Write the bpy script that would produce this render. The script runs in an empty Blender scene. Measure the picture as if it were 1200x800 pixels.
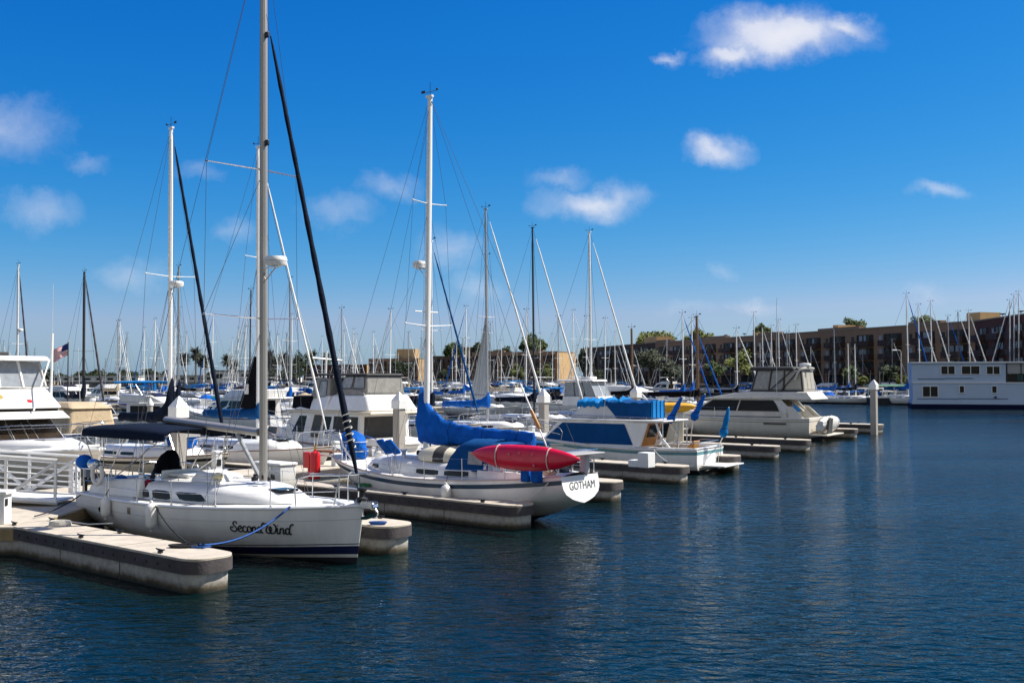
import bpy, bmesh, math, random
from mathutils import Vector, Matrix, noise
R = math.radians
rnd = random.Random(7)
SC = bpy.context.scene
COL = SC.collection

# ------------------------------------------------------------------ camera, world, sun, exposure
F, CX, CY, HZ, CAMZ = 1250.0, 600.0, 400.0, 443.0, 4.0
TILT = math.atan((HZ - CY) / F)
cam_d = bpy.data.cameras.new('camera'); cam_d.sensor_width = 36.0
cam_d.lens = F / 1200.0 * 36.0; cam_d.clip_start = 0.3; cam_d.clip_end = 12000
cam = bpy.data.objects.new('camera', cam_d); COL.objects.link(cam)
cam.location = (0, 0, CAMZ); cam.rotation_euler = (R(90) + TILT, 0, 0)
SC.camera = cam

SUN_EL, SUN_AZ = R(50), math.atan2(0.97, 0.24)        # azimuth measured from +Y towards +X
world = bpy.data.worlds.new('World'); SC.world = world; world.use_nodes = True
sun_d = bpy.data.lights.new('sun', 'SUN'); sun_d.energy = 5.0; sun_d.angle = R(0.53); sun_d.color = (1.0, 0.95, 0.87)
sun = bpy.data.objects.new('sun', sun_d); COL.objects.link(sun)
sdir = Vector((math.sin(SUN_AZ) * math.cos(SUN_EL), math.cos(SUN_AZ) * math.cos(SUN_EL), math.sin(SUN_EL)))
sun.rotation_euler = (-sdir).to_track_quat('-Z', 'Y').to_euler()
SC.view_settings.view_transform = 'Standard'; SC.view_settings.look = 'None'
SC.view_settings.exposure = 0.68; SC.view_settings.gamma = 1.0
SC.cycles.max_bounces = 6; SC.cycles.transparent_max_bounces = 12

def ray(px, py):
    x, y = (px - CX) / F, (CY - py) / F
    ct, st = math.cos(TILT), math.sin(TILT)
    return Vector((x, ct - y * st, st + y * ct))
def PX(px, py, z=0.0):                                  # point seen at a pixel of the photograph, at a height
    d = ray(px, py); k = (z - CAMZ) / d.z
    return Vector((d.x * k, d.y * k, z))
def PY(px, py, Y):                                      # point seen at a pixel, at a depth
    d = ray(px, py); k = Y / d.y
    return Vector((d.x * k, Y, CAMZ + d.z * k))
def to_px(p):
    ct, st = math.cos(TILT), math.sin(TILT)
    q = Vector(p) - Vector((0, 0, CAMZ))
    zc = q.y * ct + q.z * st; yc = -q.y * st + q.z * ct
    return (CX + F * q.x / zc, CY - F * yc / zc)

def build_world():
    nt = world.node_tree; nt.nodes.clear(); N = nt.nodes.new; L = nt.links.new
    out = N('ShaderNodeOutputWorld'); bg = N('ShaderNodeBackground'); bg.inputs[1].default_value = 0.1
    sky = N('ShaderNodeTexSky'); sky.sky_type = 'NISHITA'; sky.sun_disc = False
    sky.sun_elevation = SUN_EL; sky.sun_rotation = SUN_AZ
    sky.air_density = 1.0; sky.dust_density = 0.4; sky.ozone_density = 2.5; sky.altitude = 10
    tc = N('ShaderNodeTexCoord'); sep = N('ShaderNodeSeparateXYZ'); L(tc.outputs['Generated'], sep.inputs[0])
    def math_(op, a, b=None, clamp=False):
        n = N('ShaderNodeMath'); n.operation = op; n.use_clamp = clamp
        for i, v in enumerate((a, b)):
            if v is None: continue
            if isinstance(v, (int, float)): n.inputs[i].default_value = v
            else: L(v, n.inputs[i])
        return n.outputs[0]
    # deepen the blue of the clear air, as the photograph's polarised sky
    hs = N('ShaderNodeHueSaturation'); hs.inputs['Saturation'].default_value = 1.32; hs.inputs['Value'].default_value = 1.0
    hs.inputs['Hue'].default_value = 0.497
    L(sky.outputs[0], hs.inputs['Color'])
    sx = N('ShaderNodeSeparateColor'); L(hs.outputs[0], sx.inputs[0]); cb = N('ShaderNodeCombineColor')
    for i, (ga, pw) in enumerate(((1.06, 2.06), (.512, 1.02), (.605, .59))):
        L(math_('MULTIPLY', math_('POWER', math_('MULTIPLY', sx.outputs[i], .1), pw), ga * 10), cb.inputs[i])
    rmax = math_('MULTIPLY', cb.inputs[1].links[0].from_socket, .70); L(math_('MINIMUM', cb.inputs[0].links[0].from_socket, rmax), cb.inputs[0])
    # unseen sky behind the viewer, made paler as fill light for shaded hull sides
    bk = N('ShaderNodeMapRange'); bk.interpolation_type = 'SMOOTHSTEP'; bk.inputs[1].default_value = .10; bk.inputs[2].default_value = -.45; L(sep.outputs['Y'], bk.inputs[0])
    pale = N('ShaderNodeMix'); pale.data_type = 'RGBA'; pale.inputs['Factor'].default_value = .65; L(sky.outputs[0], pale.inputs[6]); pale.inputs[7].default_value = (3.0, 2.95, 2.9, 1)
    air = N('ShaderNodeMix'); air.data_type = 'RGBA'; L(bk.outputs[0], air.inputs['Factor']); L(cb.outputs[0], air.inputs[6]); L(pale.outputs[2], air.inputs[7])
    yy = math_('MAXIMUM', sep.outputs['Y'], 0.02)
    a = math_('DIVIDE', sep.outputs['X'], yy); b = math_('DIVIDE', sep.outputs['Z'], yy)
    cmb = N('ShaderNodeCombineXYZ'); L(a, cmb.inputs[0]); L(b, cmb.inputs[1])
    nz = N('ShaderNodeTexNoise'); nz.inputs['Scale'].default_value = 9.0; nz.inputs['Detail'].default_value = 7.0; nz.inputs['Roughness'].default_value = 0.62
    L(cmb.outputs[0], nz.inputs['Vector'])
    sub = N('ShaderNodeVectorMath'); sub.operation = 'SUBTRACT'; L(nz.outputs['Color'], sub.inputs[0]); sub.inputs[1].default_value = (0.5, 0.5, 0.5)
    sc = N('ShaderNodeVectorMath'); sc.operation = 'SCALE'; L(sub.outputs[0], sc.inputs[0]); sc.inputs['Scale'].default_value = 0.085
    wp = N('ShaderNodeVectorMath'); wp.operation = 'ADD'; L(cmb.outputs[0], wp.inputs[0]); L(sc.outputs[0], wp.inputs[1])
    fine = N('ShaderNodeTexNoise'); fine.inputs['Scale'].default_value = 16.0; fine.inputs['Detail'].default_value = 8.0; fine.inputs['Roughness'].default_value = 0.66
    L(wp.outputs[0], fine.inputs['Vector'])
    clouds = [(915, 42, 125, 50, 1.0), (985, 28, 60, 30, .75), (860, 62, 60, 26, .85), (786, 56, 24, 13, .45), (838, 168, 62, 28, .75),
              (690, 236, 84, 33, .72), (655, 207, 42, 20, .35), (1098, 229, 52, 17, .52), (15, 150, 75, 55, .40),
              (98, 186, 48, 20, .25), (40, 247, 75, 34, .34), (155, 317, 46, 27, .32), (272, 280, 60, 24, .27),
              (392, 252, 58, 33, .30), (450, 222, 54, 27, .34), (525, 300, 56, 42, .36), (556, 337, 48, 26, .32),
              (840, 314, 34, 17, .25), (876, 361, 42, 15, .32), (806, 366, 56, 13, .2), (1085, 344, 36, 12, .25), (240, 208, 54, 20, .22)]
    tot = None
    for (px, py, rx, ry, k) in clouds:
        if k < .5: k *= 1.25; rx *= 1.15; ry *= 1.15
        d = ray(px, py); c = (d.x / d.y, d.z / d.y, 0)
        s1 = N('ShaderNodeVectorMath'); s1.operation = 'SUBTRACT'; L(wp.outputs[0], s1.inputs[0]); s1.inputs[1].default_value = c
        s2 = N('ShaderNodeVectorMath'); s2.operation = 'MULTIPLY'; L(s1.outputs[0], s2.inputs[0]); s2.inputs[1].default_value = (F / rx, F / ry, 0)
        ln = N('ShaderNodeVectorMath'); ln.operation = 'LENGTH'; L(s2.outputs[0], ln.inputs[0])
        mr = N('ShaderNodeMapRange'); mr.interpolation_type = 'SMOOTHSTEP'
        mr.inputs[1].default_value = 1.12; mr.inputs[2].default_value = -0.10; mr.inputs[3].default_value = 0.0; mr.inputs[4].default_value = k
        L(ln.outputs['Value'], mr.inputs[0])
        tot = mr.outputs[0] if tot is None else math_('MAXIMUM', tot, mr.outputs[0])
    fm = N('ShaderNodeMapRange'); fm.inputs[1].default_value = 0.30; fm.inputs[2].default_value = 0.66; fm.inputs[3].default_value = -.19; fm.inputs[4].default_value = 0.0
    L(fine.outputs['Fac'], fm.inputs[0])
    ero = math_('MULTIPLY', math_('ADD', tot, fm.outputs[0]), 1.55, True); mask = math_('MULTIPLY', math_('POWER', ero, 1.15), math_('ADD', math_('MULTIPLY', tot, .55), .36), True)
    mix = N('ShaderNodeMix'); mix.data_type = 'RGBA'
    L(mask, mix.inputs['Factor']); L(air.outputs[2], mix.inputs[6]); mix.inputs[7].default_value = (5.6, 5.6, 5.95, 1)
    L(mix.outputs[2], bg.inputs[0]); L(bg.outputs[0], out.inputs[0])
build_world()

# ------------------------------------------------------------------ materials
MATS = {}
def mat(name, col=(.8, .8, .8), rough=.5, metal=0.0, var=.0, vscale=3.0, bump=0.0, bscale=40.0, spec=.5, streak=0.0, col2=None, trans=0.0, alpha=1.0, coat=0.0, stain=False):
    if name in MATS: return MATS[name]
    m = bpy.data.materials.new(name); m.use_nodes = True; nt = m.node_tree; N = nt.nodes.new; L = nt.links.new
    p = nt.nodes['Principled BSDF']
    p.inputs['Base Color'].default_value = (*col, 1); p.inputs['Roughness'].default_value = rough; p.inputs['Metallic'].default_value = metal
    p.inputs['Specular IOR Level'].default_value = spec
    if coat: p.inputs['Coat Weight'].default_value = coat
    if trans: p.inputs['Transmission Weight'].default_value = trans
    if alpha < 1: p.inputs['Alpha'].default_value = alpha
    tc = N('ShaderNodeTexCoord')
    if var or col2:
        nz = N('ShaderNodeTexNoise'); nz.inputs['Scale'].default_value = vscale; nz.inputs['Detail'].default_value = 6; nz.inputs['Roughness'].default_value = .65
        mp = N('ShaderNodeMapping'); mp.inputs['Scale'].default_value = (1, 1, 1 - streak * .85) if streak else (1, 1, 1)
        L(tc.outputs['Object'], mp.inputs[0]); L(mp.outputs[0], nz.inputs['Vector'])
        mr = N('ShaderNodeMapRange'); mr.inputs[1].default_value = .35; mr.inputs[2].default_value = .7
        L(nz.outputs['Fac'], mr.inputs[0])
        mx = N('ShaderNodeMix'); mx.data_type = 'RGBA'
        c2 = col2 if col2 else tuple(c * (1 - var) for c in col)
        mx.inputs[6].default_value = (*col, 1); mx.inputs[7].default_value = (*c2, 1)
        L(mr.outputs[0], mx.inputs['Factor']); L(mx.outputs[2], p.inputs['Base Color'])
        if stain:                                       # scum line just above the water and grime spots
            sp = N('ShaderNodeSeparateXYZ'); L(tc.outputs['Object'], sp.inputs[0])
            n3 = N('ShaderNodeTexNoise'); n3.inputs['Scale'].default_value = 5; n3.inputs['Detail'].default_value = 6; L(tc.outputs['Object'], n3.inputs['Vector'])
            ma = N('ShaderNodeMath'); ma.operation = 'MULTIPLY_ADD'; L(n3.outputs['Fac'], ma.inputs[0]); ma.inputs[1].default_value = .5; L(sp.outputs['Z'], ma.inputs[2])
            m3 = N('ShaderNodeMapRange'); m3.inputs[1].default_value = .68; m3.inputs[2].default_value = .30; m3.inputs[3].default_value = 0; m3.inputs[4].default_value = .75; L(ma.outputs[0], m3.inputs[0])
            x3 = N('ShaderNodeMix'); x3.data_type = 'RGBA'; L(m3.outputs[0], x3.inputs['Factor']); L(mx.outputs[2], x3.inputs[6]); x3.inputs[7].default_value = (.42, .38, .27, 1); L(x3.outputs[2], p.inputs['Base Color'])
        rr = N('ShaderNodeMapRange'); rr.inputs[3].default_value = max(.02, rough * .8); rr.inputs[4].default_value = min(1, rough * 1.3)
        L(nz.outputs['Fac'], rr.inputs[0]); L(rr.outputs[0], p.inputs['Roughness'])
    if bump:
        n2 = N('ShaderNodeTexNoise'); n2.inputs['Scale'].default_value = bscale; n2.inputs['Detail'].default_value = 4
        L(tc.outputs['Object'], n2.inputs['Vector'])
        bp = N('ShaderNodeBump'); bp.inputs['Strength'].default_value = bump; bp.inputs['Distance'].default_value = .03
        L(n2.outputs['Fac'], bp.inputs['Height']); L(bp.outputs[0], p.inputs['Normal'])
    MATS[name] = m
    return m

GEL = mat('gelcoat_white', (.79, .78, .755), .28, var=.17, vscale=1.6, streak=.85, stain=True)
GELB = mat('gelcoat_cream', (.68, .64, .56), .32, var=.17, vscale=1.4, streak=.85, stain=True)
GELG = mat('gelcoat_grey', (.55, .56, .57), .35, var=.12, vscale=1.1, streak=.8)
GELBLUE = mat('hull_blue_paint', (.012, .03, .13), .2, var=.2, vscale=1.0)
GELRED = mat('hull_maroon_paint', (.09, .012, .015), .25, var=.2, vscale=1.0)
DECKM = mat('deck_gelcoat', (.80, .79, .75), .5, var=.12, vscale=2.5, bump=.15, bscale=60)
NONSKID = mat('non_skid_deck', (.66, .64, .58), .75, var=.12, vscale=3, bump=.3, bscale=120)
NAVY = mat('navy_paint', (.008, .014, .06), .3, var=.15)
TEALP = mat('teal_paint', (.03, .22, .25), .35, var=.15)
ANTIF = mat('dark_antifouling', (.012, .013, .018), .7, var=.4, vscale=4)
CBLUE = mat('canvas_royal_blue', (.003, .11, .48), .8, spec=.15, var=.38, vscale=2.6, bump=1.0, bscale=7)
CSKY = mat('canvas_sky_blue', (.004, .18, .48), .8, spec=.15, var=.25, vscale=2.2, bump=.5, bscale=14)
CCOV = mat('canvas_dark_blue', (.003, .060, .20), .8, spec=.12, var=.2, vscale=2.0, bump=.3, bscale=14)
CNAVY = mat('canvas_navy', (.005, .010, .024), .85, spec=.12, var=.3, vscale=3, bump=.5, bscale=14)
CBLACK = mat('canvas_black', (.005, .005, .008), .9, spec=.1, var=.3, vscale=3, bump=.4, bscale=14)
CTAN = mat('canvas_tan', (.50, .39, .25), .9, var=.25, vscale=2.5, bump=.6, bscale=9)
CGREY = mat('canvas_grey', (.27, .26, .24), .9, var=.3, vscale=2.5, bump=.5, bscale=10)
CCHAR = mat('canvas_charcoal', (.045, .045, .045), .9, var=.3, vscale=3, bump=.4, bscale=10)
CTEAL = mat('canvas_teal', (.01, .30, .30), .8, var=.2, vscale=3, bump=.4, bscale=10)
CWHITE = mat('canvas_white', (.72, .70, .66), .85, var=.16, vscale=3, bump=.5, bscale=8)
SAILW = mat('sailcloth', (.70, .70, .68), .75, var=.10, vscale=2, bump=.3, bscale=6)
VINYL = mat('smoked_vinyl', (.36, .35, .34), .25, var=.5, vscale=4, bump=.3, bscale=6)
CLEARV = mat('clear_vinyl', (.42, .45, .48), .10, var=.25, vscale=5, bump=.25, bscale=5, trans=.35)
GLASS = mat('dark_glass', (.006, .007, .009), .12, spec=.18, var=.4, vscale=1.5)
GLASSB = mat('brown_glass', (.030, .020, .013), .10, spec=.35, var=.4, vscale=1.5)
ALU = mat('mast_aluminium', (.40, .37, .33), .42, metal=.55, var=.15, vscale=1.5, streak=.9)
ALUG = mat('spar_grey', (.36, .37, .38), .45, metal=.4, var=.15, vscale=1.5)
SPARW = mat('spar_white', (.78, .78, .76), .4, var=.1, vscale=1.5, streak=.9)
SPARD = mat('spar_dark', (.035, .026, .028), .4, var=.2, vscale=1.5)
SPARK = mat('spar_black', (.010, .010, .012), .35, var=.2, vscale=1.5)
SPARB = mat('spar_wood', (.17, .09, .04), .45, var=.35, vscale=2.5, streak=.9)
STEEL = mat('stainless_steel', (.62, .62, .62), .25, metal=1.0, var=.1)
WIRE = mat('rigging_wire', (.12, .12, .13), .45, metal=.5)
BLACKP = mat('black_plastic', (.012, .012, .013), .45, var=.2)
TEAK = mat('teak_wood', (.28, .14, .055), .55, var=.4, vscale=5, streak=.7)
VARN = mat('varnished_wood', (.42, .20, .045), .3, var=.3, vscale=5)
RUBBER = mat('grey_rubber', (.14, .14, .15), .8, var=.3, vscale=4)
HYPAL = mat('inflatable_cream', (.70, .63, .48), .55, var=.15, vscale=3)
HYPALG = mat('inflatable_grey', (.36, .35, .34), .55, var=.15, vscale=3)
FENDW = mat('fender_vinyl', (.78, .76, .72), .4, var=.15, vscale=5)
REDP = mat('red_paint', (.62, .012, .02), .35, var=.15, vscale=3)
ORANGE = mat('orange_paint', (.8, .25, .02), .4, var=.15)
YELP = mat('yellow_plastic', (.80, .42, .02), .4, var=.15, vscale=3)
KAYAK = mat('kayak_red_plastic', (.70, .006, .045), .33, var=.22, vscale=4, bump=.08, bscale=20)
KAYAKL = mat('kayak_pale_scuffs', (.62, .16, .18), .5, var=.2)
ROPEK = mat('rope_black', (.015, .015, .017), .9)
ROPEB = mat('rope_blue', (.005, .07, .28), .8, var=.3, vscale=20)
ROPEW = mat('rope_white', (.68, .65, .58), .85, var=.2, vscale=20)
PILEC = mat('pile_concrete', (.40, .37, .33), .9, var=.22, vscale=2.2, bump=.4, bscale=30, streak=.7)
PILECAP = mat('pile_cap_white', (.80, .79, .76), .5, var=.08)
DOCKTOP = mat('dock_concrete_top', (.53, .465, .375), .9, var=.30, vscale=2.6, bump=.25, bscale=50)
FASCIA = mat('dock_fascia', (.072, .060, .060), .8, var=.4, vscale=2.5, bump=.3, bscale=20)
WOODW = mat('dock_timber', (.34, .24, .12), .85, var=.4, vscale=3, streak=.6)
RAILW = mat('gangway_white_paint', (.74, .74, .73), .45, var=.12)
INK = mat('lettering_black', (.010, .012, .018), .5)
INKG = mat('lettering_grey', (.05, .055, .07), .5)
STRIPEW = mat('stripe_white', (.72, .72, .72), .35)

def float_mat():
    m = bpy.data.materials.new('float_concrete'); m.use_nodes = True; nt = m.node_tree; N = nt.nodes.new; L = nt.links.new
    p = nt.nodes['Principled BSDF']; p.inputs['Roughness'].default_value = .92
    g = N('ShaderNodeNewGeometry'); sp = N('ShaderNodeSeparateXYZ'); L(g.outputs['Position'], sp.inputs[0])
    nz = N('ShaderNodeTexNoise'); nz.inputs['Scale'].default_value = 2.2; nz.inputs['Detail'].default_value = 7; nz.inputs['Roughness'].default_value = .7
    L(g.outputs['Position'], nz.inputs['Vector'])
    ad = N('ShaderNodeMath'); ad.operation = 'MULTIPLY_ADD'; L(nz.outputs['Fac'], ad.inputs[0]); ad.inputs[1].default_value = .22; L(sp.outputs['Z'], ad.inputs[2])
    cr = N('ShaderNodeValToRGB'); e = cr.color_ramp.elements
    e[0].position = .14; e[0].color = (.020, .022, .014, 1); e[1].position = .30; e[1].color = (.37, .345, .30, 1)
    x = e.new(.20); x.color = (.085, .065, .035, 1); x = e.new(.45); x.color = (.50, .465, .41, 1)
    L(ad.outputs[0], cr.inputs[0])
    n2 = N('ShaderNodeTexNoise'); n2.inputs['Scale'].default_value = 9; n2.inputs['Detail'].default_value = 6
    L(g.outputs['Position'], n2.inputs['Vector'])
    mx = N('ShaderNodeMix'); mx.data_type = 'RGBA'; mx.blend_type = 'MULTIPLY'; mx.inputs['Factor'].default_value = .6
    c2 = N('ShaderNodeValToRGB'); c2.color_ramp.elements[0].position = .3; c2.color_ramp.elements[0].color = (.5, .5, .5, 1); c2.color_ramp.elements[1].position = .6
    L(n2.outputs['Fac'], c2.inputs[0]); L(cr.outputs[0], mx.inputs[6]); L(c2.outputs[0], mx.inputs[7]); L(mx.outputs[2], p.inputs['Base Color'])
    bp = N('ShaderNodeBump'); bp.inputs['Strength'].default_value = .4; bp.inputs['Distance'].default_value = .02
    L(n2.outputs['Fac'], bp.inputs['Height']); L(bp.outputs[0], p.inputs['Normal'])
    return m
FLOATC = float_mat()

def water_mat():
    m = bpy.data.materials.new('harbour_water'); m.use_nodes = True; nt = m.node_tree; N = nt.nodes.new; L = nt.links.new
    p = nt.nodes['Principled BSDF']
    p.inputs['Base Color'].default_value = (.0007, .0088, .0102, 1); p.inputs['Roughness'].default_value = .04
    p.inputs['IOR'].default_value = 1.333; p.inputs['Specular IOR Level'].default_value = .25
    g = N('ShaderNodeNewGeometry')
    def nz(scale, sx, sy, ang, det, rough=.55):
        mp = N('ShaderNodeMapping'); mp.inputs['Rotation'].default_value = (0, 0, ang); mp.inputs['Scale'].default_value = (sx, sy, 1)
        L(g.outputs['Position'], mp.inputs[0])
        n = N('ShaderNodeTexNoise'); n.inputs['Scale'].default_value = scale; n.inputs['Detail'].default_value = det; n.inputs['Roughness'].default_value = rough
        n.inputs['Distortion'].default_value = .4
        L(mp.outputs[0], n.inputs['Vector']); return n.outputs['Fac']
    def mul(a, k):
        n = N('ShaderNodeMath'); n.operation = 'MULTIPLY'; L(a, n.inputs[0])
        if isinstance(k, float): n.inputs[1].default_value = k
        else: L(k, n.inputs[1])
        return n.outputs[0]
    def add(a, b):
        n = N('ShaderNodeMath'); n.operation = 'ADD'; L(a, n.inputs[0]); L(b, n.inputs[1]); return n.outputs[0]
    small = nz(4.0, .70, 1.2, R(28), 3.0, .55)
    mid = nz(1.25, .7, 1.25, R(-14), 2.0)
    big = nz(.22, 1, 1, 0, 2.0)
    gust = nz(.045, .5, 1.6, R(20), 3.0)
    gm = N('ShaderNodeMapRange'); gm.inputs[1].default_value = .3; gm.inputs[2].default_value = .7; gm.inputs[3].default_value = .40; gm.inputs[4].default_value = 1.35
    L(gust, gm.inputs[0])
    h = add(mul(add(mul(small, .066), mul(mid, .092)), gm.outputs[0]), mul(big, .14))
    bp = N('ShaderNodeBump'); bp.inputs['Strength'].default_value = 1.0; bp.inputs['Distance'].default_value = 1.0
    L(h, bp.inputs['Height']); L(bp.outputs[0], p.inputs['Normal'])
    return m
WATER = water_mat()

# ------------------------------------------------------------------ mesh builder
class MB:
    def __init__(s): s.v = []; s.f = []; s.m = []
    def add(s, vs, fs, m=0, xf=None):
        o = len(s.v)
        s.v += [tuple(xf @ Vector(p)) if xf else tuple(p) for p in vs]
        for i, f in enumerate(fs):
            s.f.append(tuple(o + k for k in f)); s.m.append(m[i] if isinstance(m, list) else m)
        return s
    def box(s, c, d, m=0, rz=0.0, xf=None):
        x, y, z = d[0] / 2, d[1] / 2, d[2] / 2
        vs = [(i * x, j * y, k * z) for k in (-1, 1) for (i, j) in ((-1, -1), (1, -1), (1, 1), (-1, 1))]
        M = Matrix.Translation(c) @ Matrix.Rotation(rz, 4, 'Z')
        if xf: M = xf @ M
        return s.add(vs, [(3, 2, 1, 0), (4, 5, 6, 7), (0, 1, 5, 4), (1, 2, 6, 5), (2, 3, 7, 6), (3, 0, 4, 7)], m, M)
    def hexa(s, b, t, m=0):                             # bottom and top rings of 4 points
        return s.add(list(b) + list(t), [(3, 2, 1, 0), (4, 5, 6, 7), (0, 1, 5, 4), (1, 2, 6, 5), (2, 3, 7, 6), (3, 0, 4, 7)], m)
    def loft(s, rings, m=0, cap=True, closed=True):
        n = len(rings[0]); vs = [p for r in rings for p in r]; fs = []; ms = []
        for i in range(len(rings) - 1):
            for j in range(n if closed else n - 1):
                k = (j + 1) % n
                fs.append((i * n + j, i * n + k, (i + 1) * n + k, (i + 1) * n + j)); ms.append(m[j % len(m)] if isinstance(m, list) else m)
        if cap:
            fs.append(tuple(range(n - 1, -1, -1))); fs.append(tuple((len(rings) - 1) * n + j for j in range(n)))
            ms += [m[0] if isinstance(m, list) else m] * 2
        return s.add(vs, fs, ms)
    def tube(s, pts, r, n=8, m=0, flat=1.0, cap=True):
        pts = [Vector(p) for p in pts]; rr = r if isinstance(r, (list, tuple)) else [r] * len(pts)
        t0 = (pts[1] - pts[0]).normalized(); up = Vector((0, 0, 1)) if abs(t0.z) < .9 else Vector((1, 0, 0))
        a = t0.cross(up).normalized(); rings = []
        for i, p in enumerate(pts):
            t = (pts[min(i + 1, len(pts) - 1)] - pts[max(i - 1, 0)]).normalized()
            a = (a - t * a.dot(t)).normalized(); b = t.cross(a)
            rings.append([p + a * (math.cos(2 * math.pi * k / n) * rr[i]) + b * (math.sin(2 * math.pi * k / n) * rr[i] * flat) for k in range(n)])
        return s.loft(rings, m, cap)
    def lathe(s, prof, c=(0, 0, 0), n=14, m=0, xf=None):
        M = Matrix.Translation(c)
        if xf: M = xf @ M
        rings = [[M @ Vector((math.cos(2 * math.pi * k / n) * r, math.sin(2 * math.pi * k / n) * r, z)) for k in range(n)] for r, z in prof]
        return s.loft(rings, m)
    def prism(s, poly, z0, z1, m=0):
        n = len(poly)
        return s.loft([[(x, y, z0) for x, y in poly], [(x, y, z1) for x, y in poly]], m)
    def panel(s, q, uv, t=.012, off=.004, m=0):         # a thin plate on a quad (bl, br, tr, tl), uv outline, standing proud
        bl, br, tr, tl = [Vector(p) for p in q]
        nrm = ((br - bl).cross(tl - bl)).normalized()
        def at(u, v): return (bl * (1 - u) + br * u) * (1 - v) + (tl * (1 - u) + tr * u) * v
        a = [at(u, v) + nrm * off for u, v in uv]; b = [at(u, v) + nrm * (off + t) for u, v in uv]
        return s.loft([a, b], m)
    def ball(s, c, r, m=0, n=12, k=8):
        rx, ry, rz = (r, r, r) if not isinstance(r, (tuple, list)) else r
        rings = []
        for i in range(k + 1):
            a = -math.pi / 2 + math.pi * i / k; cr = max(math.cos(a), .02)
            rings.append([(c[0] + rx * cr * math.cos(2 * math.pi * j / n), c[1] + ry * cr * math.sin(2 * math.pi * j / n), c[2] + rz * math.sin(a)) for j in range(n)])
        return s.loft(rings, m)
    def build(s, name, mats, parent=None, smooth=38, bevel=0.0, loc=None, merge=0.0):
        me = bpy.data.meshes.new(name); me.from_pydata(s.v, [], s.f)
        if not isinstance(mats, (list, tuple)): mats = [mats]
        for m in mats: me.materials.append(m)
        me.polygons.foreach_set('material_index', s.m)
        bm = bmesh.new(); bm.from_mesh(me)
        if merge: bmesh.ops.remove_doubles(bm, verts=bm.verts, dist=merge); bmesh.ops.dissolve_degenerate(bm, dist=merge * .5, edges=bm.edges)
        bmesh.ops.recalc_face_normals(bm, faces=bm.faces)
        bm.to_mesh(me); bm.free()
        if smooth:
            me.polygons.foreach_set('use_smooth', [True] * len(me.polygons)); me.set_sharp_from_angle(angle=R(smooth))
        o = bpy.data.objects.new(name, me); COL.objects.link(o)
        if parent is not None: o.parent = parent
        if loc is not None: o.location = loc
        if bevel:
            b = o.modifiers.new('edge', 'BEVEL'); b.width = bevel; b.segments = 2; b.limit_method = 'ANGLE'; b.angle_limit = R(40)
        return o

def tag(o, label, cat, group=None, kind=None):
    if label: o['label'] = label
    if cat: o['category'] = cat
    if group: o['group'] = group
    if kind: o['kind'] = kind
    return o
def thing(name, label, cat, loc=(0, 0, 0), rz=0.0, group=None):
    o = bpy.data.objects.new(name, None); COL.objects.link(o); o.location = loc; o.rotation_euler = (0, 0, rz)
    o.empty_display_size = .3
    return tag(o, label, cat, group)
KIDS = {}
def index_children():
    KIDS.clear()
    for o in bpy.data.objects:
        if o.parent: KIDS.setdefault(o.parent.name, []).append(o)
def copy_tree(o, parent=None):
    c = o.copy(); COL.objects.link(c)
    if parent is not None: c.parent = parent
    for ch in KIDS.get(o.name, []): copy_tree(ch, c)
    return c
def hide_tree(o):
    for ch in KIDS.get(o.name, []): hide_tree(ch)
    bpy.data.objects.remove(o)

def arc(c, r, a0, a1, n=8): return [(c[0] + r * math.cos(a0 + (a1 - a0) * i / n), c[1] + r * math.sin(a0 + (a1 - a0) * i / n)) for i in range(n + 1)]
def rect_uv(u0, u1, v0, v1): return [(u0, v0), (u1, v0), (u1, v1), (u0, v1)]
def rrect_uv(u0, u1, v0, v1, ru, rv):
    out = []
    for (cu, cv, a) in ((u1 - ru, v0 + rv, -90), (u1 - ru, v1 - rv, 0), (u0 + ru, v1 - rv, 90), (u0 + ru, v0 + rv, 180)):
        for k in range(4):
            t = R(a + 30 * k); out.append((cu + ru * math.cos(t), cv + rv * math.sin(t)))
    return out
def smoothpath(pts, k=5):
    P = [Vector(p) for p in pts]; out = []
    for i in range(len(P) - 1):
        p0, p1, p2, p3 = P[max(i - 1, 0)], P[i], P[i + 1], P[min(i + 2, len(P) - 1)]
        for j in range(k):
            t = j / k
            out.append(.5 * ((2 * p1) + (p2 - p0) * t + (2 * p0 - 5 * p1 + 4 * p2 - p3) * t * t + (3 * p1 - p0 - 3 * p2 + p3) * t ** 3))
    return out + [P[-1]]
def sag(a, b, s, n=10):
    a, b = Vector(a), Vector(b)
    return [a.lerp(b, i / n) - Vector((0, 0, s * 4 * (i / n) * (1 - i / n))) for i in range(n + 1)]

# marina frame: U runs along the fingers towards open water, V along the main walkway
UV = Vector((math.cos(R(-40)), math.sin(R(-40)), 0)); VV = Vector((math.cos(R(50)), math.sin(R(50)), 0))
VP = VV - .17 * UV
E1 = Vector((-5.5, 20.1, 0))
AU = R(-40)
def W(u, v, z=0.0): return E1 + UV * u + VP * v + Vector((0, 0, z))

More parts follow.
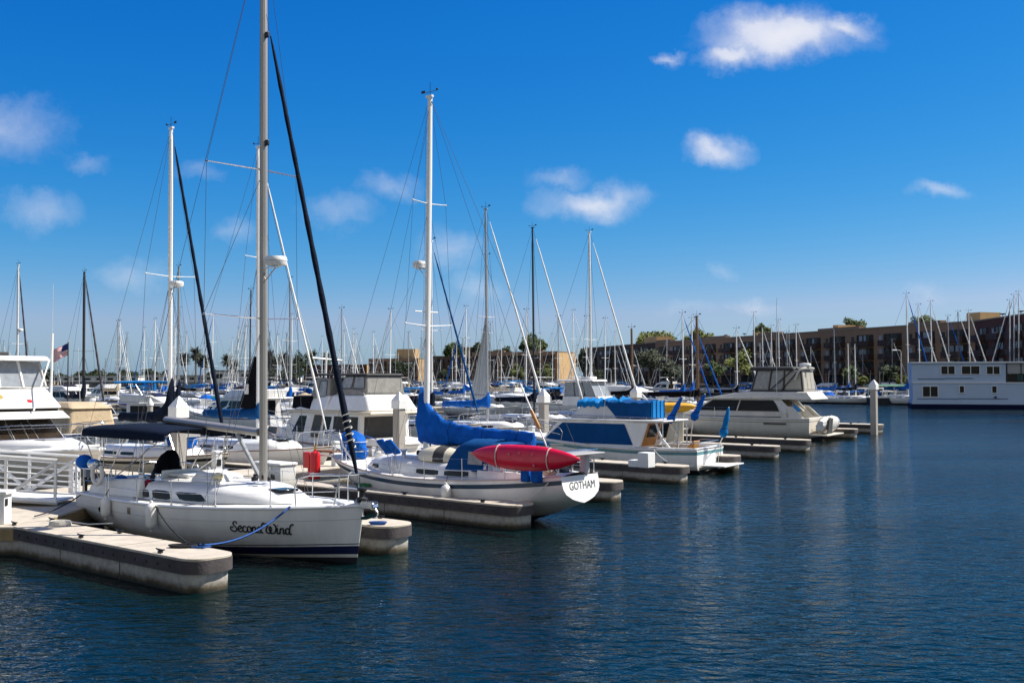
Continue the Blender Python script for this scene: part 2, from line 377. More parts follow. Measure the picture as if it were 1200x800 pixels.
# ------------------------------------------------------------------ hulls
class Hull:
    def __init__(s, L, B, fb=(1.0, .95, 1.3), tw=.75, tm=.42, draft=.5, rake=.5, trake=.15, p=(2.3, 1.35), kz0=None, be=2.1, ps=0.0):
        s.L, s.B, s.fb, s.tw, s.tm, s.draft, s.rake, s.trake, s.p, s.be = L, B, fb, tw, tm, draft, rake, trake, p, be; s.ps = ps
        s.kz0 = -draft * .5 if kz0 is None else kz0
    def w(s, t):
        if t < s.tm:
            a = t / s.tm; k = s.tw + (1 - s.tw) * math.sin(a * math.pi / 2)
        else:
            a = (t - s.tm) / (1 - s.tm); k = max(1 - a ** s.be, 0) ** .85
        return max(s.B / 2 * k, .012)
    def sh(s, t):
        a, b, c = s.fb; n = .45
        return a * (t - n) * (t - 1) / (n) + b * t * (t - 1) / (n * (n - 1)) + c * t * (t - n) / (1 - n)
    def kz(s, t):
        if t < .45: a = t / .45; return s.kz0 + (-s.draft - s.kz0) * math.sin(a * math.pi / 2)
        a = (t - .45) / .55; return -s.draft + (s.draft - .12) * a ** 3
    def tx(s, x): return min(max((x + s.L / 2) / s.L, 0), 1)
    def W(s, x): return s.w(s.tx(x))
    def S(s, x): return s.sh(s.tx(x))
    def pt(s, t, z, side=1, out=0.0):
        sh, kz = s.sh(t), s.kz(t); z = min(max(z, kz), sh)
        q = (sh - z) / max(sh - kz, .05); pp = s.p[0] + (s.p[1] - s.p[0]) * t ** 2.2 + s.ps * max(1 - t / .35, 0)
        y = s.w(t) * max(1 - q ** pp, 0.0)
        x = -s.L / 2 + s.L * t
        d = (sh - z)
        if t > .5: x -= s.rake * (d / max(s.sh(1), .1)) * ((t - .5) / .5) ** 2
        if t < .4: x += s.trake * (d / max(s.sh(0), .1)) * ((.4 - t) / .4) ** 1.5
        return Vector((x, side * (y + out), z))
    def rows(s, spec, t):
        out = []
        for k, val in spec:
            sh, kz = s.sh(t), s.kz(t)
            if k == 's': z = sh - val
            elif k == 'w': z = val
            elif k == 'b': z = val - .62 * (1 - t)
            elif k == 'k': z = kz
            else: z = sh * (1 - val) + .25 * val
            out.append(min(max(z, kz), sh))
        for i in range(1, len(out)): out[i] = min(out[i], out[i - 1])
        return out
    def build(s, parent, spec, mats, idx, n=26, transom=0, name='hull', plain_transom=False):
        SB = 3 if n > 20 else 1; b = MB(); vs = []; nr = (len(spec) - 1) * SB + 1; idx = [i for i in idx for k in range(SB)]
        ts = [i / n for i in range(n + 1)]
        ts = [1 - (1 - t) ** 1.25 for t in ts]
        for t in ts:
            zs = s.rows(spec, t)
            zz = []
            for i in range(len(zs) - 1): zz += [zs[i] + (zs[i + 1] - zs[i]) * k / SB for k in range(SB)]
            zs = zz + [zs[-1]]
            for side in (1, -1):
                for z in zs: vs.append(s.pt(t, z, side))
        fs, ms = [], []
        for i in range(n):
            for sd in (0, 1):
                for j in range(nr - 1):
                    a = (i * 2 + sd) * nr + j; c = ((i + 1) * 2 + sd) * nr + j
                    fs.append((a, a + 1, c + 1, c) if sd else (a, c, c + 1, a + 1)); ms.append(idx[j])
        for j in range(nr - 1):
            fs.append((j, j + 1, nr + j + 1, nr + j)); ms.append(transom if idx[j] == 0 or plain_transom else idx[j])
        e = n * 2 * nr
        for j in range(nr - 1): fs.append((e + j, e + nr + j, e + nr + j + 1, e + j + 1)); ms.append(idx[j])
        b.add(vs, fs, ms)
        return b.build(name, mats, parent, merge=.002, smooth=45)
    def deck(s, parent, m, t0=0.0, t1=1.0, camber=.06, drop=.0, n=20, name='deck', ny=6):
        b = MB(); vs = []; fs = []
        for i in range(n + 1):
            t = t0 + (t1 - t0) * i / n; w = max(s.w(t) - .012, .004); z = s.sh(t) - drop
            for j in range(ny + 1):
                y = -1 + 2 * j / ny; vs.append((-s.L / 2 + s.L * t, w * y, z + camber * (1 - y * y)))
        for i in range(n):
            for j in range(ny):
                a = i * (ny + 1) + j; fs.append((a, a + ny + 1, a + ny + 2, a + 1))
        b.add(vs, fs)
        return b.build(name, m, parent)
    def rail(s, parent, m, t0=0.0, t1=1.0, r=.03, dz=.02, out=-.02, name='toe_rail', n=22):
        b = MB()
        for sd in (1, -1):
            pts = []
            for i in range(n + 1):
                t = t0 + (t1 - t0) * i / n
                pts.append((-s.L / 2 + s.L * t, sd * max(s.w(t) + out, .01), s.sh(t) + dz))
            b.tube(pts, r, 6)
        return b.build(name, m, parent)

class Fr:                                                # a cabin block: trapezoid in plan and in profile
    def __init__(s, b, t):                               # (aft x, fwd x, aft half width, fwd half width, z) for bottom and top
        (x0, x1, w0, w1, z0), (X0, X1, W0, W1, Z0) = b, t
        s.b = [Vector((x0, -w0, z0)), Vector((x1, -w1, z0)), Vector((x1, w1, z0)), Vector((x0, w0, z0))]
        s.t = [Vector((X0, -W0, Z0)), Vector((X1, -W1, Z0)), Vector((X1, W1, Z0)), Vector((X0, W0, Z0))]
    def q(s, side):
        i, j = {'S': (0, 1), 'F': (1, 2), 'P': (2, 3), 'A': (3, 0)}[side]
        return (s.b[i], s.b[j], s.t[j], s.t[i])
    def mesh(s, name, m, parent, bevel=.05):
        return MB().hexa(s.b, s.t).build(name, m, parent, bevel=bevel, smooth=30)
    def window(s, parent, side, uv, m=None, name='window', t=.014, off=.004, frame=None):
        if side == 'P': uv = [(1 - u, v) for u, v in reversed(uv)]
        o = MB().panel(s.q(side), uv, t, off).build(name, m or GLASS, parent, smooth=0)
        if frame:
            q = s.q(side); bl, br, tr, tl = q; nrm = ((br - bl).cross(tl - bl)).normalized()
            f = MB()
            pts = [((bl * (1 - u) + br * u) * (1 - v) + (tl * (1 - u) + tr * u) * v) + nrm * (off + t) for u, v in uv]
            for i in range(len(pts)): f.tube([pts[i], pts[(i + 1) % len(pts)]], .018, 5)
            f.build('window_frame', frame, o, smooth=0)
        return o

def wire(parent, pts, r=.006, m=None, name='shroud', n=4): return MB().tube(pts, r, n).build(name, m or WIRE, parent, smooth=0)

def sail_cover(parent, x0, x1, zb, collar, mats, top=.30, wid=.2, seed=1, n=26, name='sail_cover', drop=.14, cdec=8.5):
    b = MB(); rings = []; N = 14; r2 = random.Random(seed)
    ph = [r2.uniform(0, 6.28) for _ in range(6)]
    for i in range(n + 1):
        s = (i / n) ** 1.35; x = x0 + (x1 - x0) * s
        h = top * (1 - .35 * s) + collar * math.exp(-s * cdec)
        w = wid * (1 - .35 * s) * (1 + .25 * math.exp(-s * 9)); lo = -drop - .03 * math.sin(s * 19 + ph[0])
        if i in (0, n): w *= .75
        ring = []
        for k in range(N):
            a = 2 * math.pi * k / N; yy = math.sin(a); zz = -math.cos(a)
            wob = 1 + .13 * math.sin(s * 31 + k * 1.7 + ph[1]) + .10 * math.sin(s * 57 + k * 2.9 + ph[2]) - (.05 if n >= 22 and min(abs(s - q_) for q_ in (.30, .58, .86)) < .02 else 0)
            z = (zz + 1) / 2
            ring.append((x + .03 * math.sin(k * 2 + i), yy * w * wob * (1.0 - .45 * z ** 2), zb + lo + (h - lo) * z * (1 + .03 * math.sin(s * 50 + ph[3]))))
        rings.append(ring)
    b.loft(rings)
    o = b.build(name, mats, parent, smooth=60)
    if n >= 22:
        for s in (.30, .58, .86):
            k = min(range(len(rings)), key=lambda i: abs((i / n) ** 1.35 - s)); cx_ = Vector((rings[k][0][0], 0, sum(p[2] for p in rings[k]) / N))
            MB().tube([cx_ + (Vector((rings[k][0][0], p[1], p[2])) - cx_) * 1.03 for p in rings[k] + rings[k][:1]], .009, 4).build('cover_tie', CNAVY, o, smooth=0)
    return o

def furled(parent, a, b_, r, m, name='furled_sail', k0=.05, k1=.95, seed=0, spiral=True):
    a, b_ = Vector(a), Vector(b_); n = 40; pts, rs = [], []
    for i in range(n + 1):
        k = k0 + (k1 - k0) * i / n; pts.append(a.lerp(b_, k)); e = i / n
        rs.append(r * (1.0 - .45 * e) * (1 + (.10 * math.sin(i * 1.9 + seed) if spiral else 0)) * (min(1, .45 + 6 * min(e, 1 - e))))
    return MB().tube(pts, rs, 7).build(name, m, parent, smooth=60)

def pulpit(h, parent, bow=True, r=.016, height=.62, back=1.25, mid=True, name=None):
    b = MB(); L2 = h.L / 2; sg = 1 if bow else -1
    xs = L2 - back if bow else -L2 + back
    def P(x, sd, k): return Vector((x, sd * max(h.W(x) - .06, .05), h.S(x) + k))
    tip = L2 + .05 if bow else -L2 + .05
    if bow:
        top = [P(xs, 1, 0), P(xs + .05, 1, height), P(L2 - .45, 1, height + .03), Vector((tip, .12, h.fb[2] + height + .05)), Vector((tip, -.12, h.fb[2] + height + .05)), P(L2 - .45, -1, height + .03), P(xs + .05, -1, height), P(xs, -1, 0)]
    else:
        top = [P(xs, 1, 0), P(xs - .05, 1, height), P(tip + .1, 1, height), P(tip, 1, height), P(tip, -1, height), P(tip + .1, -1, height), P(xs - .05, -1, height), P(xs, -1, 0)]
    b.tube(smoothpath(top, 3), r, 6)
    for sd in (1, -1):
        x = L2 - .45 if bow else tip + .05
        b.tube([P(x - (.12 if bow else 0), sd, 0), P(x, sd, height + (.03 if bow else 0))], r, 6)
        if mid: b.tube([P(xs, sd, height * .52), P(x, sd, height * .52)], r * .7, 5)
    return b.build(name or ('pulpit' if bow else 'pushpit'), STEEL, parent)

def guard_rail(h, parent, t0, t1, n, height=.62, r=.013, wr=.005, separate=False, mid=True):
    tops = {1: [], -1: []}
    for sd in (1, -1):
        b = MB()
        for i in range(n):
            t = t0 + (t1 - t0) * i / max(n - 1, 1); x = -h.L / 2 + h.L * t; y = sd * (h.w(t) - .06); z = h.sh(t)
            tops[sd].append(Vector((x, y, z)))
            if separate: MB().tube([(x, y, z), (x, y * 1.01, z + height)], r, 6).lathe([(.035, 0), (.03, .03), (.015, .06)], (x, y, z), 8).build('stanchion', STEEL, parent)
            else: b.tube([(x, y, z), (x, y, z + height)], r, 5)
        w = MB()
        for k in ((1.0, .52) if mid else (1.0,)):
            pts = [Vector((-h.L / 2 + h.L * max(t0 - .1, .02), sd * (h.W(-h.L / 2 + h.L * max(t0 - .1, .02)) - .06), h.sh(t0) + height * k))] + [p + Vector((0, 0, height * k - .02)) for p in tops[sd]] + [Vector((h.L / 2 - 1.2, sd * (h.W(h.L / 2 - 1.2) - .06), h.S(h.L / 2 - 1.2) + height * k))]
            w.tube(pts, wr, 4)
        if separate: w.build('lifeline', STEEL, parent, smooth=0)
        else:
            b.add(w.v, w.f, 0); b.build('guard_rail', STEEL, parent)

def trunk(h, parent, x0, x1, wid, hgt, m, nose=.9, side=.32, name='cabin_trunk', tail=.02, lean=.06, n=18):
    """coach roof lofted along the deck; returns the object and a function giving points on its side"""
    def ring(x):
        e = (x1 - x) / max(nose, .05); k = min(1, max(e, 0)); k = math.sin(k * math.pi / 2) ** .7
        e2 = (x - x0) / max(tail, .01); k *= min(1, .55 + .45 * max(min(e2, 1), 0))
        w = min(wid, max(h.W(x) - side, .06)) * (.55 + .45 * k); hh = max(hgt * k, .02); z = h.S(x) - .03
        P = [(w, -.05), (w, .05), (w - lean * .7, hh * .62), (w - lean - .07, hh * .88), (w * .62, hh * 1.02), (w * .25, hh * 1.10)]
        return [(x, y, z + zz) for y, zz in P] + [(x, -y, z + zz) for y, zz in reversed(P)]
    xs = [x0 + (x1 - x0) * i / n for i in range(n + 1)]
    xs = sorted(set([round(x, 4) for x in xs] + [x1 - nose * .3, x1 - nose * .1, x1 - nose * .03]))
    o = MB().loft([ring(x) for x in xs]).build(name, m, parent, smooth=50)
    def at(x, v, sd):                                    # v 0..1 up the upright side
        rg = ring(x); a, b = Vector(rg[1]), Vector(rg[2]); p = a.lerp(b, v); return Vector((p.x, -p.y if sd < 0 else p.y, p.z))
    return o, at, ring
def trunk_window(parent, at, xa, xb, v0, v1, m=None, sides=(1, -1), slant=.0, name='window', n=5):
    for sd in sides:
        rings = []
        for i in range(n + 1):
            e = i / n; x = xa + (xb - xa) * e
            lo = at(x, v0 + (v1 - v0) * (.0 if 0 < i < n else .12), sd); hi = at(x + slant, v1 - (v1 - v0) * (.0 if 0 < i < n else .12), sd)
            o = Vector((0, sd * .012, .004))
            rings.append([lo - o * .5, lo + o, hi + o, hi - o * .5])
        MB().loft(rings).build(name, m or GLASS, parent, smooth=0)

def masthead(b, top, m=1, s=1.0):
    x, y, z = top
    b.tube([(x, y, z), (x, y, z + .42 * s)], .010 * s, 4, m)
    b.tube([(x - .3 * s, y, z + .12 * s), (x + .32 * s, y, z + .12 * s)], .009 * s, 4, m)
    b.box((x + .30 * s, y, z + .16 * s), (.16 * s, .015, .08 * s), m); b.ball((x - .3 * s, y, z + .16 * s), .04 * s, m, 6, 4)

def radome(parent, c, r=.24, face=1, name='radar_dome'):
    o = MB().lathe([(.02, -.11), (r * .9, -.10), (r, -.03), (r, .04), (r * .9, .10), (.02, .125)], c, 18).build(name, PILECAP, parent, smooth=50)
    MB().lathe([(r + .004, -.012), (r + .004, .012)], c, 18, 0).build('radar_seam', GELG, o)
    k = MB(); x, y, z = c
    k.box((x - face * r * .55, y, z - .14), (r * 1.5, .16, .03)); k.tube([(x - face * (r + .10), y, z - .14), (x - face * .0, y, z - .14), (x - face * (r + .12), y, z - .42)], .018, 5)
    k.build('radar_bracket', STEEL, o)
    return o

def rig(root, h, xm, zbase, zm, mm, rad=.09, spr=((.5, .9),), sweep=.0, fs=None, furl=None, furlr=.06, zf=None, wr=.006, det=1, seed=0, back=True, xbow=None, wires=True, forestay=True, zstay=None, xback=None, double_back=False):
    """mast, spreaders, standing rigging and furled headsail; returns the mast"""
    L2 = h.L / 2; rake = -.012 * (zm - zbase)
    def mx(z): return xm + rake * (z - zbase) / (zm - zbase)
    b = MB()
    b.tube([(mx(zbase), 0, zbase), (mx(zm * .8), 0, zm * .8), (mx(zm), 0, zm)], [rad, rad * .97, rad * .78], 12 if det else 8, 0, .78)
    b.box((mx(zm) + .02, 0, zm + .02), (.26 if det else .2, .1, .07), 0)
    masthead(b, (mx(zm), 0, zm + .04), 1, 1.0 if det else 1.3)
    mast = b.build('mast', [mm, BLACKP], root)
    zf = zf or zm - .15; xb = L2 - .12 if xbow is None else xbow
    tips = {1: [], -1: []}
    for zfr, ln in spr:
        z = zbase + (zm - zbase) * zfr; s = MB()
        for sd in (1, -1):
            tip = Vector((mx(z) - sweep * ln, sd * ln, z + .06 * ln)); s.tube([(mx(z), 0, z), tip], [.034, .022], 6, 0, .6); s.ball(tip, .035, 0, 6, 4); tips[sd].append(tip)
        s.build('spreader', mm if mm not in (ALU,) else STEEL, mast)
    rg = MB(); names = []
    for sd in (1, -1):
        ch = Vector((xm - .1 - sweep * .25, sd * (h.W(xm) - .08), h.S(xm)))
        paths = [[ch] + tips[sd] + [Vector((mx(zm - .1), 0, zm - .1))], [ch + Vector((.18, 0, 0)), Vector((mx(zbase + (zm - zbase) * spr[0][0]), 0, zbase + (zm - zbase) * spr[0][0] - .1))], [ch - Vector((.22, 0, 0)), Vector((mx(zbase + (zm - zbase) * spr[0][0]), 0, zbase + (zm - zbase) * spr[0][0] - .1))]]
        if len(tips[sd]) > 1: paths.append([tips[sd][0], Vector((mx(tips[sd][1].z), 0, tips[sd][1].z - .1))])
        for p in paths:
            if det > 1: wire(root, p, wr)
            else: rg.tube(p, wr, 4)
    top = Vector((mx(zm), 0, zm - .02))
    if back:
        tails = [Vector((-L2 + .1 if xback is None else xback, 0, h.sh(0) + .02))]
        if double_back: tails = [Vector((-L2 + .25, s * h.w(0) * .8, h.sh(0))) for s in (1, -1)]
        for tl in tails:
            if det > 1: wire(root, [top, tl], wr, name='backstay')
            else: rg.tube([top, tl], wr, 4)
    hd = Vector((mx(zf) + rad, 0, zf)); tk = Vector((xb, 0, h.S(min(xb, L2)) + .08))
    if forestay:
        if det > 1: wire(root, [hd, tk], wr, name='forestay')
        else: rg.tube([hd, tk], wr, 4)
    if rg.v: rg.build('rigging', WIRE, root, smooth=0)
    if furl: furled(root, tk, hd, furlr, furl, seed=seed)
    # halyards down the mast
    if det: wire(mast, [(mx(zm - .3) + rad + .02, .05, zm - .3), (xm + rad + .02, .05, zbase + .3)], wr * .7, name='halyard')
    return mast, mx

BANDS = {
 'plain': ([('s', 0), ('s', .05), ('f', .35), ('f', .7), ('w', .22), ('w', .12), ('w', .0), ('k', 0)], [0, 0, 0, 0, 1, 2, 2]),
 'sheer': ([('s', 0), ('s', .10), ('s', .21), ('f', .5), ('f', .8), ('w', .16), ('w', .08), ('w', .0), ('k', 0)], [0, 1, 0, 0, 0, 2, 2, 2]),
 'power': ([('s', 0), ('s', .08), ('s', .15), ('s', .26), ('f', .6), ('w', .14), ('w', .0), ('k', 0)], [0, 1, 0, 0, 0, 2, 2]),
}

def sailboat(name, label, bow, rz, L=10, B=3.2, fb=None, hm=GEL, stripe=NAVY, bands='plain', cat='sailboat', group=None, mastm=SPARW, zm=13.5, mpos=.40, cover=CBLUE, coverh=.7,
             furl=SAILW, furlr=.06, spr=((.48, .95),), det=1, radar=None, dodger=None, bimini=None, tent=None, wr=.007, seed=0, zf=None, boom=True, trunkh=.42, sweep=.0, windows=3, mizzen=None, rad=.085, tarp=None, woodtrim=False, transom=None, boomm=None, cdec=11):
    fb = fb or (1.0 * L / 10, .92 * L / 10, 1.22 * L / 10)
    d = Vector((math.cos(rz), math.sin(rz), 0)); loc = Vector(bow) - d * (L / 2); loc.z = 0
    root = thing(name, label, cat, loc, rz, group)
    h = Hull(L, B, fb, tw=.68, tm=.42, draft=.55, rake=.95, trake=.25, kz0=-.12)
    sp, ix = BANDS[bands]
    h.build(root, sp, [hm, stripe, ANTIF], ix, n=22 if det else 14)
    h.deck(root, VARN if woodtrim else DECKM, n=14)
    h.rail(root, TEAK if (det or woodtrim) else GEL, n=16, r=.028)
    L2 = L / 2; xm = L2 - L * mpos
    cab, at, ring = trunk(h, root, -L2 + L * .28, L2 - L * .2, .95 * B / 3.2, trunkh, VARN if woodtrim else GEL, nose=L * .12)
    for k in range(windows):
        xa = -L2 + L * .33 + k * L * .12
        trunk_window(cab, at, xa, xa + L * .09, .30, .88)
    MB().box((L2 - L * .28, 0, h.S(L2 - L * .28) + trunkh * .9 + .04), (.55, .55, .07)).build('hatch', GLASS, cab, bevel=.02)
    zb = h.S(xm) + trunkh * .95
    mast, mx = rig(root, h, xm, zb, zm, mastm, rad, spr, sweep, furl=furl, furlr=furlr, wr=wr, det=1 if det else 0, seed=seed, zf=zf)
    if boom:
        zbm = zb + .95; bl = L * .36
        bo = MB().tube([(xm - .1, 0, zbm), (xm - bl, 0, zbm + .08)], .065, 8).build('boom', boomm or mastm, root)
        if cover: sail_cover(root, xm + .12, xm - bl * .97, zbm + .06, coverh, cover, seed=seed + 3, n=22 if det else 10, cdec=cdec)
    # cockpit
    cz = h.sh(.15)
    for sd in (1, -1): MB().hexa([(-L2 + .5, sd * B * .22 - .07, cz - .02), (-L2 + L * .28, sd * B * .24 - .07, cz), (-L2 + L * .28, sd * B * .24 + .07, cz), (-L2 + .5, sd * B * .22 + .07, cz - .02)],
        [(-L2 + .6, sd * B * .22 - .05, cz + .26), (-L2 + L * .28, sd * B * .24 - .05, cz + .34), (-L2 + L * .28, sd * B * .24 + .05, cz + .34), (-L2 + .6, sd * B * .22 + .05, cz + .26)]).build('coaming', GEL, root, bevel=.03)
    MB().box((-L2 + L * .16, 0, cz + .075), (L * .22, B * .40, .05)).build('cockpit_floor', NONSKID, root)
    if det:
        pulpit(h, root, True, r=.018); pulpit(h, root, False, r=.018, back=.9)
        guard_rail(h, root, .2, .80, 5, wr=.006)
        w = MB().tube([(-L2 + 1.15 , .42 * math.cos(a * math.pi / 6), cz + .75 + .42 * math.sin(a * math.pi / 6)) for a in range(13)], .018, 6)
        for a in range(3): w.tube([(-L2 + 1.15, .4 * math.cos(a * 2.1), cz + .75 + .4 * math.sin(a * 2.1)), (-L2 + 1.15, 0, cz + .75)], .01, 5)
        w.lathe([(.10, 0), (.08, .75)], (-L2 + 1.25, 0, cz), 8).build('steering_wheel', STEEL, root)
    if dodger: canopy(root, -L2 + L * .26, -L2 + L * .40, B * .30, h.S(-L2 + L * .3) + trunkh * .6, 1.0, dodger, name='dodger', front=True)
    if bimini: canopy(root, -L2 + .4, -L2 + L * .27, B * .36, cz + 1.75, .22, bimini, name='bimini', legs=cz + .2)
    if tent: canopy(root, -L2 + .2, -L2 + L * .36, B * .42, cz + .15, 1.6, tent, name='cockpit_tent', front=True, wall=True)
    if radar: radome(mast, (mx(radar) + rad + .32, 0, radar), .27)
    if tarp:
        MB().ball((L2 - L * .3, .1, h.S(L2 - L * .3) + trunkh + .2), (.75, .5, .42), n=12).build('tarpaulin', tarp, root)
    if mizzen:
        xz, zt = mizzen
        m2 = MB().tube([(xz, 0, cz), (xz - .08, 0, zt)], [rad * .85, rad * .65], 8); masthead(m2, (xz - .08, 0, zt), 1)
        m2.build('mizzen_mast', [mastm, BLACKP], root)
        s = MB(); zz = cz + (zt - cz) * .55
        s.tube([(xz - .04, -.6, zz), (xz - .04, .6, zz)], .022, 6).build('spreader', mastm, root)
        MB().tube([(xz, 0, cz + 1.5), (xz - 2.2, 0, cz + 1.55)], .05, 6).build('mizzen_boom', boomm or mastm, root)
        if cover: sail_cover(root, xz + .1, xz - 2.1, cz + 1.55, .5, cover, n=10, top=.22, wid=.15)
    return root, h

def canopy(parent, x0, x1, w, z, hgt, m, name='canopy', legs=None, front=False, wall=False, rim=.0, arch_=.12, win=True):
    """a bowed canvas: roof with drooping sides; with front it comes down to the deck at its fore end"""
    b = MB(); rings = []; n = 10; N = 12
    for i in range(n + 1):
        e = i / n; x = x0 + (x1 - x0) * e
        if front: hh = hgt * (1 if e < .55 else math.cos((e - .55) / .45 * math.pi / 2) ** .6 if e < .999 else .08)
        else: hh = hgt * (.82 + .18 * math.sin(math.pi * e))
        top = [];
        for k in range(N + 1):
            a = math.pi * k / N; cy = math.cos(a); sy = max(math.sin(a), 0) ** (.38 if (wall or front) else .45)
            top.append((x + (.02 * math.sin(k * 2.3 + i)), w * math.copysign(abs(cy) ** .55, cy), z + hh * sy * (1 + .015 * math.sin(k * 3 + i * 2))))
        rings.append(top + [(p[0], p[1] * .97, p[2] - .03 if p[2] > z + .03 else p[2]) for p in reversed(top)])
    b.loft(rings)
    o = b.build(name, m, parent, smooth=60)
    if front and win:
        f = MB()
        for sd in (1, -1):
            for (ea, eb) in ((.12, .45),):
                pts = []
                xa, xb = x0 + (x1 - x0) * ea, x0 + (x1 - x0) * eb
                f.hexa([(xa, sd * w * .995, z + hgt * .22), (xb, sd * w * .995, z + hgt * .22), (xb, sd * (w * .995 + .015), z + hgt * .22), (xa, sd * (w * .995 + .015), z + hgt * .22)],
                       [(xa, sd * w * .95, z + hgt * .62), (xb, sd * w * .95, z + hgt * .62), (xb, sd * (w * .95 + .03), z + hgt * .62), (xa, sd * (w * .95 + .03), z + hgt * .62)])
        if not wall: f.build('canopy_window', VINYL, o, smooth=0)
    if legs is not None:
        f = MB()
        for sd in (1, -1):
            xmid = (x0 + x1) / 2
            for xt in (x0 + .05, xmid, x1 - .05): f.tube([(xmid * .5 + xt * .5, sd * w * .96, legs), (xt, sd * w * .97, z + .03)], .014, 5)
        f.build('canopy_frame', STEEL, o)
    return o

def motorboat(name, label, end, rz, stern_out=True, L=9, B=3.2, style='express', hm=GEL, stripe=NAVY, cat='motorboat', group=None, canvas=CBLUE, det=0, seed=0, fb=None, glass=GLASS, arch_=True, hard=False):
    """end is the point of bow or stern nearest the camera"""
    fb = fb or (.85 * L / 9, .95 * L / 9, 1.35 * L / 9)
    d = Vector((math.cos(rz), math.sin(rz), 0)); loc = Vector(end) + d * (L / 2) * (1 if stern_out else -1); loc.z = 0
    root = thing(name, label, cat, loc, rz, group)
    h = Hull(L, B, fb, tw=.92, tm=.38, draft=.35, rake=.9, trake=-.05, p=(4.2, 1.5), kz0=-.3, be=2.4)
    sp, ix = BANDS['power']
    h.build(root, sp, [hm, stripe, ANTIF], ix, n=18)
    L2 = L / 2
    h.deck(root, DECKM, t0=.42 if style != 'covered' else .0, n=10)
    h.rail(root, STEEL if det else GEL, n=14, r=.03)
    xc = -L2 + L * .42; zc = h.S(xc)
    if style != 'covered':
        ck = MB().box((-L2 + L * .21, 0, .32), (L * .42 - .1, h.w(.2) * 1.8, .06)); ck.build('cockpit_floor', NONSKID, root)
        cw = MB()
        for sd in (1, -1):
            cw.hexa([(-L2 + .02, sd * (h.w(0) - .16) - .1, .34), (xc, sd * (h.w(.42) - .16) - .1, .34), (xc, sd * (h.w(.42) - .16) + .1, .34), (-L2 + .02, sd * (h.w(0) - .16) + .1, .34)],
                    [(-L2 + .02, sd * (h.w(0) - .11) - .1, h.sh(0) + .01), (xc, sd * (h.w(.42) - .11) - .1, zc + .01), (xc, sd * (h.w(.42) - .11) + .1, zc + .01), (-L2 + .02, sd * (h.w(0) - .11) + .1, h.sh(0) + .01)])
        cw.box((-L2 + .12, 0, h.sh(0) / 2 + .17), (.2, h.w(0) * 1.7, h.sh(0) - .33)).build('cockpit_side', GEL, root)
    if det:
        pulpit(h, root, True, r=.016, back=L * .3, height=.6)
    MB().box((-L2 - .28, 0, .22), (.6, h.w(0) * 1.7, .06)).build('swim_platform', GEL, root, bevel=.02)
    if style in ('express',):
        cab, at, ring = trunk(h, root, xc - .1, L2 - L * .12, B * .40, .38 * L / 9, GEL, nose=L * .28, side=.25)
        trunk_window(cab, at, xc + .5, xc + .5 + L * .16, .3, .8, glass)
        z1 = zc + .30 * L / 9
        ws = Fr((xc - L * .12, xc + L * .10, B * .42, B * .32, z1 - .12), (xc - L * .12, xc - L * .03, B * .36, B * .26, z1 + .55))
        sc = MB()
        for sd, (u0, u1) in (('F', (.03, .97)), ('P', (.3, .98)), ('S', (.3, .98))): ws.window(root, sd, rect_uv(u0, u1, .02, .98), glass, 'windshield', t=.02)
        if arch_:
            a = MB()
            pts = [(-L2 + L * .2, h.w(.2) - .12, h.sh(.2)), (-L2 + L * .13, h.w(.2) - .2, h.sh(.2) + 1.35), (-L2 + L * .12, h.w(.2) - .5, h.sh(.2) + 1.55), (-L2 + L * .12, -(h.w(.2) - .5), h.sh(.2) + 1.55), (-L2 + L * .13, -(h.w(.2) - .2), h.sh(.2) + 1.35), (-L2 + L * .2, -(h.w(.2) - .12), h.sh(.2))]
            a.tube(smoothpath(pts, 4), .13, 8, 0, .45); a.build('radar_arch', GEL, root)
        if canvas:
            canopy(root, -L2 + L * .10, xc - L * .04, B * .40, zc + (1.15 if arch_ else 1.2) * L / 9, .25, canvas, name='bimini', legs=zc)
    elif style == 'flybridge':
        hz = zc + .92 * L / 9
        hs = Fr((xc - L * .14, xc + L * .26, B * .41, B * .30, zc - .05), (xc - L * .15, xc + L * .14, B * .38, B * .28, hz))
        ho = hs.mesh('deckhouse', GEL, root, .05)
        for sd in 'PS':
            hs.window(ho, sd, [(.08, .28), (.50, .28), (.50, .88), (.10, .88)], glass); hs.window(ho, sd, [(.54, .28), (.90, .30), (.80, .86), (.54, .88)], glass)
        hs.window(ho, 'F', rrect_uv(.06, .48, .2, .9, .03, .05), glass); hs.window(ho, 'F', rrect_uv(.52, .94, .2, .9, .03, .05), glass)
        hs.window(ho, 'A', rect_uv(.15, .85, .1, .9), glass)
        rf = Fr((xc - L * .30, xc + L * .17, B * .42, B * .31, hz), (xc - L * .30, xc + L * .15, B * .41, B * .29, hz + .10)); rf.mesh('flybridge_deck', GEL, root, .04)
        fbz = Fr((xc - L * .20, xc + L * .13, B * .38, B * .27, hz + .1), (xc - L * .22, xc + L * .02, B * .37, B * .25, hz + .62)); fbz.mesh('flybridge', GEL, root, .08)
        fbz.window(root, 'F', rect_uv(.05, .95, .78, 1.3), GLASSB, 'bridge_windscreen')
        lad = MB()
        for sd in (1, -1): lad.tube([(xc - L * .33, sd * B * .40, zc), (xc - L * .29, sd * B * .40, hz)], .03, 5)
        lad.build('roof_post', STEEL, root)
        if canvas: canopy(root, xc - L * .26, xc + L * .05, B * .36, hz + 1.5 , .2, canvas, name='bimini', legs=hz + .5)
    elif style == 'covered':
        b = MB(); rings = []
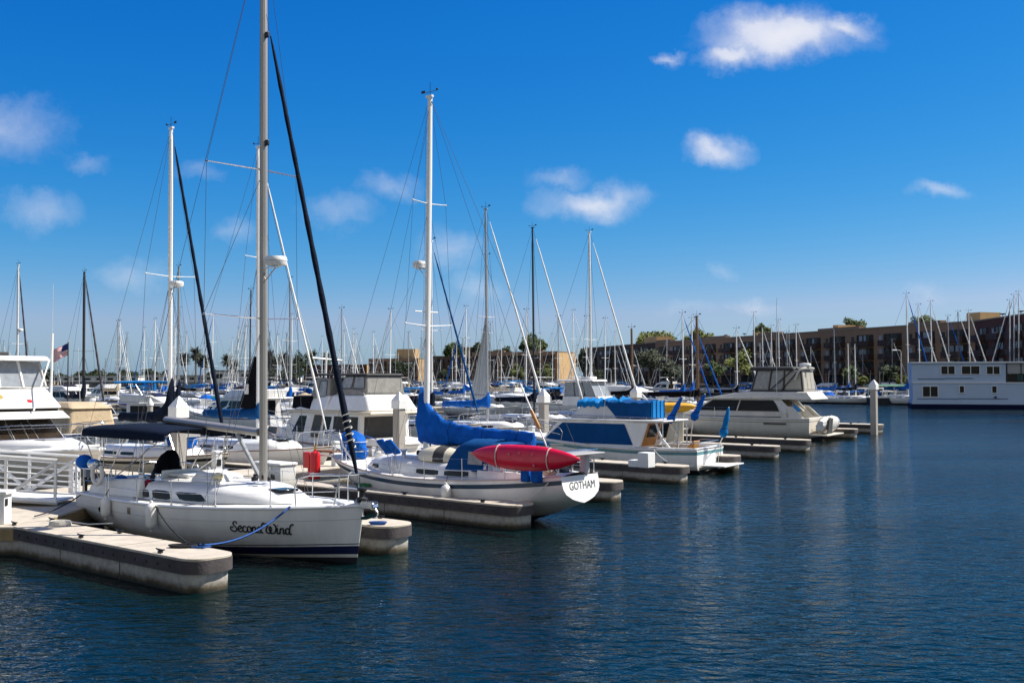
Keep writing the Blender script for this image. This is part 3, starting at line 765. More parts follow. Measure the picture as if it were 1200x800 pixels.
        for i in range(12):
            e = i / 11; t = .02 + .93 * e; x = -L2 + L * t; w = h.w(t) + .03; z = h.sh(t) - .06; hh = (.45 + .75 * math.exp(-((e - .42) / .16) ** 2)) * min(1, (1 - e) * 4 + .25) * (.75 + .25 * min(1, e * 5))
            rings.append([(x, w * c, z + hh * s_ * (1 + .06 * math.sin(k * 5 + i * 3))) for k, (c, s_) in enumerate(((1, 0), (1, .18), (.72, .62), (.34, .92), (0, 1), (-.34, .92), (-.72, .62), (-1, .18), (-1, 0)))])
        b.loft(rings).build('boat_cover', canvas or CBLUE, root, smooth=60)
        ob = MB().box((-L2 - .22, 0, .75), (.42, .34, .42)).box((-L2 - .2, 0, .25), (.2, .14, .8)); ob.build('outboard', BLACKP, root, bevel=.05)
    elif style == 'sedan':
        hz = zc + 1.25 * L / 9
        hs = Fr((xc - L * .10, xc + L * .34, B * .42, B * .26, zc - .05), (xc - L * .18, xc + L * .16, B * .36, B * .26, hz))
        ho = hs.mesh('deckhouse', GEL, root, .10)
        for sd in 'PS': hs.window(ho, sd, [(.10, .38), (.62, .36), (.78, .60), (.66, .86), (.16, .86)], glass)
        hs.window(ho, 'F', rrect_uv(.06, .94, .12, .86, .05, .06), glass); hs.window(ho, 'A', rect_uv(.15, .85, .1, .9), glass)
        Fr((xc - L * .34, xc + L * .18, B * .40, B * .27, hz), (xc - L * .34, xc + L * .17, B * .38, B * .25, hz + .09)).mesh('hardtop', GEL, root, .04)
        p = MB()
        for sd in (1, -1): p.tube([(xc - L * .26, sd * B * .40, zc - .1), (xc - L * .33, sd * B * .38, hz)], .05, 6)
        p.build('roof_post', GEL, root)
        radome(root, (xc, 0, hz + .3), .25)
    if det or rnd.random() < .5:
        wire(root, [(xc - L * .1, B * .3, zc + 1.0), (xc - L * .16, B * .33, zc + 4.6)], .016, SPARW, 'whip_antenna')
    return root, h


# ------------------------------------------------------------------ lettering
def text_mesh(txt, shear=0.0, bold=0.0):
    cu = bpy.data.curves.new('lettering', 'FONT'); cu.body = txt; cu.shear = shear; cu.offset = bold; cu.align_x = 'CENTER'; cu.resolution_u = 3
    ob = bpy.data.objects.new('lettering', cu); COL.objects.link(ob)
    dg = bpy.context.evaluated_depsgraph_get(); me = bpy.data.meshes.new_from_object(ob.evaluated_get(dg))
    bpy.data.objects.remove(ob); bpy.data.curves.remove(cu)
    vs = [v.co.copy() for v in me.vertices]; fs = [tuple(p.vertices) for p in me.polygons]; bpy.data.meshes.remove(me)
    return vs, fs
def lettering(parent, txt, fn, size, m=INK, shear=0.0, bold=0.0, name='lettering', stretch=1.0):
    vs, fs = text_mesh(txt, shear, bold)
    return MB().add([fn(v.x * size * stretch, v.y * size) for v in vs], fs).build(name, m, parent, smooth=0)

# ------------------------------------------------------------------ water, land, seawall
SHORE = [(150, 40), (112, 128), (90, 186), (43, 312), (-9, 409), (-62, 470), (-160, 500), (-430, 520), (-4000, 560)]
FARP = [(6000, -500), (6000, 300), (6000, 1500), (5000, 4000), (1500, 7000), (-1000, 7000), (-3000, 7000), (-5000, 6000), (-7000, 3000)]
b = MB(); b.add([(-7000, -600, 0), (7000, -600, 0), (7000, 7500, 0), (-7000, 7500, 0)], [(0, 1, 2, 3)])
tag(b.build('water', WATER, smooth=0), None, None, kind='structure')
GROUND = mat('ground_land', (.17, .15, .11), .95, var=.45, vscale=.05)
b = MB(); n = len(SHORE)
b.add([(x, y, 2.3) for x, y in SHORE] + [(x, y, 2.3) for x, y in FARP], [(i, i + 1, n + i + 1, n + i) for i in range(n - 1)])
tag(b.build('ground', GROUND, smooth=0), None, None, kind='structure')
SEAW = mat('seawall_concrete', (.30, .28, .25), .95, var=.35, vscale=.5, streak=.6)
root = thing('seawall', 'long low concrete seawall with a pale railing in front of the apartments', 'wall')
b = MB(); r = MB()
for i in range(n - 1):
    (x0, y0), (x1, y1) = SHORE[i], SHORE[i + 1]; d = Vector((x1 - x0, y1 - y0, 0)); ln = d.length; d.normalize(); q = Vector((-d.y, d.x, 0)) * .4
    A, B_ = Vector((x0, y0, 0)), Vector((x1, y1, 0))
    b.hexa([A + q + Vector((0, 0, -1)), B_ + q + Vector((0, 0, -1)), B_ - q + Vector((0, 0, -1)), A - q + Vector((0, 0, -1))], [A + q + Vector((0, 0, 2.5)), B_ + q + Vector((0, 0, 2.5)), B_ - q + Vector((0, 0, 2.5)), A - q + Vector((0, 0, 2.5))])
    if i in (1, 2, 3, 4):
        for hgt in (2.95, 3.25, 3.55): r.tube([A + Vector((0, 0, hgt)), B_ + Vector((0, 0, hgt))], .035, 4)
        for k in range(int(ln / 2.2)): r.box(tuple(A + d * (k * 2.2) + Vector((0, 0, 3.03))), (.09, .09, 1.06))
b.build('wall', SEAW, root, smooth=0); r.build('railing', mat('railing_pale', (.42, .40, .36), .7), root, smooth=0)

# ------------------------------------------------------------------ apartment blocks
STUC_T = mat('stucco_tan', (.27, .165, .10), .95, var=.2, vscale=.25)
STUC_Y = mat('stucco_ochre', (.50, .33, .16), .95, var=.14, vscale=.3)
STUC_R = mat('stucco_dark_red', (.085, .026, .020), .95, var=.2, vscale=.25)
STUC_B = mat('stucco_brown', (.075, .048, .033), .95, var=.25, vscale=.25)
BALC = mat('balcony_brown_wood', (.048, .026, .019), .8, var=.3, vscale=1.5)
CURT = mat('window_curtain', (.30, .34, .38), .6, var=.35, vscale=.8)
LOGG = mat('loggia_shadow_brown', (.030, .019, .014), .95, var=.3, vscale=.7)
DARKIN = mat('opening_shade', (.008, .007, .006), .9)
ROOFM = mat('roof_gravel', (.25, .21, .16), .95, var=.2)
TRIMW = mat('trim_cream', (.55, .48, .36), .8)
def apartments(label, A, B, depth, floors, bays, wallm, endm, seed, z0=2.3, fh=2.75, group='apartment blocks along the far seawall', stagger=0, penthouse=(), balm=BALC):
    A, B = Vector((*A, 0)), Vector((*B, 0)); d = B - A; L = d.length; rz = math.atan2(d.y, d.x); q = random.Random(seed)
    root = thing('apartment_building', label, 'apartment block', (A.x, A.y, z0), rz, group)
    H = fh * floors + 1.0
    w = MB(); w.box((L / 2, -depth / 2, H / 2), (L, depth, H)); w.m = [0] * 6; w.m[3] = 1; w.m[5] = 1
    bw = L / bays
    w.build('wall', [wallm, endm], root, smooth=0)
    MB().box((L / 2, -depth / 2, H + .08), (L + .3, depth + .3, .22)).build('roof', ROOFM, root, smooth=0)
    for k in range(1, bays, 3):
        if bays > 5: MB().box((L * (k + .5) / bays, -.9, H + .42), (bw * (1.0 if k % 2 else 1.6), 1.4, .5)).build('parapet', wallm, root, smooth=0)
    for (px_, wd, hh) in penthouse: MB().box((L * px_, -depth * .35, H + .19 + hh / 2), (wd, depth * .3, hh)).build('penthouse', STUC_Y, root, smooth=0)
    for k in range(bays):
        st = .9 * (k % 2) * stagger
        for f in range(floors):
            x0 = k * bw; zf = f * fh + .15
            if f == 0:
                MB().box((x0 + bw * .5, .03, zf + 1.15), (bw * .78, .1, 2.3)).build('garage_shade_panel', DARKIN, root, smooth=0)  # near-black plate, coloured as the shade inside the garage
                if bays > 5: MB().box((x0 + bw * .02, .25, zf + 1.25), (.6, .5, 2.5)).build('column', wallm, root, smooth=0)
                continue
            # loggia: flat panel painted dark as the recess shade, sliding doors with curtains, balcony with boarded rail
            bx = x0 + bw * (.36 if (k % 2) else .40); bl = bw * .62
            MB().box((bx + bl * .15, .012, zf + 1.15), (bl * .98, .03, 2.3)).build('loggia_shade_panel', LOGG, root, smooth=0)
            o = MB().box((bx + bl * .06, .02, zf + 1.1), (bl * .34, .07, 2.1)).build('sliding_door', GLASS if q.random() < .7 else CURT, root, smooth=0)
            MB().box((bx + bl * .06 + bl * .09 * q.choice((-1, 1)), .062, zf + 1.1), (bl * .12, .02, 2.0)).build('curtain', CURT, o, smooth=0) if q.random() < .5 else None
            o = MB().box((bx + bl * .40, .02, zf + 1.35), (bl * .18, .07, 1.5)).build('window', GLASS if q.random() < .5 else CURT, root, smooth=0)
            o = MB().box((x0 + bw * .90, .02, zf + 1.35), (bw * .10, .07, 1.3)).build('window', GLASS if q.random() < .55 else CURT, root, smooth=0)
            bb = MB(); bb.box((bx + bl * .15, .8, zf - .08), (bl, 1.5, .2)); bb.box((bx + bl * .15, 1.5, zf + .52), (bl, .08, .92))
            for s in (-1, 1): bb.box((bx + bl * .15 + s * (bl / 2 - .04), .8, zf + .52), (.08, 1.32, .92))
            ba = bb.build('balcony', balm, root, smooth=0)
            if q.random() < .7: MB().box((bx + bl * q.uniform(-.15, .4), .9, zf + .5), (q.uniform(.5, 1.4), .6, q.uniform(.7, 1.3))).build('balcony_clutter', q.choice([TRIMW, CGREY, CSKY, HYPALG, TEAK]), ba, smooth=0, bevel=.08)
        if q.random() < .5 and k: MB().lathe([(.02, 0), (.45, .12), (.5, .3)], (k * bw, -2, H + .7), 10, xf=Matrix.Rotation(0, 4, 'X')).tube([(k * bw, -2, H + .1), (k * bw, -2, H + .75)], .05, 4).build('satellite_dish', mat('dish_dark', (.06, .06, .06), .7), root)
    return root
# facade line seen in the photograph, from the right (near) to the left (far)
def fac(px, pyroof, H=12.0):
    z = 2.3 + H; d = (z - CAMZ) * F / (HZ - pyroof); return ((px - CX) / F * d, d)
a0, a1, a2, a3, a4 = fac(1230, 364.5), fac(1143, 376.5), fac(768, 401.5), fac(684, 408.5), fac(655, 413.0)
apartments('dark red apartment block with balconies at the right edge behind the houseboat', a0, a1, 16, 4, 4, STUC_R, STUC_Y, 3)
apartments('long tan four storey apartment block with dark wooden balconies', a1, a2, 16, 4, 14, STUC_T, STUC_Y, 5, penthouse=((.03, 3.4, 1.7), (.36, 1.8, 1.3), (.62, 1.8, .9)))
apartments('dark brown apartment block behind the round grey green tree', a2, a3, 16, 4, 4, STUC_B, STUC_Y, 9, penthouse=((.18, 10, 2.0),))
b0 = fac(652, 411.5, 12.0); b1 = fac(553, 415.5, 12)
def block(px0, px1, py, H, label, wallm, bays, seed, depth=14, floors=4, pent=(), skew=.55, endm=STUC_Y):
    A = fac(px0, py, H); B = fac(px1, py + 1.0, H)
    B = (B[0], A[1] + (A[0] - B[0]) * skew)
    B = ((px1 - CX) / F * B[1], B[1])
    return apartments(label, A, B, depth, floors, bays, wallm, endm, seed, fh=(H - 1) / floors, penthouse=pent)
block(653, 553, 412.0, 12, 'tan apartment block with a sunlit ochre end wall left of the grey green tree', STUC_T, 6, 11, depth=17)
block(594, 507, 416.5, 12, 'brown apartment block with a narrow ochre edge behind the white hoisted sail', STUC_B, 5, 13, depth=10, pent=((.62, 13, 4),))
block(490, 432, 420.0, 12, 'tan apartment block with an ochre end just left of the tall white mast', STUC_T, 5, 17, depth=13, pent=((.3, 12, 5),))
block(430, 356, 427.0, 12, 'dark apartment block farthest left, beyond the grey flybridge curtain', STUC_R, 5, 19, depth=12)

# ------------------------------------------------------------------ trees
def leafmat(name, c, c2): return mat(name, c, .7, col2=c2, vscale=.45, spec=.3)
LEAF_O = leafmat('olive_grey_leaves', (.085, .10, .060), (.035, .045, .026))
LEAF_G = leafmat('green_leaves', (.070, .105, .022), (.022, .040, .010))
LEAF_Y = leafmat('yellow_green_leaves', (.14, .16, .022), (.050, .070, .012))
LEAF_D = leafmat('dark_green_leaves', (.030, .050, .014), (.012, .020, .007))
LEAF_P = leafmat('palm_leaves', (.060, .075, .028), (.024, .028, .012))
BARK = mat('bark', (.12, .085, .055), .95, var=.4, vscale=3)
PBARK = mat('palm_bark', (.17, .13, .10), .95, var=.3, vscale=2)
def tree(name, label, base, H, rx, rz_, leafm, n=1500, leaf=.5, seed=0, group=None, trunk=.35, clumps=26):
    q = random.Random(seed); root = thing(name, label, 'tree' if H > 3.5 else 'shrub', base, 0, group)
    t = MB(); cz = H - rz_; fork = max(cz - rz_ * .55, H * .15)
    t.tube([(0, 0, -.3), (q.uniform(-.2, .2), 0, fork * .5), (0, q.uniform(-.2, .2), fork)], [trunk, trunk * .8, trunk * .65], 8)
    cl = []
    for i in range(clumps):
        a = q.uniform(0, 6.283); u = q.uniform(-.75, 1); k = q.uniform(.45, .93) * (1 if u > -.2 else .8); rr = math.sqrt(max(1 - u * u, 0)) * k
        cl.append(Vector((rx * rr * math.cos(a), rx * rr * math.sin(a), cz + rz_ * u * k)))
    for c in cl[::3]: t.tube([(0, 0, fork), c * .5 + Vector((0, 0, fork * .5)), c], [trunk * .5, trunk * .3, .04], 5)
    t.build('trunk', BARK, root)
    f = MB(); m = n // clumps
    for c in cl:
        cr = rx * q.uniform(.22, .40)
        for i in range(m):
            v = Vector((q.gauss(0, 1), q.gauss(0, 1), q.gauss(0, .8))); v = c + v.normalized() * cr * q.uniform(.3, 1.05) ** .6
            a = Vector((q.gauss(0, 1), q.gauss(0, 1), q.gauss(0, 1))).normalized(); bb = a.orthogonal().normalized(); e = leaf * q.uniform(.6, 1.3)
            f.add([v - a * e, v + bb * e * .5, v + a * e, v - bb * e * .5], [(0, 1, 2, 3)])
    f.build('crown', leafm, root, smooth=0)
    return root
def at_depth(px, d, z=2.3): return Vector(((px - CX) / F * d, d, z))
tree('round_tree', 'round grey green tree in front of the dark brown apartments', at_depth(761, 262), 9.2, 3.3, 3.1, LEAF_O, 3600, .30, 1, clumps=44)
tree('round_tree', 'smaller grey green tree touching the round tree beside the tan block', at_depth(786, 258), 5.6, 2.9, 2.3, LEAF_O, 2200, .28, 2, clumps=30)
tree('tall_tree', 'tall grey green tree between the ochre end wall and the white bare mast', at_depth(685, 300), 10.3, 2.3, 4.5, LEAF_O, 3200, .48, 3, clumps=36)
tree('green_tree', 'broad yellow green tree rising above the roof of the dark brown block', at_depth(765, 345), 16.2, 6.9, 3.2, LEAF_Y, 2600, .6, 4, group='trees rising behind the apartments')
tree('green_tree', 'low yellow green tree above the long tan roof near the two blue covered masts', at_depth(816, 345), 16.3, 5.8, 2.8, LEAF_Y, 2400, .6, 5, group='trees rising behind the apartments')
tree('green_tree', 'dark green tree above the tan roof behind the tall bridge enclosure', at_depth(893, 310), 17.2, 3.1, 2.4, LEAF_G, 2000, .5, 6, group='trees rising behind the apartments')
tree('green_tree', 'small round tree standing clear above the tan roof right of centre of the long block', at_depth(1002, 270), 16.9, 2.9, 2.2, LEAF_G, 2000, .42, 7, group='trees rising behind the apartments')
tree('green_tree', 'wide green tree above the tan roof between the masts behind the houseboat', at_depth(1084, 255), 16.3, 3.7, 2.0, LEAF_G, 1600, .45, 8, group='trees rising behind the apartments')
tree('dark_tree', 'large dark tree above the ochre walled block behind the black mast', at_depth(624, 440), 18.8, 6.3, 4.2, LEAF_G, 2600, .7, 9, group='trees rising behind the apartments')
tree('dark_tree', 'dark tree above the brown block left of the hoisted white sail', at_depth(533, 470), 16.4, 5.2, 3.0, LEAF_G, 1800, .7, 10, group='trees rising behind the apartments')
tree('dark_tree', 'dark tree showing on both sides of the hoisted white sail', at_depth(560, 455), 15.8, 3.8, 3.2, LEAF_D, 1800, .7, 11, group='trees rising behind the apartments')
tree('dark_tree', 'low dark tree above the tan roof right of the hoisted white sail', at_depth(590, 450), 14.4, 5.2, 2.6, LEAF_D, 1500, .7, 12, group='trees rising behind the apartments')
bushes = [(700, 250, 3.6, LEAF_D, 'dark bush at the foot of the dark brown apartments'), (868, 226, 7.6, LEAF_Y, 'yellow green tree before the tan balconies left of the bridge enclosure'), (836, 240, 6.0, LEAF_G, 'green bush behind the brown wooden mast'), (995, 200, 4.2, LEAF_G, 'green bush before the garages between two bare white masts'),
          (1042, 196, 4.2, LEAF_D, 'dark bush before the garages left of the street lamp'), (1010, 199, 2.2, LEAF_Y, 'bright yellow green bush beside two bare white masts'), (1056, 196, 2.2, LEAF_Y, 'bright yellow green bush under the street lamp'),
          (470, 380, 8.5, LEAF_D, 'dark tree just left of the tall white mast'), (352, 410, 12.5, LEAF_D, 'dark rounded tree beside the palms near the dark left block'), (640, 330, 6.0, LEAF_Y, 'yellow leaved bush before the ochre walled block'), (607, 345, 6.0, LEAF_Y, 'second yellow leaved bush before the ochre walled block'), (520, 395, 5, LEAF_D, 'dark bush at the foot of the brown block')]
for i, (px, d, H, lm, lb) in enumerate(bushes): tree('bush', lb, at_depth(px, d), H, H * .46, H * .44, lm, 900, .34 if d < 260 else .5, 30 + i, trunk=.16, clumps=18, group='bushes before the apartments')

def palm_proto(seed, H, name='palm_tree'):
    q = random.Random(seed); root = thing(name, 'palm', 'palm tree')
    MB().tube([(0, 0, -.3), (.15, .05, H * .35), (.05, 0, H * .7), (0, 0, H)], [.36, .27, .23, .26], 7).build('trunk', PBARK, root)
    f = MB()
    for i in range(90):
        a = q.uniform(0, 6.283); el = q.uniform(-1.1, 1.25); ln = q.uniform(3.2, 4.3) * (1 if el > -.4 else .8); p = Vector((0, 0, H)); d = Vector((math.cos(a) * math.cos(el), math.sin(a) * math.cos(el), math.sin(el))); side = Vector((-math.sin(a), math.cos(a), 0)); pts = []
        for k in range(5):
            pts.append(p.copy()); p = p + d * ln / 4; d = (d + Vector((0, 0, -.22))).normalized()
        for k in range(4):
            w0, w1 = (.2, .7, .85, .6, .1)[k], (.2, .7, .85, .6, .1)[k + 1]
            for s in (-1, 1):
                for e in (0, 1):
                    u = pts[k].lerp(pts[k + 1], e * .5); v = pts[k].lerp(pts[k + 1], e * .5 + .3)
                    f.add([u, v, v + side * s * w1 - Vector((0, 0, .25 * w1)), u + side * s * w0 * .9 - Vector((0, 0, .25 * w0))], [(0, 1, 2, 3)])
    f.build('crown', LEAF_P, root, smooth=0)
    return root
PALMS = [(216, 421, 440), (229, 415, 440), (235, 421, 445), (240, 425, 450), (266, 423, 450), (274, 429, 450), (316, 418, 445), (321, 424, 450), (313, 428, 455), (331, 421, 445), (337, 424, 450), (344, 428, 455), (351, 426, 452), (366, 418, 446), (382, 421, 455),
         (50, 450, 520), (66, 449, 515), (72, 452, 515), (89, 450, 512), (118, 449, 510), (140, 449, 508), (162, 448, 508), (176, 447, 508), (187, 449, 508), (208, 448, 506), (256, 444, 505), (263, 443, 505), (277, 446, 505), (293, 446, 505), (302, 445, 500), (308, 446, 500)]
PB = {}
for i, (px, py, d) in enumerate(PALMS):
    Hh = (HZ - py) * d / F + CAMZ - 2.3; key = (round(Hh), i % 3)
    p0 = at_depth(px, d)
    if Hh > 6.5: names = ('tall palm in the far cluster', 'tall palms on the far shore')
    else: names = ('low bushy palm on the far shore', 'low palms on the far shore')
    pr = palm_proto(i, Hh); pr.location = p0; pr['group'] = names[1]
    pr['palm'] = 1 if Hh > 6.5 else 2; pr['pxx'] = px
anch = {216: 'leftmost of the tall palms, right of the slim grey mast', 229: 'tallest of the four clustered palms left of the dark furled sail', 235: 'third of the four clustered palms left of the dark furled sail', 240: 'rightmost of the four clustered palms left of the dark furled sail', 266: 'left one of the pair of tall palms right of the dark furled sail', 274: 'right one of the pair of tall palms right of the dark furled sail',
        316: 'tallest palm beside the tall grey mast of the nearest sloop', 321: 'palm with its crown under the tallest one beside the tall grey mast', 313: 'lowest crown of the palms beside the tall grey mast', 331: 'palm left of the slim grey mast, crown higher than its neighbour', 337: 'palm right behind the slim grey mast', 344: 'palm just right of the slim grey mast with a low crown', 351: 'single palm at the left corner of the dark apartment block', 366: 'tall palm rising above the dark apartment block, left of the white cross mast', 382: 'palm rising above the dark apartment block behind the furled navy sail'}
low = ['first', 'second', 'third', 'fourth', 'fifth', 'sixth', 'seventh', 'eighth', 'ninth', 'tenth', 'eleventh', 'twelfth', 'thirteenth', 'fourteenth', 'fifteenth', 'sixteenth']
k = 0
for o in [o for o in bpy.data.objects if o.get('palm')]:
    if o['palm'] == 1: o['label'] = anch[o['pxx']]
    else: o['label'] = '%s of the low bushy palms on the far shore counted from the left' % low[k]; k += 1
    del o['palm']; del o['pxx']

far_bush = [(42, 4.6), (58, 5.4), (72, 3.8), (96, 5.0), (112, 5.6), (128, 4.2), (150, 5.6), (168, 6.2), (184, 4.6), (196, 5.2), (246, 4.2), (254, 5.0), (284, 4.6), (299, 5.2), (326, 6.0), (346, 6.4)]
for i, (px, H) in enumerate(far_bush):
    tree('bush', '%s of the dark bushy trees along the far left shore from the left' % low[i], at_depth(px, 495 if px < 300 else 440), H, H * .75, H * .45, LEAF_D, 700, .55, 70 + i, trunk=.2, clumps=16, group='bushes along the far left shore')
# low white buildings on the far left shore
def low_building(label, px, d, w, dp, H, m, rm, nwin, z0=2.3, rz=0.0):
    p = at_depth(px, d, z0); r = thing('low_building', label, 'building', p, rz)
    MB().box((0, dp / 2, H / 2), (w, dp, H)).build('wall', m, r, smooth=0); MB().box((0, dp / 2, H + .15), (w + .8, dp + .8, .3)).build('roof', rm, r, smooth=0)
    for i in range(nwin): MB().box((-w / 2 + w * (i + .5) / nwin, -.02, H * .55), (w / nwin * .5, .08, H * .4)).build('window', GLASS, r, smooth=0)
WHW = mat('whitewash', (.72, .70, .66), .9, var=.1); DRF = mat('dark_roof', (.10, .085, .075), .9)
low_building('white flat roofed harbour building right of the thick dark furled sail', 272, 430, 16, 10, 4.6, WHW, DRF, 3, z0=2.3, rz=R(-8))
low_building('long low white building behind the far palms on the left', 215, 470, 34, 10, 2.8, WHW, WHW, 9)
low_building('low white building right of the tall grey mast', 330, 455, 14, 9, 3.2, WHW, DRF, 4)
low_building('low pale building at the far left beyond the motor yacht', 110, 480, 40, 10, 2.4, WHW, WHW, 8)

# street lamps on the seawall
for px, d, py, lb in ((1056, 192, 410, 'curved street lamp standing left of the houseboat'), (716, 285, 432, 'street lamp before the dark brown block'), (748, 268, 428, 'street lamp in front of the round grey green tree')):
    p = at_depth(px, d); top = CAMZ + (HZ - py) * d / F - 2.3; r = thing('street_lamp', lb, 'street lamp', p, 0, 'street lamps on the seawall')
    MB().tube([(0, 0, 0), (0, 0, top - .5), (-.1, 0, top - .1), (-.9, 0, top)], [.13, .10, .08, .06], 7).build('pole', mat('lamp_pole', (.42, .40, .36), .6), r)
    MB().ball((-1.2, 0, top - .03), (.5, .2, .12), 0, 10, 5).build('lamp_head', PILECAP, r)

# ------------------------------------------------------------------ docks
def finger(label, end, length=11.2, width=1.08, z=.66, rz=AU, cleats=(1.2, 4.4, 7.6), group='concrete finger docks'):
    r = thing('finger_dock', label, 'finger dock', (end.x, end.y, 0), rz, group); w = width / 2
    def outline(i, rad=.42):
        return [(-length, -(w - i))] + [(-rad + (rad - i) * math.cos(a), -(w - rad) + (rad - i) * math.sin(a)) for a in [R(-90 + 15 * k) for k in range(7)]] + [(-rad + (rad - i) * math.cos(a), (w - rad) + (rad - i) * math.sin(a)) for a in [R(15 * k) for k in range(7)]] + [(-length, w - i)]
    MB().prism(outline(.0), z - .055, z).build('deck', DOCKTOP, r, bevel=.012, smooth=30)
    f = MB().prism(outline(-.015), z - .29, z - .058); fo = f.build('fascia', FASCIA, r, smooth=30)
    bt = MB()
    for k in range(int(length / .4)):
        for s in (-1, 1): bt.box((-.7 - k * .4, s * (w + .018), z - .17), (.045, .02, .045))
    bt.build('bolts', BLACKP, fo, smooth=0)
    MB().prism(outline(.07), -.45, z - .292).build('float', FLOATC, r, smooth=30)
    jn = MB()
    for k in range(1, int(length / 2.4)): jn.box((-k * 2.4 - .2, 0, .0), (.02, width - .125, .70))
    jn.build('float_joint', FASCIA, r, smooth=0)
    dj = MB()
    for k in range(1, int(length / 2.4)): dj.box((-k * 2.4 - .2, 0, z + .0015), (.018, width - .03, .004))
    dj.build('deck_joint', FASCIA, r, smooth=0)
    for c in cleats:
        for s in (-1, 1):
            k = MB(); y = s * (w - .10)
            k.box((-c, y, z + .02), (.10, .06, .04)); k.tube([(-c - .15, y, z + .075), (-c - .07, y, z + .06), (-c + .07, y, z + .06), (-c + .15, y, z + .075)], [.012, .02, .02, .012], 6)
            for e in (-.04, .04): k.tube([(-c + e, y, z + .02), (-c + e, y, z + .06)], .014, 6)
            k.build('cleat', BLACKP, r)
    return r
def tip(px, py): return PX(px, py, .66)
FEND = {}
for nm, px, py, lb, ln in (('F1', 254, 652, 'nearest finger dock, long pale top with rounded end beside the Second Wind sloop', 11.5), ('F1b', 471, 614.5, 'rounded finger dock end poking out past the bow of the Second Wind sloop', 11.5),
                       ('F2', 618, 590.5, 'long finger dock with rounded end running along the hull below the red kayak', 11.5), ('F2b', 725, 563.5, 'rounded finger dock end just right of the GOTHAM transom', 11),
                       ('F3', 804, 545.7, 'finger dock holding the white step box beside the blue covered cruiser', 11), ('F3b', 865, 533.5, 'short rounded dock end right of the swim platform of the blue covered cruiser', 11),
                       ('F4', 912, 522.2, 'finger dock lying between the blue covered cruiser and the cream cruiser', 12), ('F4b', 948.5, 515, 'finger dock along the side of the cream cruiser', 12),
                       ('F5', 1004, 502.2, 'finger dock end just right of the cream cruiser stern', 12)):
    p = tip(px, py); FEND[nm] = p; finger(lb, p, ln, cleats=(1.2, 4.2, 7.2) if nm[1] in '12' else (1.2, 4.2))
endp = tip(1033, 497); finger('farthest dock end carrying a lone concrete pile', endp, 14, 1.6, cleats=(2,), group=None)

def slab_dock(name, label, c, size, rz, z=.662, cat='floating dock', front=None):
    r = thing(name, label, cat, (c[0], c[1], 0), rz); L_, w = size
    MB().box((0, 0, z - .03), (L_, w, .06)).build('deck', DOCKTOP, r, bevel=.012)
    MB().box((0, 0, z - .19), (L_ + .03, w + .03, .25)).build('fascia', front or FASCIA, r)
    MB().box((0, 0, (z - .32 - .4) / 2), (L_ - .12, w - .12, z - .32 + .4)).build('float', FLOATC, r)
    j = MB()
    for k in range(int(L_ / 2.4)): j.box((-L_ / 2 + 1.2 + k * 2.4, 0, z + .001), (.03, w - .02, .004))
    j.build('deck_joint', FASCIA, r, smooth=0)
    return r
wa, wb = W(-12.4, -3), W(-12.4, 66); wd = wb - wa
slab_dock('main_walkway', 'main floating walkway behind the boats carrying the square piles', (wa + wb) / 2, (wd.length, 2.4), math.atan2(wd.y, wd.x), z=.668)
slab_dock('landing_dock', 'pale landing dock at the left edge where the white gangway ends', (-15.6, 27.0), (9.0, 5.6), 0, z=.655, front=WOODW)
rows_dock = []
for k in range(1, 6):
    u0 = -12 - 44 * k; va, vb = (14, 118) if k == 1 else (30 + 8 * k, 250 - 8 * k)
    A, B = W(u0, va), W(u0, vb); wd = B - A
    rows_dock.append((u0, va, vb))
    slab_dock('main_walkway', 'floating walkway of the %s boat row behind the nearest docks' % ['second', 'third', 'fourth', 'fifth', 'sixth'][k - 1], (A + B) / 2, (wd.length, 2.2), math.atan2(wd.y, wd.x), z=.66)

def pile(label, px, py, d, s=.40, rz=AU, base=-1.5, group='square concrete piles with white pyramid caps', round_=False):
    top = CAMZ + (HZ - py) * d / F; X = (px - CX) / F * d
    r = thing('dock_pile', label, 'pile', (X, d, 0), rz, group); k = s * .5
    if round_:
        MB().lathe([(k, base), (k, top - .35)], n=14).build('shaft', PILEC, r); MB().lathe([(k + .03, top - .42), (k + .03, top - .3), (.02, top)], n=14).build('cap', PILECAP, r)
    else:
        MB().box((0, 0, (base + top - .62) / 2), (s, s, top - .62 - base)).build('shaft', PILEC, r, bevel=.035)
        c = k + .045
        MB().loft([[(sx * c, sy * c, top - .72) for sx, sy in ((-1, -1), (1, -1), (1, 1), (-1, 1))], [(sx * c, sy * c, top - .36) for sx, sy in ((-1, -1), (1, -1), (1, 1), (-1, 1))], [(sx * .02, sy * .02, top) for sx, sy in ((-1, -1), (1, -1), (1, 1), (-1, 1))]]).build('cap', PILECAP, r, smooth=0)
    return r
pile('nearest square pile, white pointed cap, left of the nearest sloop mast', 210, 464, 36, .40)
pile('square pile with white pointed cap left of the blue sail cover', 468, 459, 46, .40)
pile('square pile with white pointed cap right of the blue sail cover end', 637, 455.5, 56, .40)
pile('square pile with white pointed cap above the blue flybridge canvas', 745, 452, 66, .44)
pile('lone square pile at the end of the farthest dock left of the houseboat', 1023.5, 444.5, 76, .42)
pile('round grey pile with cone cap above the grey boom', 176.5, 466, 58, .30, round_=True)
pile('slim far pile with white cap just left of the mast with the blue sail cover', 494, 460, 100, .42, group=None)

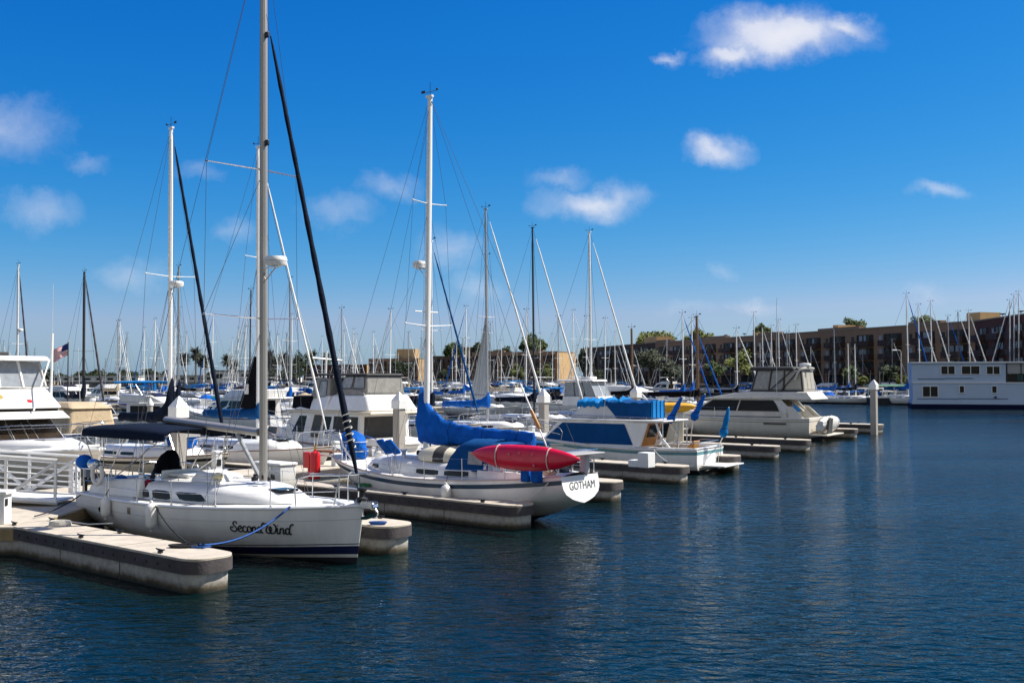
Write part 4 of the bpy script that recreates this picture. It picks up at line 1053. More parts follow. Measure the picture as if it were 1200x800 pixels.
# service pedestals along the walkway and hoses on the fingers
PEDL = ['service pedestal on the walkway behind the nearest sloop', 'service pedestal on the walkway behind the red extinguisher', 'service pedestal on the walkway behind the GOTHAM mast', 'service pedestal on the walkway right of the blue sail cover', 'service pedestal on the walkway behind the blue flybridge canvas', 'service pedestal on the walkway behind the cream cruiser bow']
for i, v in enumerate((3.6, 9.0, 15.0, 21.0, 30.0, 38.0)):
    r = thing('power_pedestal', PEDL[i], 'pedestal', W(-11.6, v, .668), AU, 'service pedestals on the walkway')
    MB().box((0, 0, .42), (.24, .26, .84)).build('body', RAILW, r, bevel=.02); MB().box((0, 0, .89), (.28, .30, .10)).build('lamp_cap', PILECAP, r, bevel=.03); MB().box((.125, 0, .55), (.015, .16, .22)).build('socket', BLACKP, r, smooth=0)
for nm, k_, lb, m_ in (('F2', 6.6, 'coiled green water hose on the finger dock beside the GOTHAM sloop', mat('hose_green', (.03, .16, .06), .5)), ('F3', 6.0, 'coiled yellow power cable on the finger dock beside the blue covered cruiser', YELP), ('F1', 6.3, 'coiled white water hose on the nearest finger dock', ROPEW)):
    p = FEND[nm] - UV * k_ + VV * .18; b = MB()
    b.tube([Vector((.24 * math.cos(a) * (1 - a * .004), .20 * math.sin(a), .015 + .004 * a)) for a in [R(24 * j) for j in range(60)]] + [Vector((.6, .1, .02)), Vector((1.1, .25, .02))], .015, 5)
    o_ = b.build('water_hose' if 'hose' in lb else 'coiled_cable', m_, smooth=60); o_.location = (p.x, p.y, .662); tag(o_, lb, 'hose' if 'hose' in lb else 'cable')
# gangway
P0 = Vector((-11.9, 28.7, .74)); gd = Vector((-.995, 0, .07)).normalized(); GL = 12.0
g = thing('gangway', 'white metal gangway with slatted rails sloping down to the landing dock', 'gangway', P0, 0)
def gp(s, y, h): return gd * s + Vector((0, y, h))
MB().hexa([gp(0, -.62, 0), gp(GL, -.62, 0), gp(GL, .62, 0), gp(0, .62, 0)], [gp(0, -.62, .06), gp(GL, -.62, .06), gp(GL, .62, .06), gp(0, .62, .06)]).build('ramp', RAILW, g, smooth=0)
for y in (-.68, .68):
    t = MB()
    t.tube([gp(0, y, 1.12), gp(GL, y, 1.12)], .042, 6); t.tube([gp(0, y, .02), gp(GL, y, .02)], .075, 4)
    for h in (.90, .72, .56, .40, .26): t.tube([gp(0, y, h), gp(GL, y, h)], .020, 5)
    for k in range(9):
        t.box(tuple(gp(.05 + k * 1.3, y, .56)), (.065, .05, 1.12))
        if k < 8: t.tube([gp(.05 + k * 1.3, y, .08 if k % 2 else 1.05), gp(.05 + (k + 1) * 1.3, y, 1.05 if k % 2 else .08)], .045, 4)
    t.build('railing', RAILW, g, smooth=0)
r = thing('power_pedestal', 'white square pedestal standing on the landing dock at the left edge', 'pedestal', PX(0, 613, .655))
MB().box((0, 0, .34), (.36, .36, .68)).build('body', RAILW, r, bevel=.015); MB().box((0, 0, .72), (.50, .50, .08)).build('lid', PILECAP, r, bevel=.015)
MB().box((.185, -.1, .5), (.02, .12, .16)).build('socket', BLACKP, r)
r = thing('dock_box', 'white dock box on the walkway just right of the nearest sloop mast', 'dock box', PX(322, 569, .66), AU)
MB().box((0, 0, .33), (1.3, .62, .66)).build('body', GEL, r, bevel=.03); MB().box((0, 0, .70), (1.38, .70, .09)).build('lid', PILECAP, r, bevel=.03); MB().box((.2, -.32, .58), (.1, .03, .1)).build('latch', STEEL, r)
r = thing('fire_extinguisher', 'red fire extinguisher with hose box on the dock behind the nearest bow', 'extinguisher', PX(367, 561, .66), AU)
MB().lathe([(.02, 0), (.16, .01), (.17, .05), (.17, .78), (.14, .88), (.06, .93), (.05, .98)], (.10, 0, 0), 16).build('cylinder', REDP, r)
MB().box((-.25, .0, .62), (.34, .22, .52)).build('hose_box', REDP, r, bevel=.02); MB().box((-.2, 0, .2), (.08, .08, .4)).build('post', REDP, r)
MB().lathe([(.04, .98), (.05, 1.06), (.03, 1.12)], (.10, 0, 0), 8).tube([(.0, 0, 1.08), (.22, 0, 1.14)], .018, 5).build('valve', mat('brass', (.55, .36, .12), .35, metal=.8), r)
MB().lathe([(.175, .10), (.185, .16), (.175, .22)], (.1, 0, 0), 16).build('strap', CWHITE, r)
r = thing('dock_steps', 'white two step box on the finger dock beside the blue covered cruiser', 'dock steps', PX(752, 547, .66), AU)
MB().box((.21, 0, .28), (.46, .5, .56)).build('upper_step', PILECAP, r, bevel=.02); MB().box((-.24, 0, .13), (.43, .48, .26)).build('lower_step', PILECAP, r, bevel=.02)

# ================================================================== nearest sloop
L = 9.7; bow = PX(426, 662, 0)
o = bow - UV * (L / 2)
SW = thing('sailboat', 'nearest white sloop with Second Wind lettered on its bow and a navy bimini', 'sailboat', (o.x, o.y, 0), AU)
h = Hull(L, 3.35, (1.0, 1.02, 1.27), tw=.80, tm=.42, draft=.5, rake=.22, trake=-.18, p=(3.0, 1.5), kz0=-.06, be=2.0)
SWh = h; L2 = L / 2
HB = [('s', 0), ('s', .06), ('s', .28), ('s', .292), ('f', .6), ('b', .455), ('b', .435), ('b', .40), ('b', .22), ('b', .15), ('w', -.02), ('k', 0)]
h.build(SW, HB, [GEL, NAVY, ANTIF, mat('hull_crease', (.45, .45, .45), .4)], [0, 0, 3, 0, 0, 1, 0, 1, 0, 2, 2], n=34)
h.deck(SW, DECKM, n=26, camber=.07)
h.rail(SW, mat('rubrail_white', (.82, .82, .80), .35), r=.035, dz=.0, out=.0, n=30)
cab, at, ring = trunk(h, SW, -L2 + 2.7, L2 - 1.9, 1.12, .50, GEL, nose=2.9, side=.42, n=26)
trunk_window(cab, at, -L2 + 2.85, -L2 + 3.12, .2, .86, slant=-.05)
trunk_window(cab, at, -L2 + 3.3, -L2 + 4.05, .16, .95, slant=-.08)
trunk_window(cab, at, -L2 + 4.45, -L2 + 5.5, .22, .95, slant=-.22)
for x, s in ((L2 - 2.75, .5), (L2 - 4.8, .42)): MB().box((x, 0, ring(x)[5][2] + .03), (s, s, .06)).build('hatch', GLASS, cab, bevel=.02)
MB().box((-L2 + 3.2, 0, ring(-L2 + 3.2)[5][2] + .05), (1.0, .8, .09)).build('companionway_hatch', GEL, cab, bevel=.03)
MB().box((L2 - .75, 0, h.S(L2 - .75) + .07), (.75, .42, .05)).build('anchor_locker_lid', GEL, SW, bevel=.015)
b = MB()
for sd in (1, -1):
    y0, y1 = 1.02, 1.12
    b.loft([[(x, sd * (y0 - .10), z0), (x, sd * (y1 + .1), z0), (x, sd * (y1 + .02), z0 + hh), (x, sd * (y0), z0 + hh)] for x, z0, hh in ((-L2 + .35, .98, .22), (-L2 + 1.2, 1.0, .40), (-L2 + 2.75, 1.02, .50))])
b.build('coaming', GEL, SW, bevel=.04)
MB().box((-L2 + 1.55, 0, 1.10), (2.3, 1.9, .06)).build('cockpit_floor', NONSKID, SW)
MB().box((-L2 + .5, 0, 1.22), (.5, 1.9, .3)).build('helm_seat', GEL, SW, bevel=.04)
MB().hexa([(-L2 + 2.66, -.62, 1.05), (-L2 + 2.74, -.62, 1.05), (-L2 + 2.74, .62, 1.05), (-L2 + 2.66, .62, 1.05)], [(-L2 + 2.76, -.55, 1.68), (-L2 + 2.84, -.55, 1.68), (-L2 + 2.84, .55, 1.68), (-L2 + 2.76, .55, 1.68)]).build('companionway_bulkhead', GEL, SW, bevel=.02)
b = MB()   # white moulded seats and raised lockers on the coach roof
b.hexa([(-.6, -.75, 1.5), (.55, -.7, 1.5), (.55, .2, 1.5), (-.6, .2, 1.5)], [(-.45, -.6, 1.78), (.35, -.55, 1.70), (.35, .1, 1.70), (-.45, .1, 1.78)])
b.build('roof_locker', GEL, SW, bevel=.07)
MB().lathe([(.02, 0), (.14, .01), (.15, .06), (.10, .13), (.02, .15)], (.42, -.62, 1.62), 12).build('vent_cowl', mat('cowl_cream', (.66, .58, .36), .5), SW)
# black fabric covered helm pedestal
b = MB(); rings = []
for z, x0, x1, w in ((1.08, -.46, .50, .32), (1.4, -.46, .46, .34), (1.75, -.42, .34, .30), (2.02, -.16, .26, .22), (2.14, .04, .18, .10)):
    rings.append([(-L2 + 2.2 + (x0 + x1) / 2 + (x1 - x0) / 2 * math.cos(a) + .02 * math.sin(5 * a + z * 9), w * math.sin(a) * (1 + .05 * math.sin(7 * a)), z) for a in [2 * math.pi * k / 18 for k in range(18)]])
b.loft(rings).build('helm_cover', CBLACK, SW, smooth=50)
# rig
xm = L2 - 3.5; zb = h.S(xm) + .50
mast, mx = rig(SW, h, xm, zb, 15.0, ALU, .105, ((.285, 1.35), (.55, 1.30)), sweep=.32, furl=CNAVY, furlr=.078, zf=12.7, wr=.0065, det=2, seed=4, back=True, xbow=L2 - .05, wires=True)
bm = MB(); bm.tube([(xm - .12, 0, 2.72), (xm - 1.0, 0, 2.76), (xm - 4.1, 0, 2.92)], [.13, .14, .13], 10, 0, .72).build('boom', ALU, SW)
MB().tube([(xm - .15, 0, zb + .08), (xm - 1.05, 0, 2.66)], .05, 8).build('boom_vang', ALUG, SW)
b = MB(); b.tube([(xm - 3.6, 0, 2.80), (-L2 + 2.75, 0, 1.75)], .012, 5); b.tube([(xm - 3.7, .06, 2.80), (-L2 + 2.72, .1, 1.75)], .012, 5)
b.build('mainsheet', ROPEW, SW, smooth=0)
radome(mast, (mx(6.75) + .48, 0, 6.75), .26)
for z, dx in ((12.2, .13), (9.6, .13)): MB().box((mx(z) + dx, 0, z), (.12, .07, .14)).build('mast_light', BLACKP, mast, bevel=.02)
b = MB()
for k in range(5): b.tube([Vector((L2 - .05, 0, 1.3)).lerp(Vector((mx(12.7) + .1, 0, 12.7)), .105 + k * .012) + Vector((.10 * math.cos(a), .10 * math.sin(a), .03 * a)) for a in [j * .7 for j in range(10)]], .012, 4)
b.build('sail_lashing', ROPEW, SW, smooth=0)
b = MB(); b.lathe([(.03, 0), (.12, .03), (.13, .10), (.06, .14), (.06, .24), (.11, .27), (.11, .32), (.03, .35)], (L2 - .06, 0, 1.32), 14); b.build('furling_drum', BLACKP, SW)
b = MB(); b.box((L2 + .02, 0, 1.26), (.62, .17, .05)); b.tube([(L2 + .32, -.07, 1.27), (L2 + .32, .07, 1.27)], .06, 8)
for s in (-1, 1): b.box((L2 + .16, s * .085, 1.31), (.36, .012, .13))
b.build('bow_roller', STEEL, SW)
b = MB(); b.tube([(L2 - .3, .0, 1.34), (L2 + .28, 0, 1.33), (L2 + .42, 0, 1.16)], .022, 6)
for s in (-1, 1): b.loft([[(L2 + .42, 0, 1.16), (L2 + .40, s * .02, 1.10), (L2 + .38, 0, 1.06)], [(L2 + .30, s * .16, 1.12), (L2 + .26, s * .17, 1.06), (L2 + .22, s * .12, 1.0)], [(L2 + .16, s * .22, 1.06), (L2 + .12, s * .2, 1.02), (L2 + .1, s * .14, .99)]])
b.build('anchor', STEEL, SW)
pulpit(h, SW, True, r=.017, back=1.35, height=.64)
guard_rail(h, SW, .2, .80, 5, separate=True, height=.62, r=.013, wr=.0045)
b = MB()
for sd in (1, -1):
    b.tube(smoothpath([(-L2 + 1.5, sd * 1.35, 1.0), (-L2 + 1.45, sd * 1.36, 1.62), (-L2 + .25, sd * 1.30, 1.64), (-L2 + .1, sd * 1.1, 1.64), (-L2 + .1, sd * .45, 1.64), (-L2 + .12, sd * .45, 1.0)], 3), .016, 6)
    b.tube([(-L2 + .3, sd * 1.28, 1.0), (-L2 + .28, sd * 1.29, 1.64)], .016, 6); b.tube([(-L2 + .3, sd * 1.28, 1.34), (-L2 + 1.46, sd * 1.36, 1.34)], .011, 5)
b.build('pushpit', STEEL, SW)
bi = canopy(SW, -L2 + .1, -L2 + 4.0, 1.28, 2.48, .34, CNAVY, name='bimini', legs=None)
b = MB()
for sd in (1, -1):
    for xa, xb in ((.9, .15), (1.1, 1.2), (1.3, 2.2), (1.5, 3.9)): b.tube([(-L2 + xa, sd * 1.2, 1.4), (-L2 + xb, sd * 1.24, 2.56)], .014, 6)
    b.tube([(-L2 + 2.9, sd * 1.15, 1.5), (-L2 + 3.0, sd * 1.22, 2.62)], .016, 6)
b.build('bimini_frame', STEEL, SW)
b = MB(); b.lathe([(.04, -.22), (.11, -.19), (.14, -.08), (.14, .02), (.11, .12), (.03, .15)], (0, 0, 0), 14, 0, Matrix.Translation((-L2 + .85, -1.30, 1.78)) @ Matrix.Rotation(R(90), 4, 'Y')).build('barbecue', STEEL, SW)
b = MB(); b.tube([(-L2 + 1.15 + .05 * math.cos(a), -1.4, 1.6 + .24 * math.sin(a)) if False else (-L2 + 1.2 + .24 * math.sin(a), -1.42, 1.55 + .26 * math.cos(a)) for a in [R(40 + 28 * k) for k in range(11)]], .055, 8); b.build('horseshoe_buoy', CWHITE, SW)
for sd in (1, -1):
    for x in (-L2 + 2.55, -L2 + 3.3): MB().lathe([(.085, 0), (.075, .05), (.06, .09), (.08, .13), (.08, .15)], (x, sd * .98, 1.5), 12).build('winch', STEEL, SW)
MB().tube([(-.75, -.92, 1.52), (-.75, -.92, 1.66), (.55, -.86, 1.66), (.55, -.86, 1.50)], .012, 5).build('grab_rail', STEEL, SW)
for x in (-L2 + 1.05, -L2 + 1.75): pass
MB().panel([h.pt(.15, .62, -1), h.pt(.19, .62, -1), h.pt(.19, .76, -1), h.pt(.15, .76, -1)], rrect_uv(0, 1, 0, 1, .3, .4), .01, .002).build('hull_port', GLASS, SW, smooth=0)
MB().panel([h.pt(.315, .72, -1), h.pt(.33, .72, -1), h.pt(.33, .88, -1), h.pt(.315, .88, -1)], rect_uv(0, 1, 0, 1), .01, .003).build('vent_plate', STEEL, SW, smooth=0)

GLY = {
 'S': ([[(1.05, 1.30), (.95, 1.58), (.68, 1.66), (.46, 1.42), (.58, 1.05), (.92, .66), (1.02, .30), (.72, .02), (.30, .04), (.02, .34), (.06, .70), (.30, .76), (.40, .56)]], 1.22),
 'e': ([[(.05, .46), (.36, .52), (.56, .76), (.40, 1.0), (.14, .84), (.02, .44), (.16, .06), (.42, .0), (.66, .20)]], .72),
 'c': ([[(.56, .82), (.36, 1.0), (.12, .82), (.02, .42), (.16, .05), (.42, .0), (.64, .20)]], .70),
 'o': ([[(.34, 1.0), (.10, .82), (.02, .42), (.16, .04), (.42, .02), (.60, .36), (.56, .82), (.34, 1.0)]], .74),
 'n': ([[(.0, .02), (.06, .5), (.14, .98)], [(.08, .56), (.28, .92), (.50, .94), (.54, .62), (.48, .12), (.62, .02), (.72, .12)]], .80),
 'd': ([[(.52, .86), (.28, 1.0), (.06, .74), (.02, .32), (.18, .02), (.44, .16), (.56, .7), (.66, 1.25), (.80, 1.62), (1.04, 1.66), (1.10, 1.55)], [(.56, .7), (.54, .2), (.66, .0), (.78, .1)]], .86),
 'W': ([[(-.15, 1.36), (.02, 1.58), (.36, 1.60), (.66, 1.54), (.66, 1.2), (.46, .72), (.46, .24), (.76, .0), (1.08, .22), (1.20, .80), (1.10, 1.14), (.94, 1.04), (.94, .56), (1.10, .10), (1.42, .02), (1.76, .40), (1.88, 1.02), (1.74, 1.42), (1.52, 1.60)]], 1.96),
 'i': ([[(.10, .98), (.04, .5), (.06, .06), (.20, .0), (.32, .12)], [(.16, 1.36), (.20, 1.42)]], .40)}
b = MB(); cxp = 0.0; US = .135; X0 = L2 - 2.98; ZB = .60
for ch in 'SecondWind':
    st, adv = GLY[ch]
    for s_ in st:
        pts = []
        for p in smoothpath([(x, y, 0) for x, y in s_], 4):
            x = X0 + (cxp + p.x + .18 * p.y) * US * 1.22; z = ZB + p.y * US; q = h.pt((x + L2) / L, z, -1, .004); pts.append(Vector((x, q.y, z)))
        b.tube(pts, .0155, 6)
    cxp += adv
b.build('lettering', INK, SW, smooth=0)

# deck gear: sheets, tracks, blocks, clutter round the mast foot and in the cockpit
def dz_(x, y): 
    w_ = h.W(x); return h.S(x) + .07 * (1 - (y / max(w_, .1)) ** 2) + .012
for sd in (1, -1):
    b = MB(); b.tube([(x, sd * (h.W(x) - .30), dz_(x, h.W(x) - .30) + .01) for x in (-1.2, -.6, 0, .6, 1.2)], .016, 4); b.build('genoa_track', ALUG, SW, smooth=0)
    b = MB(); b.tube([(x, sd * (h.W(x) - .36 + .05 * math.sin(x * 3)), dz_(x, h.W(x) - .36) + .015) for x in [-L2 + 2.6 + .45 * k for k in range(13)]], .009, 4); b.build('jib_sheet', ROPEK if sd < 0 else ROPEB, SW, smooth=0)
b = MB()
for k in range(9):
    a = k * .7; b.box((xm + .22 * math.cos(a), .24 * math.sin(a), zb + .05 + .03 * (k % 3)), (.09, .05, .10), 0, a)
b.build('mast_foot_blocks', BLACKP, SW, bevel=.012)
for i, y in enumerate((-.22, -.11, .11, .22)):
    MB().tube([(xm - .15, y * .6, zb + .07), (xm - .9, y * 1.7, zb + .05), (-L2 + 3.4, y * 2.0, ring(-L2 + 3.4)[4][2] + .04)], .008, 4).build('halyard_tail', (ROPEW, ROPEB, ROPEK, ROPEW)[i], SW, smooth=0)
for (x, y, dx, dy, dz, m_) in ((-L2 + 1.2, -.75, .5, .35, .22, CBLUE), (-L2 + 1.9, .8, .6, .3, .18, CWHITE), (-L2 + .8, .5, .3, .3, .3, BLACKP), (-L2 + 2.4, -.7, .35, .25, .16, REDP)):
    MB().ball((x, y, 1.28), (dx / 2, dy / 2, dz), 0, 10, 6).build('cockpit_cushion', m_, SW)
MB().tube([(-L2 + 1.6 + .42 * 0, .46 * math.cos(a), 1.75 + .46 * math.sin(a)) for a in [R(20 * k) for k in range(19)]], .016, 6).build('steering_wheel', STEEL, SW)
b = MB()
for k in range(4): b.tube([(-L2 - .02, -.25 + .5 * (k % 2), .35 + .3 * (k // 2)), (-L2 + .02, -.25 + .5 * ((k + 1) % 2), .36 + .3 * (k // 2))], .018, 5)
b.tube([(-L2 - .04, -.25, .2), (-L2 + .05, -.25, 1.55)], .018, 5); b.tube([(-L2 - .04, .25, .2), (-L2 + .05, .25, 1.55)], .018, 5); b.build('boarding_ladder', STEEL, SW)

# fenders, lines, outboard of the nearest sloop
def fender(label, host, x, side, z, ln=.55, r=.12, hh=None, group='white fenders hanging from hulls', top=.9, m=FENDW):
    hx, ob = host; t = hx.tx(x); y = side * (hx.pt(t, z, 1).y + r + .01)
    M = Matrix.Translation(ob.location) @ Matrix.Rotation(ob.rotation_euler.z, 4, 'Z'); p = M @ Vector((x, y, z))
    f = thing('fender', label, 'fender', p, ob.rotation_euler.z, group)
    MB().lathe([(.02, -ln / 2 - .05), (.035, -ln / 2 - .03), (.04, -ln / 2), (r * .8, -ln / 2 + .05), (r, -ln / 2 + .12), (r, ln / 2 - .12), (r * .8, ln / 2 - .05), (.04, ln / 2), (.035, ln / 2 + .05), (.01, ln / 2 + .06)], n=16).build('body', m, f)
    MB().tube([(0, 0, ln / 2 + .04), (0, -side * .08, top)], .010, 5).build('cord', ROPEK, f, smooth=0)
    return f
fender('left one of two white fenders between the nearest sloop and the dock', (SWh, SW), -L2 + 2.15, -1, .80, .50, .12, top=.45)
fender('right one of two white fenders between the nearest sloop and the dock', (SWh, SW), -L2 + 4.35, -1, .78, .62, .13, top=.5)
def line_thing(label, pts, r, m, group=None, name='mooring_line'):
    return tag(MB().tube(pts, r, 6).build(name, m, smooth=60), label, 'rope', group)
MW = Matrix.Translation(SW.location) @ Matrix.Rotation(AU, 4, 'Z')
cl = FEND['F1'] - UV * 1.15 + VV * .40 + Vector((0, 0, .06))
pb = MW @ Vector((L2 - 1.42, -(h.W(L2 - 1.42) + .02), h.S(L2 - 1.42) + .04)); pm = MW @ Vector((-.55, -(h.W(-.55) + .02), h.S(-.55) + .03))
line_thing('blue mooring line from the Second Wind bow down to the nearest dock', sag(pb, cl, .22, 14) + [cl + Vector((.2, .05, -.03)), cl + Vector((.1, -.12, -.035)), cl + Vector((-.15, -.05, -.035))], .022, ROPEB)
line_thing('black mooring line from the Second Wind side to the nearest dock end', sag(pm, cl + Vector((-.25, .15, 0)), .12, 12), .018, ROPEK)
c2 = FEND['F1'] - UV * 8.0 + VV * .42
b = MB()
for k in range(4): b.tube([cl + Vector((-.35 + (.22 + .02 * k) * math.cos(a), .05 + (.10 + .012 * k) * math.sin(a), -.05 + .012 * k)) for a in [R(30 * j) for j in range(13)]], .017, 5)
tag(b.build('rope_coil', ROPEK, smooth=60), 'black rope coil lying at the end of the nearest dock', 'rope')
ps = MW @ Vector((-L2 + .15, -1.2, 1.0))
line_thing('dark stern line from the nearest sloop down to a dock cleat', sag(ps, c2 + Vector((0, 0, .05)), .08), .017, ROPEK)
b = MB()
for k in range(3): b.tube([FEND['F1b'] + Vector((-.55 + (.16 + .02 * k) * math.cos(a), .0 + (.1) * math.sin(a), .02 + .02 * k)) for a in [R(30 * j) for j in range(13)]], .016, 5)
tag(b.build('rope_coil', ROPEB, smooth=60), 'blue rope coil on the dock end under the nearest bow anchor', 'rope')
om = MW @ Vector((-L2 + .02, -1.10, 1.36))
t = thing('outboard_motor', 'small outboard with blue cover clamped to the nearest sloop stern rail', 'outboard', om, AU)
MB().ball((-.05, 0, .42), (.30, .20, .20), 0, 14, 9).build('cover', CBLUE, t, smooth=70)
b = MB(); b.box((-.03, 0, .16), (.2, .16, .3)); b.box((-.02, 0, -.18), (.11, .09, .5)); b.box((-.06, 0, -.44), (.30, .03, .06)); b.lathe([(.02, 0), (.05, .03), (.05, .16), (.02, .2)], (-.02, 0, -.60), 8); b.box((-.02, 0, -.68), (.14, .02, .18)); b.build('leg', BLACKP, t, bevel=.015)
b = MB()
for k in range(3):
    a = R(120 * k); b.add([(-.15, .02 * math.cos(a), -.52 + .02 * math.sin(a)), (-.13, .13 * math.cos(a - .35), -.52 + .13 * math.sin(a - .35)), (-.18, .13 * math.cos(a + .35), -.52 + .13 * math.sin(a + .35))], [(0, 1, 2)])
b.build('propeller', BLACKP, t, smooth=0); MB().box((.10, 0, .14), (.10, .18, .22)).build('clamp', ALUG, t, bevel=.01)

# ================================================================== GOTHAM cruising sloop with kayak
L = 10.4; st = PX(687, 559, 1.36)
st = st + VV * .45 - UV * .55
o = Vector((st.x, st.y, 0)) - UV * (L / 2)
GO = thing('sailboat', 'white cruising sloop with navy sheer stripe, blue sail cover and GOTHAM on its transom', 'sailboat', (o.x, o.y, 0), AU + math.pi)
h = Hull(L, 3.25, (1.36, 1.07, 1.50), tw=.52, tm=.46, draft=.5, rake=1.9, trake=-.30, p=(2.1, 1.25), kz0=.62, be=2.0, ps=2.6); GOh = h; L2 = L / 2
h.build(GO, [('s', 0), ('s', .045), ('s', .09), ('s', .21), ('f', .55), ('f', .8), ('w', .16), ('w', .09), ('w', 0), ('k', 0)], [GEL, mat('sheer_blue', (.006, .040, .085), .3, var=.15), ANTIF, TEAK], [0, 0, 1, 0, 0, 0, 2, 2, 2], n=34, transom=0, plain_transom=True)
h.deck(GO, DECKM, n=26, camber=.08); h.rail(GO, mat('rail_pale', (.55, .42, .36), .5), r=.026, dz=.015, n=30)
cab, at, ring = trunk(h, GO, -L2 + 2.9, L2 - 2.3, 1.02, .50, GEL, nose=1.3, side=.38, n=24)
trunk_window(cab, at, -L2 + 3.2, -L2 + 4.15, .28, .85, GLASSB); trunk_window(cab, at, -L2 + 4.4, -L2 + 5.3, .28, .85, GLASSB); trunk_window(cab, at, L2 - 3.45, L2 - 3.05, .3, .8, GLASSB)
MB().box((L2 - 3.1, 0, ring(L2 - 3.1)[5][2] + .04), (.6, .6, .1)).build('hatch', GEL, cab, bevel=.03)
b = MB()
for sd in (1, -1): b.loft([[(x, sd * .80, z0), (x, sd * 1.0, z0), (x, sd * .98, z0 + hh), (x, sd * .86, z0 + hh)] for x, z0, hh in ((-L2 + .6, 1.18, .16), (-L2 + 1.5, 1.12, .28), (-L2 + 2.9, 1.06, .36))])
b.build('coaming', GEL, GO, bevel=.03)
MB().box((-L2 + 1.7, 0, 1.16), (2.2, 1.5, .06)).build('cockpit_floor', TEAK, GO)
xm = -L2 + 5.88; zb = h.S(xm) + .5
mast, mx = rig(GO, h, xm, zb, 12.75, SPARW, .105, ((.36, 1.0), (.70, .72)), sweep=.05, furl=None, wr=.0065, det=2, seed=2, xbow=L2 + .25, double_back=True, zf=12.5, forestay=False)
wire(GO, [(mx(12.5) + .1, 0, 12.5), (L2 + .1, 0, h.fb[2] + .05)], .0065, name='forestay'); wire(GO, [(mx(12.6) - .1, .0, 12.6), (L2 - 1.6, 0, 1.5)], .006, name='inner_forestay')
zs = zb + (12.75 - zb) * .40
MB().tube([(xm, -.5, zs), (xm, .5, zs)], .02, 6).build('steaming_light_bracket', SPARW, mast)
radome(mast, (mx(7.55) + .40, 0, 7.55), .20)
MB().tube([(xm - .1, 0, 2.16), (xm - 4.3, 0, 2.24)], .075, 8).build('boom', SPARW, GO)
sail_cover(GO, xm + .22, xm - 4.28, 2.20, 1.18, CBLUE, top=.42, wid=.23, seed=5, n=40, drop=.24)
canopy(GO, -L2 + 2.5, -L2 + 4.15, .98, 1.35, .90, CCOV, name='dodger', front=True)
canopy(GO, -L2 + 1.75, -L2 + 2.55, .95, 2.02, .18, CCOV, name='bimini', legs=1.4)
pulpit(h, GO, True, r=.018, back=1.5, height=.66); guard_rail(h, GO, .16, .82, 6, separate=True, height=.64, wr=.0045)
pulpit(h, GO, False, r=.018, back=1.0, height=.66)
b = MB(); b.box((L2 + .1, 0, h.fb[2] + .05), (.9, .34, .06)); b.build('bowsprit', TEAK, GO, bevel=.01)
b = MB(); b.tube([(L2 + .5, 0, 1.5), (L2 + .1, 0, 1.56)], .02, 6)
for s in (-1, 1): b.hexa([(L2 + .45, 0, 1.38), (L2 + .5, 0, 1.38), (L2 + .3, s * .22, 1.34), (L2 + .25, s * .2, 1.34)], [(L2 + .45, 0, 1.42), (L2 + .5, 0, 1.42), (L2 + .3, s * .22, 1.38), (L2 + .25, s * .2, 1.38)])
b.build('anchor', STEEL, GO)
for sd in (1, -1):
    for x in (-L2 + 2.0, -L2 + 2.6): MB().lathe([(.09, 0), (.08, .06), (.065, .1), (.085, .14), (.085, .16)], (x, sd * .93, 1.42), 12).build('winch', STEEL, GO)
for x, y in ((1.2, .45), (1.2, -.45), (-1.7, .55)):
    MB().lathe([(.07, 0), (.07, .12), (.10, .16), (.13, .20), (.12, .22), (.02, .22)], (x, y, ring(x)[4][2]), 12).build('cowl_vent', STEEL, GO)
for sd in (1, -1):
    MB().tube([(x, sd * (h.W(x) - .28), h.S(x) + .09) for x in (-2.2, -1.2, -.2, .8)], .016, 4).build('genoa_track', ALUG, GO, smooth=0)
    MB().tube([(x, sd * (h.W(x) - .38 + .06 * math.sin(2.3 * x)), h.S(x) + .09) for x in [-2.6 + .5 * k for k in range(14)]], .010, 4).build('jib_sheet', ROPEW, GO, smooth=0)
    MB().tube([(xm + .2, sd * .72, zb + .02), (-L2 + 3.2, sd * .68, zb - .02)], .02, 5).build('grab_rail', TEAK, GO)
b = MB()
for k in range(10):
    a = k * .63; b.box((xm + .24 * math.cos(a), .26 * math.sin(a), zb + .06 + .04 * (k % 3)), (.10, .05, .12), 0, a)
b.build('mast_foot_blocks', BLACKP, GO, bevel=.012)
for (x, y, z, r_, m_) in ((-L2 + 1.0, -.5, 1.36, .20, CNAVY), (-L2 + .7, .45, 1.38, .16, CTAN), (-L2 + 1.6, -.7, 1.40, .18, BLACKP), (L2 - 2.0, -.4, 1.50, .16, ROPEW), (L2 - .9, -.2, 1.56, .12, BLACKP)):
    MB().ball((x, y, z), (r_ * 1.3, r_, r_ * .8), 0, 10, 6).build('deck_bundle', m_, GO)
# name across the transom
def tr(x, y): # text plane on the sloping transom, reads from port to starboard seen from astern
    zc = .99 + y; e = h.pt(0, zc, 1); return Vector((e.x - .006, -x, zc))
lettering(GO, 'GOTHAM', lambda x, y: tr(x + .03, y), .30, INK, shear=.12, bold=.0, stretch=.92)
